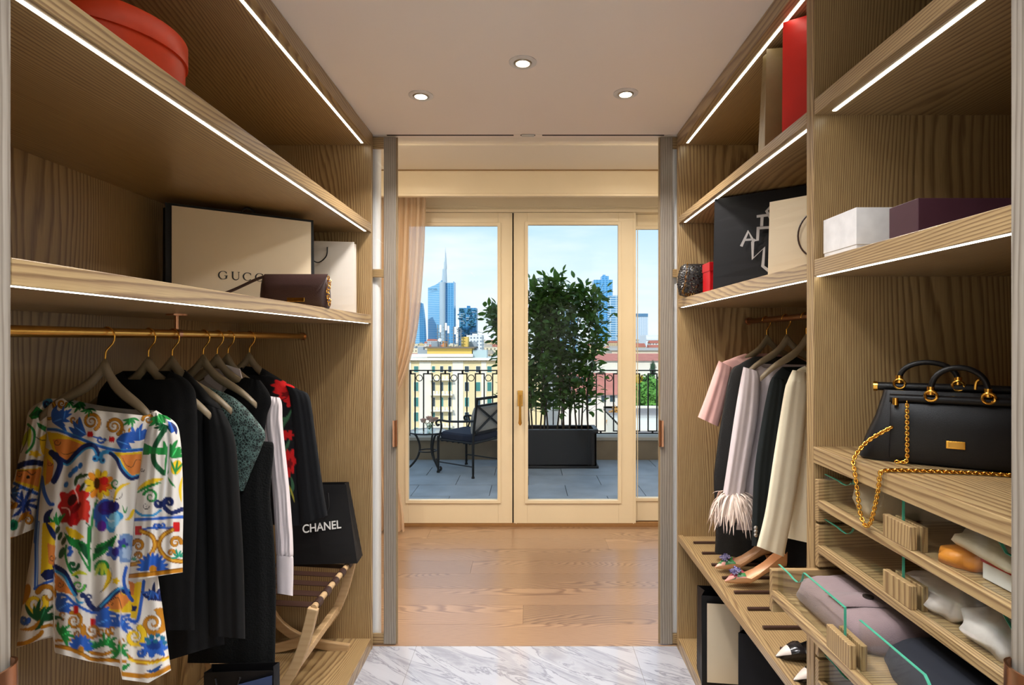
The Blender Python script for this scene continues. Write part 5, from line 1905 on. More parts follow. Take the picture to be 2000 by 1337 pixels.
# ------------------------------------------------------------------ drawer contents
def soft(name, label, cat, secs, m, p=0.5, seed=0, wr=0.004, grp=None):
    """a folded soft thing: stacked rounded outlines (z, x0, x1, y0, y1) with small creases"""
    r_ = np.random.default_rng(seed)
    ph = r_.uniform(0, 6, 6)
    rings = []
    n = 48
    for z, x0, x1, y0, y1 in secs:
        rg = []
        for k in range(n):
            a = 2 * math.pi * k / n
            ca, sa = math.cos(a), math.sin(a)
            w_ = wr * (math.sin(3 * a + ph[0] + z * 60) + math.sin(7 * a + ph[1] - z * 90))
            x = (x0 + x1) / 2 + ((x1 - x0) / 2 + w_) * math.copysign(abs(ca) ** p, ca)
            y = (y0 + y1) / 2 + ((y1 - y0) / 2 + w_) * math.copysign(abs(sa) ** p, sa)
            rg.append((x, y, z + 0.5 * wr * math.sin(5 * a + ph[2]) * (1 if z > secs[0][0] else 0)))
        rings.append(rg)
    o = MB().ring_loft(rings).build(name, m, smooth='all')
    return tag(o, label, cat, grp)


def dz(k):
    return R(-0.364 - 0.117 * k - 0.056) + 0.001


M_satin = mat('white_satin', (226, 214, 212), 0.35, bump=0.3, bscale=60, sheen=0.3)
M_cloth_i = mat('ivory_cloth', (226, 208, 182), 0.8, bump=0.3, bscale=90)
M_orange = mat('orange_silk', (226, 140, 44), 0.45, bump=0.3, bscale=60)
M_mauve = mat('mauve_wool', (128, 108, 110), 0.8, bump=0.25, bscale=400, sheen=0.2)
M_navy = mat('ink_wool', (24, 27, 36), 0.85, spec=0.3)
z = dz(0)
soft('folded_cloth', 'ivory folded cloth in the top glass drawer near the chain', 'cloth', [(z, 0.80, 1.02, 1.30, 1.40), (z + 0.03, 0.795, 1.03, 1.295, 1.405), (z + 0.06, 0.80, 1.02, 1.31, 1.40), (z + 0.072, 0.84, 1.0, 1.33, 1.385)], M_cloth_i, seed=1)
soft('lace_cloth', 'ivory lace cloth folded over orange silk in the top drawer', 'cloth', [(z + 0.038, 0.79, 1.05, 0.88, 1.085), (z + 0.046, 0.785, 1.06, 0.875, 1.09), (z + 0.060, 0.79, 1.05, 0.89, 1.08), (z + 0.066, 0.83, 1.02, 0.91, 1.06)], M_cloth_i, seed=2)
soft('orange_scarf', 'bright orange silk scarf folded in the top glass drawer', 'scarf', [(z, 0.785, 1.05, 1.01, 1.09), (z + 0.012, 0.78, 1.06, 1.008, 1.095), (z + 0.024, 0.785, 1.05, 1.01, 1.09), (z + 0.032, 0.82, 1.02, 1.02, 1.07)], M_orange, seed=3)
z = dz(1)
soft('satin_pouch', 'white satin drawstring pouch lying in the second drawer', 'pouch', [(z, 0.80, 0.92, 1.06, 1.24), (z + 0.015, 0.79, 0.93, 1.04, 1.26), (z + 0.035, 0.795, 0.92, 1.05, 1.22), (z + 0.048, 0.82, 0.90, 1.08, 1.17)], M_satin, seed=4, wr=0.006)
soft('satin_wrap', 'quilted pale satin bundle at the near end of the second drawer', 'cloth', [(z, 0.79, 0.95, 0.93, 1.04), (z + 0.02, 0.78, 0.96, 0.92, 1.045), (z + 0.045, 0.79, 0.95, 0.935, 1.035), (z + 0.058, 0.82, 0.92, 0.96, 1.01)], M_satin, seed=5, wr=0.005)
z = dz(0)
bxr = thing('rimmed_box', 'flat white box with a red rim under the lace cloth in the top drawer', 'box', (0.88, 0.92, z))
MB().box(0.80, 0.97, 0.860, 0.992, z + 0.001, z + 0.030).build('box_body', mat('white_board', (236, 234, 234), 0.4), bxr, bevel=0.001)
MB().box(0.798, 0.972, 0.858, 0.994, z + 0.030, z + 0.035).build('red_rim', mat('box_red', (206, 28, 34), 0.3), bxr)
z = dz(2)
mv_ = soft('mauve_jacket', 'folded mauve wool jacket with dark button in the open drawer', 'jacket', [(z, 0.675, 1.10, 1.165, 1.44), (z + 0.015, 0.665, 1.11, 1.155, 1.45), (z + 0.045, 0.67, 1.10, 1.16, 1.445), (z + 0.062, 0.70, 1.08, 1.175, 1.425), (z + 0.066, 0.74, 1.04, 1.20, 1.40)], M_mauve, seed=6, p=0.35, wr=0.003)
cf = MB()
rows = []
for i in range(13):
    s = i / 12
    xx_ = 0.69 + 0.36 * s
    yc = 1.275 - 0.03 * s
    rows.append([(xx_, yc - 0.034, z + 0.066 + 0.002 * math.sin(9 * s)), (xx_, yc - 0.030, z + 0.072), (xx_, yc, z + 0.0735 + 0.002 * math.sin(6 * s)), (xx_, yc + 0.030, z + 0.072), (xx_, yc + 0.034, z + 0.066)])
cf.grid(rows)
cf.build('sleeve_cuff', M_mauve, mv_, smooth='all')
bt = MB().lathe([(0.004, 0.002), (0.009, 0.0035), (0.0115, 0.003), (0.0115, 0.0), (0.001, 0.0)], (0.765, 1.268, z + 0.0745), 20, True, True).build('button', mat('horn_button', (46, 40, 36), 0.25), mv_, smooth=True)
soft('ink_sweater', 'dark ink-blue folded knit at the near end of the open drawer', 'sweater', [(z + 0.0005, 0.70, 1.12, 0.865, 1.145), (z + 0.02, 0.69, 1.13, 0.86, 1.15), (z + 0.05, 0.70, 1.12, 0.865, 1.142), (z + 0.058, 0.73, 1.09, 0.885, 1.125)], M_navy, seed=7, p=0.4, wr=0.002)

# ------------------------------------------------------------------ shoes
def shoe(label, toe, length, m_out, m_in, group, heel=0.07, jewel=False, twotone=None):
    """pointed pump, toe towards the aisle (-x); toe = (x, y, z of the sole)"""
    tx0, ty0, tz0 = toe
    root = thing('pump_shoe', label, 'shoe', (tx0 + length / 2, ty0, tz0), group)

    def S(x, y, z):
        return (tx0 + x * length, ty0 + y, tz0 + z)
    st = [(0.0, 0.003, 0.004, 0.009), (0.06, 0.011, 0.002, 0.017), (0.15, 0.022, 0.001, 0.026), (0.26, 0.032, 0.001, 0.035), (0.38, 0.037, 0.004, 0.030), (0.50, 0.032, 0.020, 0.045), (0.66, 0.028, 0.042, 0.072), (0.82, 0.029, 0.060, 0.105), (0.95, 0.026, 0.066, 0.125), (1.0, 0.012, 0.068, 0.128)]
    hs = heel / 0.07
    rings, sole = [], []
    for x, w_, zb, zt_ in st:
        zb_, zt2 = zb * hs, zb * hs + (zt_ - zb)
        rg = []
        for k in range(13):
            a = math.pi + math.pi * k / 12
            rg.append(S(x, w_ * math.cos(a) * (1.06 if k in (3, 9) else 1), zt2 + (zt2 - zb_) * math.sin(a)))
        rings.append(rg)
    up = MB()
    up.ring_loft(rings, False, False, closed=False)
    inn = [[(p[0], ty0 + (p[1] - ty0) * 0.94, p[2] + 0.002) for p in r] for r in rings]
    up2 = MB().ring_loft(inn, False, False, closed=False)
    up.build('upper', m_out if not jewel else m_out, root, smooth='all', recalc=False)
    up2.build('lining', m_in, root, smooth='all', recalc=False)
    # toe cover
    tc_ = []
    for x, w_, zb, zt_ in crom(st[:5], 3)[:11]:
        zt2 = zb * hs + (zt_ - zb)
        tc_.append([S(x, w_ * math.cos(a), zt2 + 0.014 * math.sin(a) * min(1, x * 8)) for a in [math.pi * k / 10 for k in range(11)]])
    cut = 11 if jewel else 7
    MB().ring_loft(tc_[:cut], False, False, closed=False).build('toe_cap', twotone or m_out, root, smooth='all', recalc=False)
    if cut < 11:
        MB().ring_loft(tc_[cut - 1:], False, False, closed=False).build('vamp', m_out, root, smooth='all', recalc=False)
    hl = []
    for f in range(6):
        s = f / 5
        r = 0.018 - 0.013 * s ** 0.6
        zz_ = 0.062 * hs * (1 - s)
        cx = 0.93 + 0.02 * s
        hl.append([S(cx + r * math.cos(a) / length, r * math.sin(a), zz_) for a in [2 * math.pi * k / 10 for k in range(10)]])
    MB().ring_loft(hl).build('heel', m_out, root, smooth=True)
    if jewel:
        jw = MB()
        random.seed(int(ty0 * 100))
        for k in range(46):
            a = k * 2.399
            r = 0.0033 * math.sqrt(k)
            c = Vector(S(0.17, 0, 0.052)) + Vector((r * math.cos(a) * 0.95, r * math.sin(a) * 1.25, -0.35 * r * (1 if math.cos(a) < 0 else -0.2) + random.uniform(0, 0.003)))
            jw.lathe([(0.0036, -0.002), (0.0036, 0.001), (0.0018, 0.0034)], tuple(c), 6)
        jw.build('jewelled_buckle', jewel, root)
    return root


def floral():
    m, n, l, b = nt('floral_satin')
    tc = n.new('ShaderNodeTexCoord')
    vo = n.new('ShaderNodeTexVoronoi')
    vo.inputs['Scale'].default_value = 38
    l.new(tc.outputs['Object'], vo.inputs['Vector'])
    rp = n.new('ShaderNodeValToRGB')
    rp.color_ramp.interpolation = 'CONSTANT'
    cs = [(0.0, (216, 150, 140)), (0.25, (64, 128, 74)), (0.5, (226, 196, 176)), (0.68, (170, 70, 84)), (0.84, (52, 96, 60))]
    rp.color_ramp.elements[0].color = lin(cs[0][1])
    rp.color_ramp.elements[1].position = cs[1][0]
    rp.color_ramp.elements[1].color = lin(cs[1][1])
    for p_, c_ in cs[2:]:
        e_ = rp.color_ramp.elements.new(p_)
        e_.color = lin(c_)
    l.new(vo.outputs['Color'], rp.inputs[0])
    l.new(rp.outputs[0], b.inputs['Base Color'])
    b.inputs['Roughness'].default_value = 0.35
    return m


def crystal():
    m, n, l, b = nt('blue_crystal')
    tc = n.new('ShaderNodeTexCoord')
    vo = n.new('ShaderNodeTexVoronoi')
    vo.inputs['Scale'].default_value = 130
    l.new(tc.outputs['Object'], vo.inputs['Vector'])
    rp = n.new('ShaderNodeValToRGB')
    rp.color_ramp.elements[0].color = lin((52, 44, 120))
    rp.color_ramp.elements[1].color = lin((196, 190, 226))
    l.new(vo.outputs['Color'], rp.inputs[0])
    l.new(rp.outputs[0], b.inputs['Base Color'])
    b.inputs['Roughness'].default_value = 0.08
    b.inputs['Metallic'].default_value = 0.5
    return m


M_floral, M_nude, M_cry = floral(), mat('nude_lining', (222, 172, 128), 0.4), crystal()
ZS = R(-0.9845)
shoe('floral pump with blue jewelled buckle nearer the open drawer', (0.787, 2.255, ZS + 0.012), 0.245, M_nude, M_nude, 'jewelled floral pumps', jewel=M_cry, twotone=M_floral)
shoe('floral pump with blue jewelled buckle nearer the hanging black dress', (0.795, 2.395, ZS + 0.012), 0.245, M_nude, M_nude, 'jewelled floral pumps', jewel=M_cry, twotone=M_floral)
M_pat = mat('black_patent', (24, 22, 24), 0.15)
M_wht = mat('white_leather', (214, 202, 194), 0.35)
shoe('black pump with white pointed toe beside the last dark heel stop', (0.764, 1.738, ZS + 0.001), 0.25, M_pat, M_pat, 'two-tone pumps', twotone=M_wht)
shoe('white-toed pump at the picture bottom under the drawers', (0.762, 1.617, ZS + 0.001), 0.25, M_pat, M_pat, 'two-tone pumps', twotone=M_wht)

# ------------------------------------------------------------------ hangers and clothes
def hanger_mesh(half=0.208):
    n = 26
    topc, botc = [], []
    for k in range(n + 1):
        s = -1 + 2 * k / n
        a = abs(s)
        zt_ = -0.150 * a ** 0.95 - 0.004 + 0.012 * math.exp(-(a / 0.12) ** 2) - 0.006 * math.sin(2 * math.pi * a)
        th = 0.046 - 0.024 * a ** 0.7
        topc.append((s * half, zt_))
        botc.append((s * half, zt_ - th))
    rings = []
    for (x, zt_), (_, zb_) in zip(topc, botc):
        e_ = 0.011 if abs(x) < half * 0.97 else 0.006
        m_ = (zt_ + zb_) / 2
        h_ = (zt_ - zb_) / 2
        rings.append([(x, e_ * math.cos(a) , m_ + h_ * math.sin(a)) for a in [2 * math.pi * k / 10 for k in range(10)]])
    body = MB().ring_loft(rings)
    hk = crom([(0, 0, -0.01), (0, 0, 0.022), (0.006, 0, 0.034), (0.017, 0, 0.050), (0.019, 0, 0.066), (0.012, 0, 0.083), (-0.002, 0, 0.0895), (-0.014, 0, 0.083), (-0.019, 0, 0.070)], 5)
    hook = MB().tube(hk, 0.0024, 7)
    return body, hook


hb_, hk_ = hanger_mesh()
hang_body = hb_.mesh('hanger_body')
hang_body.materials.append(M_hanger)
hang_body.shade_smooth()
hang_hook = hk_.mesh('hook')
hang_hook.materials.append(M_gold)
hang_hook.shade_smooth()


def hanger(label, rod, Y, rz=0.0, tilt=0.0, group=None, k=0.92):
    root = thing('clothes_hanger', label, 'hanger', (rod[0], Y, rod[1] - 0.0745), group)
    root.rotation_euler = (0, tilt, rz)
    for nm, me in (('hanger_body', hang_body), ('hook', hang_hook)):
        o = bpy.data.objects.new(nm, me)
        COL.objects.link(o)
        o.parent = root
        if nm == 'hanger_body':
            o.scale = (k, 1, 1)
    return root


GL = 'taupe hangers on the brass rod'
hanger('taupe hanger carrying the colourful printed dress', ROD, 1.506, 0.03, 0.09, GL, 0.74)
hanger('taupe hanger just behind the printed dress hanger', ROD, 1.678, -0.02, 0.03, GL)
hanger('taupe hanger under the rod support, holding the black coat', ROD, 1.79, 0.04, 0.04, GL)
hanger('taupe hanger holding the green lace dress', ROD, 1.961, 0.0, 0.04, GL)
hanger('taupe hanger holding the sleeveless black dress', ROD, 2.048, 0.05, 0.05, GL)
hanger('pale hanger tip showing over the white shirt sleeve', ROD, 2.121, -0.05, 0.09, GL)
hanger('hanger nearest the end panel, holding the poppy jacket', ROD, 2.285, 0.0, 0.05, GL)
GR = 'taupe hangers over the pink and cream clothes'
hanger('taupe hanger nearest the doorway holding the pink blouse', RODR, 2.611, 0.0, -0.05, GR)
hanger('taupe hanger holding the lilac feather-cuffed blouse', RODR, 2.41, 0.0, -0.05, GR)
hanger('taupe hanger holding the cream jacket beside the divider', RODR, 2.24, 0.0, -0.05, GR)


def ease(t):
    t = np.clip(t, 0, 1)
    return t * t * (3 - 2 * t)


def cloth(name, rows, Yc, depth, m, parent=None, N=96, steps=9, folds=(3.0, 0.012, 0.0), dip=0.0, dipb=0.0, hem=None, strokes=None, base=None, capt=False, seed=0, crease=0.0):
    """hanging cloth tube; rows = (y left, y right, x left, x right) of its outline, Yc its place along the rod"""
    rr = np.array(crom(rows, steps))
    n = len(rr)
    f = np.linspace(0, 1, n)[:, None]
    a = (np.arange(N) / N * 2 * math.pi)[None, :]
    c, s = np.cos(a), np.sin(a)
    c = np.sign(c) * np.abs(c) ** 0.85
    sp_ = np.sign(s) * np.abs(s) ** 0.75
    t = (1 + c) / 2
    xp = rr[:, 2:3] + (rr[:, 3:4] - rr[:, 2:3]) * t
    yp = rr[:, 0:1] + (rr[:, 1:2] - rr[:, 0:1]) * t
    front = (sp_ < 0)
    arch = (1 - np.abs(c) ** 2.0)
    yp = yp + np.where(front, dip, dipb) * arch * np.clip(1 - f / 0.16, 0, 1) ** 1.2
    if hem is not None:
        hx, hy = np.array(hem).T
        target = np.interp(xp, hx, hy)
        ylast = rr[-1, 0] + (rr[-1, 1] - rr[-1, 0]) * t
        yp = yp + ease((f - 0.55) / 0.45) * (target - ylast) * np.where(front, 1, 0.9)
    dp = np.interp(f, np.linspace(0, 1, len(depth)), depth)
    kf, am, ph = folds
    rng_ = np.random.default_rng(seed + 5)
    ph2, ph3 = rng_.uniform(0, 6, 2)
    grow = 0.25 + 0.75 * f
    wave = am * grow * (np.sin(kf * math.pi * c + ph + 0.8 * f) + 0.5 * np.sin(kf * 2.3 * math.pi * c + ph2 - 1.5 * f))
    cr = crease * np.sin(26 * f + 5 * c + ph3) * np.sin(3.1 * c * math.pi + 9 * f + ph2)
    Yv = Yc + dp * sp_ + (wave + cr) * np.sqrt(np.clip(1 - c * c, 0, 1)) * np.where(front, 1, 0.8)
    x = (xp - VX) * Yv / FPX
    z = CZ - (yp - VY) * Yv / FPX
    V = np.stack([x, Yv + 0 * x, z], -1).reshape(-1, 3)
    i, j = np.meshgrid(np.arange(n - 1), np.arange(N), indexing='ij')
    q0 = i * N + j
    q1 = i * N + (j + 1) % N
    F_ = np.stack([q0, q1, q1 + N, q0 + N], -1).reshape(-1, 4)
    me = bpy.data.meshes.new(name)
    fl_ = F_.tolist()
    if capt:
        fl_.append(list(range(N)))
    me.from_pydata(V.tolist(), [], fl_)
    if strokes is not None:
        ppx = VX + V[:, 0] * FPX / V[:, 1]
        ppy = VY - (V[:, 2] - CZ) * FPX / V[:, 1]
        col = paint(ppx, ppy, strokes, base)
        at = me.color_attributes.new('print', 'FLOAT_COLOR', 'POINT')
        at.data.foreach_set('color', col.ravel().astype(np.float32))
    return link(name, me, m, parent, smooth='all')


def paint(px, py, strokes, base):
    col = np.ones((len(px), 4))
    col[:, :3] = np.array(lin(base)[:3])
    for st in strokes:
        kind, rgb = st[0], np.array(lin(st[1])[:3])
        if kind == 'l':
            w, pts = st[2], np.array(st[3], float)
            if len(pts) > 2:
                pts = np.array(crom(pts, 5))
            lo, hi = pts.min(0) - w - 2, pts.max(0) + w + 2
            idx = np.where((px > lo[0]) & (px < hi[0]) & (py > lo[1]) & (py < hi[1]))[0]
            if len(idx) == 0:
                continue
            p = np.stack([px[idx], py[idx]], -1)
            d = np.full(len(idx), 1e9)
            L = len(pts) - 1
            taper = st[4] if len(st) > 4 else 0
            for k in range(L):
                a, b = pts[k], pts[k + 1]
                ab = b - a
                u = np.clip(((p - a) @ ab) / max(ab @ ab, 1e-9), 0, 1)
                dd = np.linalg.norm(p - (a + u[:, None] * ab), axis=1)
                if taper:
                    g = (k + u) / L
                    wd = np.where(taper == 1, 1 - 0.85 * g, 0.15 + 0.85 * np.sin(math.pi * g))
                    dd = dd + w * (1 - wd)
                d = np.minimum(d, dd)
            al = np.clip((w - d) / 0.9 + 0.5, 0, 1)
        elif kind == 'e':
            cx, cy, rx, ry = st[2:6]
            ro = math.radians(st[6]) if len(st) > 6 else 0.0
            R_ = max(rx, ry) * 1.4 + 2
            idx = np.where((abs(px - cx) < R_) & (abs(py - cy) < R_))[0]
            if len(idx) == 0:
                continue
            dx, dy = px[idx] - cx, py[idx] - cy
            u = (dx * math.cos(ro) + dy * math.sin(ro)) / rx
            v = (-dx * math.sin(ro) + dy * math.cos(ro)) / ry
            th = np.arctan2(v, u)
            pet = st[7] if len(st) > 7 else 0
            rad = np.hypot(u, v)
            edge = 1.0 + (0.22 * np.cos(pet * th) if pet else 0)
            al = np.clip((edge - rad) * min(rx, ry) / 0.9 + 0.5, 0, 1)
        else:
            pts = np.array(st[2], float)
            lo, hi = pts.min(0) - 1, pts.max(0) + 1
            idx = np.where((px > lo[0]) & (px < hi[0]) & (py > lo[1]) & (py < hi[1]))[0]
            if len(idx) == 0:
                continue
            x, y = px[idx], py[idx]
            ins = np.zeros(len(idx), bool)
            m = len(pts)
            for k in range(m):
                (x0, y0), (x1, y1) = pts[k], pts[(k + 1) % m]
                cond = (y0 > y) != (y1 > y)
                xi = x0 + (y - y0) * (x1 - x0) / (y1 - y0 if y1 != y0 else 1e-9)
                ins ^= cond & (x < xi)
            al = ins.astype(float)
        al = al[:, None]
        col[idx, :3] = col[idx, :3] * (1 - al) + rgb * al
    return col


# ---- the print of the dress, read off the cloth
OCH, YEL, ORA, BLU, NAV, GRN, DGR, RED, LBL, BLK = (190, 126, 30), (240, 200, 40), (230, 138, 66), (44, 96, 190), (24, 40, 96), (34, 136, 62), (18, 84, 48), (204, 28, 30), (58, 150, 206), (34, 30, 30)
ST = []
ka, kb_ = 380 / 1588, 380 / 1603


def a_(pts):
    return [(x * ka, 740 + y * ka) for x, y in pts]


def b_(pts):
    return [(x * kb_, 1020 + y * kb_) for x, y in pts]


def line(c, w, pts, f=a_, taper=2, k=None):
    ST.append(('l', c, w, f(pts), taper))


def poly(c, pts, f=a_):
    ST.append(('p', c, f(pts)))


def ell(c, x, y, rx, ry, ro=0, pet=0, f=a_):
    (X_, Y_), = f([(x, y)])
    k = ka if f is a_ else kb_
    ST.append(('e', c, X_, Y_, rx * k, ry * k, ro, pet))


def spiral(c, x, y, r, turns, w, a0=0, d=1, f=a_, taper=1, outline=True):
    n = int(14 * turns) + 4
    pts = []
    for k in range(n + 1):
        g = k / n
        a = math.radians(a0) + d * g * turns * 2 * math.pi
        rr = r * (1 - 0.9 * g)
        pts.append((x + rr * math.cos(a), y + rr * math.sin(a)))
    if outline:
        ST.append(('l', (96, 60, 20) if c in (OCH, YEL) else NAV, w + 1.0, f(pts), taper))
    ST.append(('l', c, w, f(pts), taper))


def scroll(x, y, s, d=1, f=a_, rot=0, c=OCH):
    """an ochre C-scroll with curled end"""
    pts = []
    for k in range(15):
        a = math.radians(rot + d * (-100 + 200 * k / 14))
        pts.append((x + d * s * 0.9 * math.cos(a) - d * s * 0.2, y + s * 1.25 * math.sin(a)))
    ST.append(('l', (110, 66, 18), s * ka * 0.17 + 0.8, f(pts), 0))
    ST.append(('l', c, s * ka * 0.17, f(pts), 0))
    ST.append(('l', YEL, s * ka * 0.05, f(pts), 0))


def leafspray(c, x, y, r, n=7, rot=0, f=a_, spread=150, fat=0.16):
    n += 1
    fat *= 0.62
    for k in range(n):
        a = math.radians(rot - spread / 2 + spread * k / max(n - 1, 1))
        L = r * (1.0 if k % 2 == 0 else 0.75)
        pts = [(x, y), (x + L * 0.55 * math.cos(a - 0.18), y + L * 0.55 * math.sin(a - 0.18)), (x + L * math.cos(a), y + L * math.sin(a))]
        ST.append(('l', c, r * fat * ka, f(pts), 2))
    ST.append(('l', tuple(min(255, int(v * 1.45 + 30)) for v in c), r * fat * ka * 0.25, f([(x, y), (x + r * 0.7 * math.cos(math.radians(rot)), y + r * 0.7 * math.sin(math.radians(rot)))]), 2))


# neckline band: scrolls, blue leaves, red knots, green tips
for x, y, s in ((745, 345, 62), (930, 385, 62)):
    spiral(OCH, x, y, s * 1.15, 1.9, 3.2, 60, -1)
scroll(480, 200, 60, -1)
spiral(OCH, 505, 200, 38, 1.4, 2.4, 0, 1)
spiral(OCH, 1210, 330, 45, 1.4, 2.6, 180, 1)
scroll(412, 250, 58, 1)
for x, y in ((600, 330), (650, 345), (1010, 430), (1075, 415)):
    spiral(OCH, x, y, 26, 1.0, 1.8, 90, 1)
leafspray(BLU, 700, 450, 150, 6, 215, spread=70, fat=0.22)
leafspray(BLU, 950, 500, 150, 6, 20, spread=80, fat=0.22)
leafspray(BLU, 430, 350, 140, 6, -20, spread=110, fat=0.20)
leafspray(BLU, 1140, 500, 140, 7, -90, spread=130, fat=0.18)
leafspray(BLU, 520, 330, 110, 5, -80, spread=90, fat=0.18)
spiral(BLU, 820, 490, 36, 1.2, 1.6, 0, 1)
line(BLU, 1.6, [(730, 460), (800, 480), (880, 500)])
for x, y in ((735, 450), (912, 492)):
    for d in (-14, 0, 14):
        line(RED, 2.6, [(x + d, y - 26), (x + d, y + 26)])
leafspray(GRN, 640, 190, 90, 5, 70, spread=140, fat=0.2)
leafspray(GRN, 720, 240, 70, 4, 90, spread=140, fat=0.2)
leafspray(GRN, 1060, 320, 80, 5, 90, spread=150, fat=0.2)
leafspray(GRN, 560, 190, 60, 4, 50, spread=150, fat=0.2)
# panel border
line(BLU, 2.6, [(380, 410), (480, 420), (640, 480), (800, 545), (980, 585), (1170, 575)], taper=0)
line(LBL, 0.8, [(380, 398), (480, 408), (640, 468), (800, 533), (980, 573), (1170, 563)], taper=0)
# orange corners with navy waves
poly(YEL, [(385, 430), (470, 440), (620, 490), (720, 530), (640, 600), (560, 680), (480, 660), (440, 600), (400, 500)])
poly(ORA, [(430, 490), (560, 490), (690, 540), (620, 590), (550, 660), (490, 640), (450, 570)])
poly(YEL, [(930, 600), (1060, 600), (1160, 590), (1150, 780), (1070, 810), (1010, 740), (980, 650)])
poly(ORA, [(975, 620), (1155, 610), (1145, 760), (1075, 790), (1020, 710)])
line(NAV, 5.2, [(470, 640), (550, 680), (620, 610), (690, 550), (760, 545), (795, 600), (795, 650)], taper=0)
line(LBL, 1.8, [(480, 665), (555, 700), (630, 630), (700, 570), (755, 565), (785, 610)], taper=0)
line(LBL, 4.0, [(825, 640), (840, 600), (900, 600), (960, 660), (1000, 730), (1070, 800), (1130, 790)], taper=0)
line(NAV, 3.2, [(900, 605), (950, 650), (990, 740), (1060, 810), (1130, 800)], taper=0)
ell(LBL, 780, 648, 28, 28)
ell(NAV, 772, 650, 12, 12)
ell(LBL, 835, 665, 26, 26)
ell(NAV, 842, 662, 11, 11)
ell(NAV, 450, 625, 32, 32)
ell(LBL, 455, 622, 18, 18)
spiral(BLK, 465, 515, 30, 1.3, 0.7, 0, 1, outline=False)
line(BLK, 0.7, [(500, 600), (540, 615), (620, 585), (640, 560)])
line(BLK, 0.7, [(1000, 640), (1030, 700), (1080, 715), (1110, 660), (1150, 660)])
# left strip
poly(YEL, [(340, 540), (410, 580), (440, 690), (400, 850), (345, 880), (355, 700)])
poly(ORA, [(385, 650), (440, 700), (420, 830), (370, 860)])
line(NAV, 6.0, [(420, 600), (490, 680), (470, 770), (440, 830)], taper=0)
line(BLU, 3.8, [(340, 800), (360, 920), (400, 1010), (430, 1020)], taper=0)
spiral(BLK, 405, 690, 22, 1.2, 0.7, 0, 1, outline=False)
line(BLU, 3.0, [(330, 850), (310, 1000), (296, 1180), (286, 1330)], taper=0)
line(NAV, 6.5, [(430, 1060), (385, 1110), (390, 1200), (440, 1290)], taper=2)
poly(YEL, [(345, 1190), (420, 1270), (450, 1337), (340, 1337)])
# flowers
line(GRN, 2.4, [(790, 990), (760, 1100), (740, 1260), (735, 1330)], taper=0)
line(DGR, 1.2, [(700, 1170), (740, 1220), (745, 1330)], taper=0)
for x, y, rx, ry, ro, c in ((560, 1000, 80, 90, 10, RED), (650, 960, 70, 85, -20, (220, 44, 38)), (640, 1080, 85, 100, 30, RED), (560, 1110, 70, 80, 0, (170, 16, 24)), (680, 1050, 48, 110, -10, (224, 60, 44))):
    ell(c, x, y, rx, ry, ro, 5)
ell((60, 8, 12), 590, 985, 34, 52, 30)
ell((120, 10, 16), 620, 1050, 24, 60, 40)
line((250, 190, 180), 1.5, [(600, 890), (630, 950), (640, 1010)])
line((250, 190, 180), 1.3, [(500, 1050), (560, 1060), (570, 1110)])
for k in range(10):
    a = 2 * math.pi * k / 10 + 0.2
    ell(YEL if k % 3 else (238, 150, 40), 808 + 78 * math.cos(a), 858 + 82 * math.sin(a), 46, 26, math.degrees(a))
ell((214, 70, 26), 830, 865, 52, 54, 0, 7)
ell(RED, 850, 830, 36, 34)
ell((70, 36, 16), 790, 850, 26, 46)
for k in range(10):
    a = 2 * math.pi * k / 10 + 0.5
    line((110, 60, 16), 0.6, [(808 + 62 * math.cos(a), 858 + 64 * math.sin(a)), (808 + 120 * math.cos(a), 858 + 124 * math.sin(a))])
ell(LBL, 880, 1120, 105, 115, 0, 5)
ell(BLU, 840, 1080, 70, 110, 20)
ell((50, 40, 130), 870, 1050, 72, 56, -20)
ell((30, 30, 100), 930, 1040, 46, 44)
ell((96, 40, 150), 830, 1200, 40, 46)
ell((130, 196, 226), 930, 1150, 46, 66, 20)
line((220, 240, 250), 1.6, [(860, 1120), (900, 1160), (940, 1150)])
line((60, 20, 110), 1.4, [(810, 1060), (870, 1075), (950, 1100)])
for x, y in ((575, 780), (620, 735), (655, 705), (540, 860), (600, 750)):
    ell((40, 110, 186), x, y, 18, 27, 20)
for x, y, ro in ((640, 800, 40), (680, 790, 70), (670, 880, 30), (620, 830, 10)):
    ell((48, 74, 40), x, y, 14, 44, ro - 90 + 90)
spiral(GRN, 945, 850, 40, 1.1, 2.0, 90, 1, outline=False)
line(YEL, 3.4, [(930, 1000), (950, 920), (1000, 870), (1060, 850)])
line(BLK, 0.7, [(910, 960), (950, 980), (990, 960), (1000, 920)])
line(YEL, 3.6, [(1020, 1150), (1060, 1130), (1085, 1080), (1095, 1060)])
line(GRN, 1.6, [(1000, 1030), (1020, 1090), (1040, 1040)])
ell((110, 150, 190), 1030, 1300, 56, 40)
leafspray(GRN, 480, 1190, 110, 4, -100, spread=80, fat=0.16)
for x, y in ((470, 1230), (490, 1280), (520, 1320)):
    ell((44, 70, 36), x, y, 18, 38, 20)
poly(YEL, [(530, 1200), (620, 1230), (690, 1290), (640, 1310), (560, 1280)])
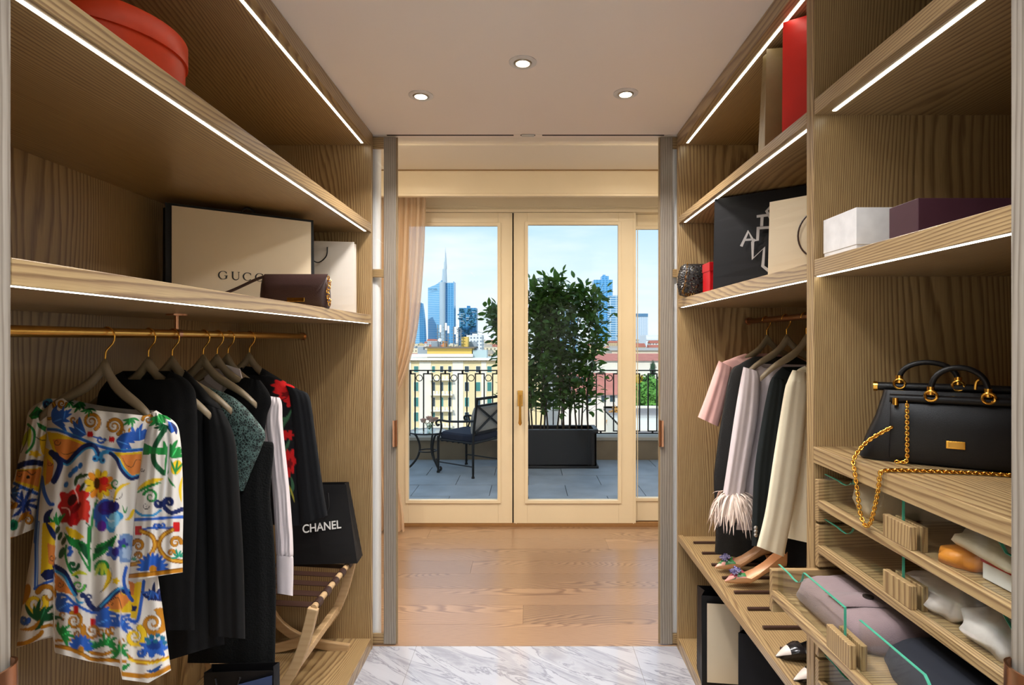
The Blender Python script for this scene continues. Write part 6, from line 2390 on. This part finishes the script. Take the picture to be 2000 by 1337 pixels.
# leaves under the flowers
poly(GRN, [(525, 80), (600, 130), (680, 150), (750, 210), (720, 280), (650, 230), (570, 180)], b_)
poly(GRN, [(970, 95), (880, 150), (800, 180), (770, 260), (760, 320), (840, 270), (930, 200)], b_)
poly(DGR, [(640, 160), (700, 180), (745, 230), (735, 330), (690, 270)], b_)
poly(DGR, [(770, 220), (850, 190), (950, 120), (900, 200), (800, 260)], b_)
line(GRN, 3.0, [(735, 40), (730, 200), (740, 380)], b_, 0)
line(GRN, 2.0, [(650, 240), (700, 330), (740, 400)], b_, 0)
ell(GRN, 840, 370, 62, 66, 0, 0, b_)
for x, ro in ((805, 20), (840, 0), (870, -15)):
    ell((190, 206, 60), x, 385, 14, 56, ro, 0, b_)
line(YEL, 5.0, [(890, 380), (900, 460), (850, 560)], b_, 2)
line(BLK, 0.6, [(915, 370), (915, 460), (860, 540), (825, 575)], b_, 0)
spiral(DGR, 600, 350, 48, 1.0, 3.6, 0, 1, b_, 0, False)
line(GRN, 2.2, [(545, 190), (540, 280), (580, 400), (640, 450)], b_, 0)
for x, y in ((575, 210), (570, 265), (585, 240)):
    ell(BLU, x, y, 20, 18, 0, 0, b_)
line((196, 200, 50), 4.0, [(590, 440), (650, 410), (720, 430)], b_, 2)
spiral((90, 180, 60), 645, 520, 54, 1.4, 2.6, 0, 1, b_)
ell(DGR, 510, 250, 24, 50, 20, 0, b_)
ell((64, 96, 170), 940, 250, 60, 50, 20, 5, b_)
ell((50, 40, 120), 950, 240, 30, 36, 0, 0, b_)
poly((120, 150, 196), [(985, 100), (1090, 100), (1085, 330), (985, 330)], b_)
ell((60, 70, 150), 1010, 180, 40, 46, 0, 5, b_)
ell((170, 190, 216), 1050, 250, 44, 50, 0, 5, b_)
ell(GRN, 1020, 195, 18, 12, 0, 0, b_)
ell(YEL, 955, 480, 28, 26, 0, 5, b_)
# left strip, lower
poly(YEL, [(350, 0), (455, 0), (450, 400), (335, 420)], b_)
line(NAV, 5.4, [(380, 0), (430, 80), (455, 140)], b_, 2)
poly(ORA, [(390, 170), (455, 190), (450, 350), (400, 340)], b_)
spiral(BLK, 430, 290, 30, 1.2, 0.8, 0, 1, b_, 1, False)
line(BLU, 4.0, [(312, 0), (300, 180), (300, 350), (296, 540)], b_, 0)
line((150, 186, 230), 1.4, [(318, 0), (306, 180), (306, 350), (300, 540)], b_, 0)
line(BLU, 3.0, [(286, 545), (370, 500), (455, 470)], b_, 0)
poly(NAV, [(330, 430), (370, 390), (450, 380), (452, 450), (380, 480)], b_)
# bottom of the panel
poly(ORA, [(452, 410), (540, 500), (605, 600), (540, 580), (452, 560)], b_)
line(NAV, 5.0, [(452, 360), (530, 410), (580, 500), (620, 590)], b_, 0)
line(LBL, 2.6, [(460, 400), (530, 445), (580, 540), (620, 600)], b_, 0)
poly(YEL, [(820, 720), (900, 620), (990, 560), (1085, 600), (1085, 740), (960, 740)], b_)
poly(ORA, [(850, 700), (920, 620), (990, 580), (1085, 620), (1000, 720)], b_)
line(NAV, 5.6, [(720, 640), (760, 700), (810, 715), (880, 640), (980, 555), (1060, 580)], b_, 0)
line(LBL, 2.2, [(830, 690), (900, 620), (985, 540), (1070, 560)], b_, 0)
spiral(NAV, 735, 615, 34, 1.2, 3.2, 90, 1, b_, 1, False)
ell(NAV, 680, 598, 24, 24, 0, 0, b_)
line(LBL, 3.0, [(620, 610), (650, 660), (700, 650)], b_, 2)
spiral(BLK, 495, 510, 26, 1.2, 0.7, 0, 1, b_, 1, False)
spiral(BLK, 905, 660, 26, 1.2, 0.8, 0, 1, b_, 1, False)
line(BLK, 0.7, [(900, 650), (960, 615), (985, 640), (1000, 700)], b_, 0)
line(BLU, 2.8, [(452, 590), (540, 600), (620, 670), (760, 740), (880, 735), (1000, 770), (1085, 760)], b_, 0)
# right strip of the panel
poly(YEL, [(1085, 500), (1170, 485), (1135, 800), (1075, 780)], b_)
poly(ORA, [(1060, 480), (1110, 500), (1100, 600), (1080, 600)], b_)
line(BLU, 3.4, [(1185, 485), (1165, 640), (1130, 810), (1065, 800)], b_, 0)
poly(NAV, [(1085, 680), (1130, 690), (1120, 730), (1085, 730)], b_)
line(BLU, 3.4, [(1040, 370), (1020, 480), (1050, 580), (1090, 640)], b_, 0)
# hem band
leafspray(BLU, 470, 720, 150, 6, -30, b_, 90, 0.2)
leafspray(BLU, 780, 840, 190, 7, -20, b_, 60, 0.2)
leafspray(BLU, 990, 860, 110, 7, -60, b_, 200, 0.2)
spiral(OCH, 610, 810, 70, 1.7, 3.4, 250, 1, b_)
spiral(OCH, 760, 890, 70, 1.5, 3.6, 200, -1, b_)
line((110, 66, 18), 3.6, [(690, 850), (690, 960), (740, 1060), (850, 1085), (950, 1050)], b_, 0)
line(OCH, 2.8, [(690, 850), (690, 960), (740, 1060), (850, 1085), (950, 1050)], b_, 0)
line(OCH, 2.6, [(660, 840), (670, 920), (600, 965), (455, 970)], b_, 0)
for x, y in ((520, 760), (840, 900), (900, 890), (930, 880), (640, 920), (1010, 980)):
    spiral(OCH, x, y, 34, 1.0, 2.0, 90, 1, b_)
for x, y in ((625, 720), (765, 820)):
    for d in (-9, 0, 9):
        line(RED, 2.2, [(x + d, y - 26), (x + d, y + 20)], b_, 0)
leafspray(GRN, 500, 930, 120, 6, -20, b_, 160, 0.2)
leafspray(GRN, 780, 1040, 90, 5, -100, b_, 160, 0.2)
leafspray(GRN, 880, 1010, 110, 6, -70, b_, 200, 0.2)
leafspray(GRN, 985, 1070, 100, 6, -90, b_, 240, 0.22)
for k in range(9):
    a = math.radians(180 + 22.5 * k)
    ell(BLU, 665 + 62 * math.cos(a), 1040 + 75 * math.sin(a), 46, 17, math.degrees(a), 0, b_)
ell(OCH, 668, 1050, 26, 34, 0, 0, b_)
line(OCH, 3.8, [(450, 1015), (560, 1035), (680, 1085), (760, 1125), (880, 1130), (1030, 1145)], b_, 0)
line((130, 84, 20), 0.9, [(450, 1005), (560, 1022), (680, 1070), (760, 1112), (880, 1118), (1030, 1132)], b_, 0)
# left flare
spiral(YEL, 290, 670, 92, 1.6, 6.0, 330, 1, b_)
spiral(OCH, 395, 600, 88, 1.0, 5.0, 200, 1, b_)
leafspray(DGR, 330, 820, 190, 6, -70, b_, 120, 0.15)
line(DGR, 4.0, [(380, 720), (330, 850), (265, 880)], b_, 2)
line(OCH, 4.0, [(165, 880), (270, 870), (330, 800)], b_, 2)
spiral(BLU, 200, 800, 36, 1.3, 4.0, 0, 1, b_)
line(OCH, 4.2, [(145, 1000), (230, 985), (320, 930), (345, 900)], b_, 0)
line(OCH, 3.0, [(345, 865), (400, 845), (455, 850)], b_, 0)
ell(OCH, 205, 590, 40, 90, 20, 0, b_)
# right flare
spiral(OCH, 1260, 830, 105, 1.6, 6.2, 300, 1, b_)
spiral(YEL, 1110, 940, 84, 1.5, 6.0, 300, 1, b_)
line(OCH, 7.0, [(1270, 720), (1340, 730), (1380, 810), (1340, 900)], b_, 2)
leafspray(NAV, 1290, 640, 150, 6, -70, b_, 160, 0.16)
leafspray(BLU, 1250, 560, 90, 4, 110, b_, 120, 0.16)
ell(BLU, 1270, 1030, 110, 70, 0, 7, b_)
ell((28, 62, 140), 1265, 1010, 60, 36, 0, 0, b_)
for x, y in ((1210, 960), (1250, 940), (1300, 930), (1340, 950), (1360, 990), (1225, 990), (1280, 975)):
    ell((30, 110, 140), x, y, 22, 20, 0, 0, b_)
spiral(BLU, 1160, 1070, 34, 1.2, 3.6, 0, 1, b_)
line(OCH, 4.2, [(1050, 1080), (1110, 1140), (1240, 1150), (1390, 1100)], b_, 2)
line(YEL, 2.0, [(1060, 1130), (1240, 1160), (1390, 1115)], b_, 0)
poly((40, 84, 150), [(1195, 1215), (1260, 1210), (1335, 1170), (1300, 1225), (1240, 1240)], b_)
poly(GRN, [(1010, 1170), (1080, 1160), (1040, 1210), (1000, 1225)], b_)
line(OCH, 4.6, [(985, 1240), (1150, 1262), (1280, 1250), (1398, 1190)], b_, 0)
BODY = list(ST)
# ---- right sleeve
ST = []
spiral(OCH, 1215, 330, 46, 1.4, 2.8, 180, 1)
leafspray(GRN, 1290, 300, 110, 7, 60, spread=200, fat=0.22)
leafspray(DGR, 1340, 370, 90, 5, 120, spread=140, fat=0.2)
poly(BLU, [(1370, 340), (1410, 360), (1440, 420), (1400, 440), (1375, 400)])
line(NAV, 3.4, [(1395, 350), (1430, 400), (1440, 450)])
line(DGR, 5.0, [(1330, 430), (1260, 560), (1260, 680), (1340, 770)], taper=0)
poly(GRN, [(1175, 520), (1260, 560), (1360, 560), (1350, 620), (1250, 610), (1165, 620)])
line(GRN, 4.0, [(1380, 560), (1360, 680), (1360, 760)], taper=0)
leafspray(GRN, 1400, 640, 150, 5, -60, spread=110, fat=0.2)
ell(YEL, 1440, 720, 44, 62, 20)
for ro in (-30, 0, 30):
    ell(GRN, 1440 + ro * 0.8, 720, 9, 62, 10 + ro)
line(GRN, 2.2, [(1370, 800), (1400, 850), (1430, 880)])
line((226, 226, 226), 1.8, [(1370, 420), (1375, 600), (1345, 900), (1320, 1090)], taper=0)
line(YEL, 5.0, [(1120, 900), (1220, 840), (1330, 815)], taper=2)
line(GRN, 3.2, [(1110, 930), (1200, 880), (1320, 840)], taper=2)
spiral(GRN, 1230, 960, 60, 1.5, 3.2, 200, 1, outline=False)
spiral(BLK, 1160, 740, 18, 1.2, 0.9, 0, 1, outline=False)
spiral(NAV, 1290, 1010, 34, 1.2, 4.2, 0, 1)
spiral(NAV, 1380, 1010, 38, 1.2, 4.6, 180, 1)
line(NAV, 4.4, [(1345, 1050), (1400, 1090), (1490, 1060)], taper=0)
line(LBL, 2.6, [(1100, 1070), (1160, 1110), (1250, 1110), (1310, 1070)], taper=0)
spiral(BLK, 1190, 1035, 30, 1.3, 0.9, 0, 1, outline=False)
line(BLU, 3.0, [(1090, 1145), (1250, 1140), (1370, 1130), (1495, 1125)], taper=0)
line(YEL, 3.0, [(1488, 800), (1470, 900), (1480, 1000)], taper=2)
spiral(BLU, 1275, 1195, 26, 1.2, 2.6, 0, 1)
spiral(BLU, 1325, 1190, 26, 1.2, 2.6, 180, -1)
line(BLU, 2.2, [(1150, 1230), (1220, 1215), (1270, 1215)], taper=0)
line(BLU, 2.2, [(1330, 1215), (1390, 1215), (1430, 1200)], taper=0)
for x, y in ((1130, 1235), (1440, 1205)):
    for d in (-16, 0, 16):
        line(RED, 2.8, [(x + d, y - 28), (x + d, y + 28)], taper=0)
for pts in ([(1160, 70), (1250, 110), (1275, 190), (1230, 280), (1150, 330), (1085, 345)], [(1420, 60), (1340, 110), (1310, 190), (1350, 270), (1420, 310), (1500, 320)]):
    line((112, 70, 20), 4.6, pts, b_, 0)
    line(OCH, 3.6, pts, b_, 0)
    line((226, 176, 60), 1.0, pts, b_, 0)
spiral(OCH, 1140, 190, 48, 1.4, 3.6, 200, 1, b_)
spiral(OCH, 1445, 165, 48, 1.4, 3.6, 0, -1, b_)
spiral(OCH, 1145, 275, 30, 1.2, 2.6, 200, 1, b_)
spiral(OCH, 1410, 250, 28, 1.2, 2.6, 0, -1, b_)
leafspray((30, 140, 110), 1475, 280, 70, 5, -90, b_, 200, 0.2)
leafspray((30, 140, 110), 1100, 310, 40, 4, -60, b_, 160, 0.2)
for k in range(11):
    a = math.radians(180 + 18 * k)
    ell(BLU, 1258 + 78 * math.cos(a), 385 + 82 * math.sin(a), 58, 17, math.degrees(a), 0, b_)
ell(OCH, 1260, 385, 32, 34, 0, 0, b_)
line(OCH, 4.4, [(1060, 440), (1200, 428), (1350, 410), (1505, 390)], b_, 0)
line((130, 84, 20), 1.0, [(1060, 425), (1200, 412), (1350, 396), (1505, 376)], b_, 0)
SLR = list(ST)
# ---- left sleeve
ST = []
ell(LBL, 390, 200, 44, 50)
spiral(NAV, 385, 200, 34, 1.2, 3.0, 0, 1)
poly(GRN, [(235, 300), (300, 220), (370, 270), (395, 280), (330, 310), (260, 330)])
poly(DGR, [(240, 300), (310, 250), (380, 280), (300, 300)])
poly(GRN, [(300, 350), (380, 390), (370, 430), (310, 390)])
line(GRN, 2.6, [(230, 370), (280, 430), (270, 530), (215, 600)], taper=0)
for x, ro in ((215, 20), (240, 5), (200, 30)):
    ell((190, 200, 60), x, 480, 15, 80, ro)
line(BLK, 0.8, [(230, 390), (215, 500), (170, 600)], taper=0)
poly(YEL, [(320, 480), (380, 440), (400, 590), (350, 620), (330, 560)])
ell(YEL, 285, 610, 46, 26, 10, 5)
line(BLK, 0.8, [(290, 470), (330, 495), (370, 500)], taper=0)
line(NAV, 5.6, [(145, 715), (200, 690), (280, 680), (345, 690)], taper=0)
poly(YEL, [(140, 740), (340, 720), (320, 920), (220, 880), (120, 850)])
poly(ORA, [(140, 745), (335, 730), (315, 880), (220, 850), (125, 830)])
spiral(BLK, 155, 775, 22, 1.3, 0.8, 0, 1, outline=False)
line(BLK, 0.8, [(150, 750), (210, 745), (260, 780), (290, 760)], taper=0)
ell(BLK, 230, 800, 16, 14)
line(BLU, 3.2, [(115, 850), (200, 890), (300, 935)], taper=0)
leafspray((34, 66, 150), 200, 1020, 150, 8, -60, spread=330, fat=0.17)
leafspray(BLU, 100, 930, 90, 5, -10, spread=160, fat=0.2)
spiral(OCH, 95, 1020, 34, 1.2, 3.6, 0, 1)
spiral(OCH, 230, 1150, 46, 1.4, 3.4, 200, 1)
line(OCH, 3.6, [(140, 1180), (190, 1110), (250, 1080)], taper=2)
ell((20, 130, 90), 110, 1190, 40, 46, 10)
ell((10, 80, 60), 105, 1190, 18, 26, 10)
line(OCH, 4.2, [(30, 1330), (80, 1310), (140, 1300)], taper=0)
SLL = list(ST)

M_print = vcol('majolica_silk', 0.55, bump=0.05)
dr = thing('printed_dress', 'white dress with blue, yellow and green majolica floral print', 'dress', (ROD[0], 1.5, R(-0.62)))
hem = [(28, 1267), (80, 1246), (104, 1240), (107, 1274), (170, 1290), (234, 1302), (238, 1326), (290, 1333), (334, 1308)]
cloth('bodice_and_skirt', [(775, 801, 121, 305), (788, 813, 99, 322), (802, 826, 93, 330), (850, 860, 91, 318), (907, 907, 84, 300), (991, 991, 72, 298), (1091, 1100, 59, 306), (1174, 1190, 45, 318), (1262, 1318, 32, 334)], 1.50,
      [0.022, 0.045, 0.06, 0.062, 0.06, 0.062, 0.07], M_print, dr, N=460, steps=40, folds=(3.2, 0.010, 0.8), dip=34, dipb=6, hem=hem, strokes=BODY, base=(232, 226, 218), seed=1, crease=0.0012)
cloth('sleeve', [(803, 812, 296, 326), (830, 828, 290, 345), (855, 855, 283, 352), (907, 907, 275, 356), (991, 991, 264, 358), (1067, 1062, 258, 357), (1134, 1117, 250, 357)], 1.455,
      [0.012, 0.03, 0.032, 0.03, 0.03, 0.034, 0.038], M_print, dr, N=200, steps=34, folds=(2.1, 0.006, 0.3), strokes=SLR, base=(232, 226, 218), capt=True, seed=2, crease=0.001)
cloth('sleeve', [(778, 778, 92, 114), (800, 792, 58, 106), (843, 838, 48, 100), (903, 900, 35, 95), (979, 970, 16, 85), (1063, 1030, -6, 72)], 1.535,
      [0.012, 0.03, 0.032, 0.03, 0.03, 0.034], M_print, dr, N=160, steps=34, folds=(2.1, 0.006, 1.3), strokes=SLL, base=(232, 226, 218), capt=True, seed=3, crease=0.001)

# ---- the other clothes on the brass rod
M_coat = mat('black_cloth', (11, 11, 12), 0.8, noise=0.08, bump=0.25, bscale=700, spec=0.25)
M_blk2 = mat('charcoal_cloth', (12, 12, 13), 0.85, bump=0.3, bscale=400, spec=0.2)


def garment(name, label, cat, Yc, loc=None):
    return thing(name, label, cat, (ROD[0], Yc, R(-0.6)))


g = garment('black_dress', 'black garment directly behind the printed dress', 'dress', 1.69)
cloth('body', [(724, 724, 240, 332), (748, 748, 205, 372), (800, 800, 188, 385), (1000, 1000, 188, 385), (1150, 1150, 200, 380), (1230, 1230, 205, 380)], 1.66, [0.015, 0.03, 0.035, 0.035, 0.035, 0.035], M_blk2, g, dip=40, folds=(3, 0.004, 0))
g = garment('black_coat', 'long black wool coat with full sleeve beside the printed dress', 'coat', 1.79)
cloth('body', [(720, 722, 318, 362), (740, 748, 282, 388), (768, 776, 262, 412), (810, 812, 250, 436), (950, 950, 252, 428), (1120, 1120, 246, 432), (1250, 1245, 240, 438), (1316, 1256, 240, 438)], 1.79, [0.02, 0.035, 0.045, 0.05, 0.05, 0.055, 0.06], M_coat, g, dip=30, folds=(3.3, 0.006, 1.0), seed=4)
cloth('sleeve', [(786, 800, 398, 434), (824, 832, 396, 451), (878, 878, 397, 462), (996, 996, 402, 470), (1103, 1103, 405, 476), (1241, 1247, 408, 479)], 1.755, [0.015, 0.035, 0.036, 0.034, 0.033, 0.034], M_coat, g, capt=True, folds=(1.6, 0.004, 0.4), seed=5)
g = garment('lace_dress', 'black dress with dark green lace yoke and short sleeve', 'dress', 1.96)


def lace():
    m, n, l, b = nt('green_lace')
    tc = n.new('ShaderNodeTexCoord')
    vo = n.new('ShaderNodeTexVoronoi')
    vo.inputs['Scale'].default_value = 120
    vo.feature = 'DISTANCE_TO_EDGE'
    l.new(tc.outputs['Object'], vo.inputs['Vector'])
    nz = n.new('ShaderNodeTexNoise')
    nz.inputs['Scale'].default_value = 60
    nz.inputs['Detail'].default_value = 3
    l.new(tc.outputs['Object'], nz.inputs['Vector'])
    mu = n.new('ShaderNodeMath')
    mu.operation = 'MULTIPLY_ADD'
    mu.inputs[1].default_value = -1.7
    l.new(vo.outputs['Distance'], mu.inputs[0])
    l.new(nz.outputs[0], mu.inputs[2])
    rp = n.new('ShaderNodeValToRGB')
    rp.color_ramp.elements[0].position = 0.18
    rp.color_ramp.elements[0].color = lin((22, 34, 32))
    rp.color_ramp.elements[1].position = 0.52
    rp.color_ramp.elements[1].color = lin((96, 124, 118))
    l.new(mu.outputs[0], rp.inputs[0])
    l.new(rp.outputs[0], b.inputs['Base Color'])
    b.inputs['Roughness'].default_value = 0.6
    bp = n.new('ShaderNodeBump')
    bp.inputs['Strength'].default_value = 0.6
    bp.inputs['Distance'].default_value = 0.003
    l.new(mu.outputs[0], bp.inputs['Height'])
    l.new(bp.outputs[0], b.inputs['Normal'])
    return m


cloth('body', [(852, 862, 390, 526), (872, 874, 385, 535), (963, 963, 388, 528), (1049, 1049, 382, 535), (1157, 1157, 376, 539), (1294, 1296, 366, 537)], 1.968, [0.026, 0.03, 0.034, 0.034, 0.034, 0.036], mat('boucle_black', (13, 14, 14), 0.95, bump=1.0, bscale=160, spec=0.25), g, capt=True, folds=(2.4, 0.005, 0.2), seed=6)
cloth('lace_yoke', [(750, 753, 372, 398), (762, 768, 352, 442), (778, 786, 345, 470), (808, 816, 342, 498), (838, 846, 345, 518), (868, 870, 355, 512), (918, 916, 372, 493), (962, 958, 388, 476)], 1.93, [0.008, 0.02, 0.028, 0.034, 0.034, 0.03, 0.026, 0.02], lace(), g, capt=True, folds=(1.4, 0.003, 0.2), seed=7)
g = garment('sleeveless_dress', 'sleeveless black dress between green lace and white shirt', 'dress', 2.048)
cloth('body', [(736, 742, 478, 508), (752, 764, 450, 524), (776, 786, 430, 530), (812, 815, 420, 521), (870, 870, 420, 516), (1000, 1000, 422, 520), (1230, 1230, 415, 525)], 2.052, [0.012, 0.018, 0.02, 0.02, 0.02, 0.02, 0.02], M_blk2, g, capt=True, folds=(2, 0.004, 0.6), seed=8)
g = garment('white_shirt', 'white satin shirt with pointed collar and long cuffed sleeve', 'shirt', 2.121)
M_shirt = mat('white_satin_shirt', (228, 216, 218), 0.42, noise=0.02, bump=0.05, sheen=0.2)
cloth('body', [(722, 726, 405, 470), (742, 752, 385, 500), (768, 776, 372, 528), (830, 830, 372, 524), (1000, 1000, 375, 528), (1110, 1110, 378, 530)], 2.135, [0.015, 0.024, 0.028, 0.03, 0.03, 0.03], M_shirt, g, folds=(2.5, 0.005, 0.1), dip=20, seed=9)
for pts in ([(402, 716), (438, 722), (432, 768), (398, 742)], [(440, 712), (468, 720), (476, 752), (436, 770)]):
    MB().ext([P(x, y, 2.098) for x, y in pts], (0, 0.006, 0)).build('collar', M_shirt, g, bevel=0.002)
cloth('sleeve', [(772, 776, 521, 546), (790, 790, 519, 551), (835, 838, 520, 553), (942, 942, 531, 564), (1030, 1030, 537, 571), (1074, 1080, 539, 573), (1086, 1086, 541, 571)], 2.10, [0.01, 0.022, 0.024, 0.024, 0.024, 0.026, 0.02], M_shirt, g, capt=True, folds=(1.8, 0.005, 0.9), seed=10, crease=0.002)
cloth('cuff', [(1084, 1086, 540, 572), (1092, 1092, 540, 573), (1125, 1125, 540, 573), (1158, 1163, 541, 572)], 2.10, [0.022, 0.024, 0.024, 0.024], M_shirt, g, folds=(1, 0.001, 0), seed=11)
g = garment('poppy_jacket', 'black jacket printed with red poppies, nearest the end panel', 'jacket', 2.285)
PJ = []
for x, y, rx, ry in ((560, 765, 22, 14), (570, 782, 14, 12), (548, 752, 16, 10), (562, 849, 12, 8), (566, 900, 12, 22), (560, 918, 10, 12)):
    PJ.append(('e', (206, 26, 28), x, y, rx, ry, 0, 6))
for x, y, rx, ry in ((558, 770, 8, 5), (566, 905, 5, 9)):
    PJ.append(('e', (120, 10, 14), x, y, rx, ry, 0, 5))
for pts in ([(572, 795), (562, 815), (552, 832), (549, 850)], [(566, 858), (560, 872), (554, 884)], [(568, 930), (572, 950), (566, 968)], [(552, 935), (558, 960), (562, 985)], [(545, 812), (556, 818), (566, 808)]):
    PJ.append(('l', (60, 104, 72), 3.0, pts, 2))
for pts in ([(560, 940), (570, 962), (575, 980)], [(556, 950), (566, 975)]):
    PJ.append(('l', (170, 160, 60), 1.8, pts, 2))
M_pop = vcol('poppy_cloth', 0.85, 0.0, bump=0.3, bscale=500)
cloth('body', [(714, 718, 472, 512), (728, 738, 442, 545), (756, 768, 418, 592), (800, 800, 415, 592), (900, 900, 420, 590), (1000, 1004, 428, 590), (1022, 1026, 430, 590)], 2.285, [0.02, 0.028, 0.035, 0.04, 0.04, 0.042], M_pop, g, N=260, steps=30, dip=30, folds=(2.4, 0.004, 0.7), strokes=PJ, base=(14, 15, 19), seed=12)
cloth('sleeve', [(752, 764, 558, 594), (778, 780, 566, 606), (861, 861, 576, 618), (953, 953, 582, 631), (1024, 1006, 588, 640)], 2.255, [0.012, 0.03, 0.03, 0.028, 0.028], mat('poppy_sleeve', (15, 17, 21), 0.9, bump=0.3, bscale=500, spec=0.3), g, capt=True, folds=(1.6, 0.004, 0.2), seed=13)

# ---- clothes on the right
def garment_r(name, label, cat, Yc):
    return thing(name, label, cat, (RODR[0], Yc, R(-0.5)))


g = garment_r('pink_blouse', 'pale pink short-sleeved blouse nearest the doorway', 'blouse', 2.611)
M_pinkc = mat('pink_crepe', (232, 180, 172), 0.7, noise=0.02, bump=0.1, sheen=0.2)
cloth('body', [(690, 690, 1456, 1540), (700, 700, 1428, 1566), (714, 714, 1406, 1588), (760, 760, 1408, 1590), (830, 830, 1414, 1590), (900, 900, 1416, 1590)], 2.62, [0.015, 0.026, 0.032, 0.035, 0.035], M_pinkc, g, dip=14, folds=(2.4, 0.004, 0.3), seed=20)
cloth('sleeve', [(704, 716, 1404, 1428), (724, 736, 1396, 1428), (775, 786, 1378, 1416), (814, 833, 1363, 1403)], 2.60, [0.012, 0.028, 0.03, 0.032], M_pinkc, g, capt=True, folds=(1.4, 0.003, 0.4), seed=21)
g = garment_r('sequin_dress', 'long black dress between the pink and lilac blouses', 'dress', 2.52)
M_seq = mat('black_sequins', (13, 14, 14), 0.4, noise=0.5, nscale=300, bump=0.6, bscale=400)
cloth('body', [(696, 696, 1472, 1555), (710, 710, 1446, 1580), (728, 728, 1426, 1590), (804, 804, 1411, 1598), (885, 885, 1399, 1600), (938, 938, 1394, 1600), (1013, 1013, 1398, 1600), (1080, 1118, 1396, 1600)], 2.52, [0.015, 0.025, 0.032, 0.035, 0.036, 0.036, 0.04], M_seq, g, capt=True, folds=(2.2, 0.005, 0.3), seed=22)
g = garment_r('feather_blouse', 'lilac-white blouse with fluffy feather cuff on the right rod', 'blouse', 2.41)
M_lil = mat('lilac_silk', (218, 204, 206), 0.55, noise=0.02, bump=0.06, sheen=0.2)
cloth('body', [(710, 712, 1482, 1580), (722, 722, 1460, 1600), (745, 745, 1452, 1612), (830, 830, 1455, 1612), (960, 960, 1446, 1560), (1034, 1038, 1438, 1535)], 2.435, [0.012, 0.022, 0.025, 0.026, 0.026, 0.028], M_lil, g, dip=22, folds=(2.8, 0.007, 0.5), seed=23)
cloth('sleeve', [(716, 724, 1452, 1480), (745, 748, 1446, 1484), (816, 816, 1434, 1480), (897, 897, 1422, 1466), (968, 968, 1411, 1454)], 2.39, [0.012, 0.028, 0.028, 0.026, 0.028], M_lil, g, capt=True, folds=(1.6, 0.005, 0.5), seed=24)
fe = MB()
random.seed(31)
c0 = P(1432, 968, 2.385)
for k in range(300):
    a = random.uniform(0, 2 * math.pi)
    r = random.uniform(0.02, 0.045)
    p0 = c0 + Vector((r * math.cos(a), r * 0.6 * math.sin(a), random.uniform(-0.015, 0.02)))
    out = Vector((math.cos(a) * 1.2, math.sin(a) * 0.7, 0))
    L = random.uniform(0.06, 0.15)
    p1 = p0 + out * L * 0.30 + Vector((0, 0, -L * random.uniform(0.1, 0.5)))
    p2 = p1 + out * L * random.uniform(0.0, 0.2) + Vector((random.uniform(-.012, .012), random.uniform(-.012, .012), -L * random.uniform(0.4, 0.7)))
    w = random.uniform(0.0022, 0.0045)
    sd_ = Vector((-math.sin(a), math.cos(a), 0.3)).normalized()
    rows = []
    for p, ww in zip(crom([tuple(p0), tuple(p1), tuple(p2)], 4), (0.5, 0.9, 1, 1, 1, 0.9, 0.8, 0.6, 0.1)):
        p = Vector(p)
        rows.append([p - sd_ * w * ww, p + Vector((0, -0.001, 0.0015)) * ww, p + sd_ * w * ww])
    fe.grid(rows)
fe.build('feather_trim', mat('feather_pink', (244, 222, 208), 0.8, noise=0.05, nscale=40), g, smooth='all', recalc=False)['kind'] = 'stuff'
g = garment_r('dark_jacket', 'dark green-black jacket with metal sleeve buttons behind cream jacket', 'jacket', 2.34)
M_dgr = mat('bottle_green', (24, 30, 31), 0.8, bump=0.2, bscale=600, spec=0.3)
cloth('body', [(716, 716, 1528, 1620), (732, 732, 1512, 1635), (754, 754, 1503, 1645), (850, 850, 1490, 1645), (938, 938, 1482, 1645), (1050, 1050, 1478, 1645)], 2.335, [0.012, 0.020, 0.022, 0.022, 0.022], M_dgr, g, dip=20, folds=(2, 0.003, 0), seed=25)
cloth('sleeve', [(736, 740, 1508, 1530), (760, 762, 1500, 1535), (850, 850, 1483, 1525), (938, 938, 1472, 1515), (1065, 1070, 1468, 1505)], 2.305, [0.01, 0.022, 0.022, 0.022, 0.022], M_dgr, g, capt=True, folds=(1.5, 0.003, 0.3), seed=26)
for y in (1030, 1037, 1044):
    MB().lathe([(0.0085, 0), (0.0085, 0.003), (0.004, 0.006)], (0, 0, 0), 12).build('sleeve_button', M_steel, g).matrix_basis = Matrix.Translation(P(1476, y, 2.281)) @ Matrix.Rotation(math.pi / 2, 4, 'X')
g = garment_r('cream_jacket', 'cream white tailored jacket beside the oak divider', 'jacket', 2.22)
M_crm = mat('cream_wool', (240, 228, 200), 0.8, noise=0.02, bump=0.15, bscale=600, sheen=0.2)
cloth('body', [(714, 714, 1572, 1650), (724, 724, 1555, 1680), (745, 745, 1545, 1700), (900, 900, 1545, 1700), (1000, 1000, 1540, 1702), (1050, 1088, 1536, 1705)], 2.22, [0.015, 0.022, 0.026, 0.028, 0.028, 0.030], M_crm, g, dip=16, folds=(2.2, 0.004, 0.3), seed=27)
cloth('sleeve', [(722, 726, 1548, 1574), (744, 746, 1538, 1578), (769, 769, 1531, 1577), (885, 885, 1512, 1566), (996, 996, 1495, 1549), (1066, 1087, 1478, 1531)], 2.17, [0.012, 0.03, 0.032, 0.032, 0.03, 0.03], M_crm, g, capt=True, folds=(1.4, 0.003, 0.6), seed=28)
g = garment_r('black_skirt', 'black skirt hem hanging below the cream jacket', 'skirt', 2.30)
cloth('body', [(890, 890, 1545, 1690), (980, 980, 1540, 1695), (1104, 1110, 1527, 1700)], 2.275, [0.012, 0.012, 0.014], M_blk2, g, capt=True, folds=(2, 0.004, 0.2), seed=29)
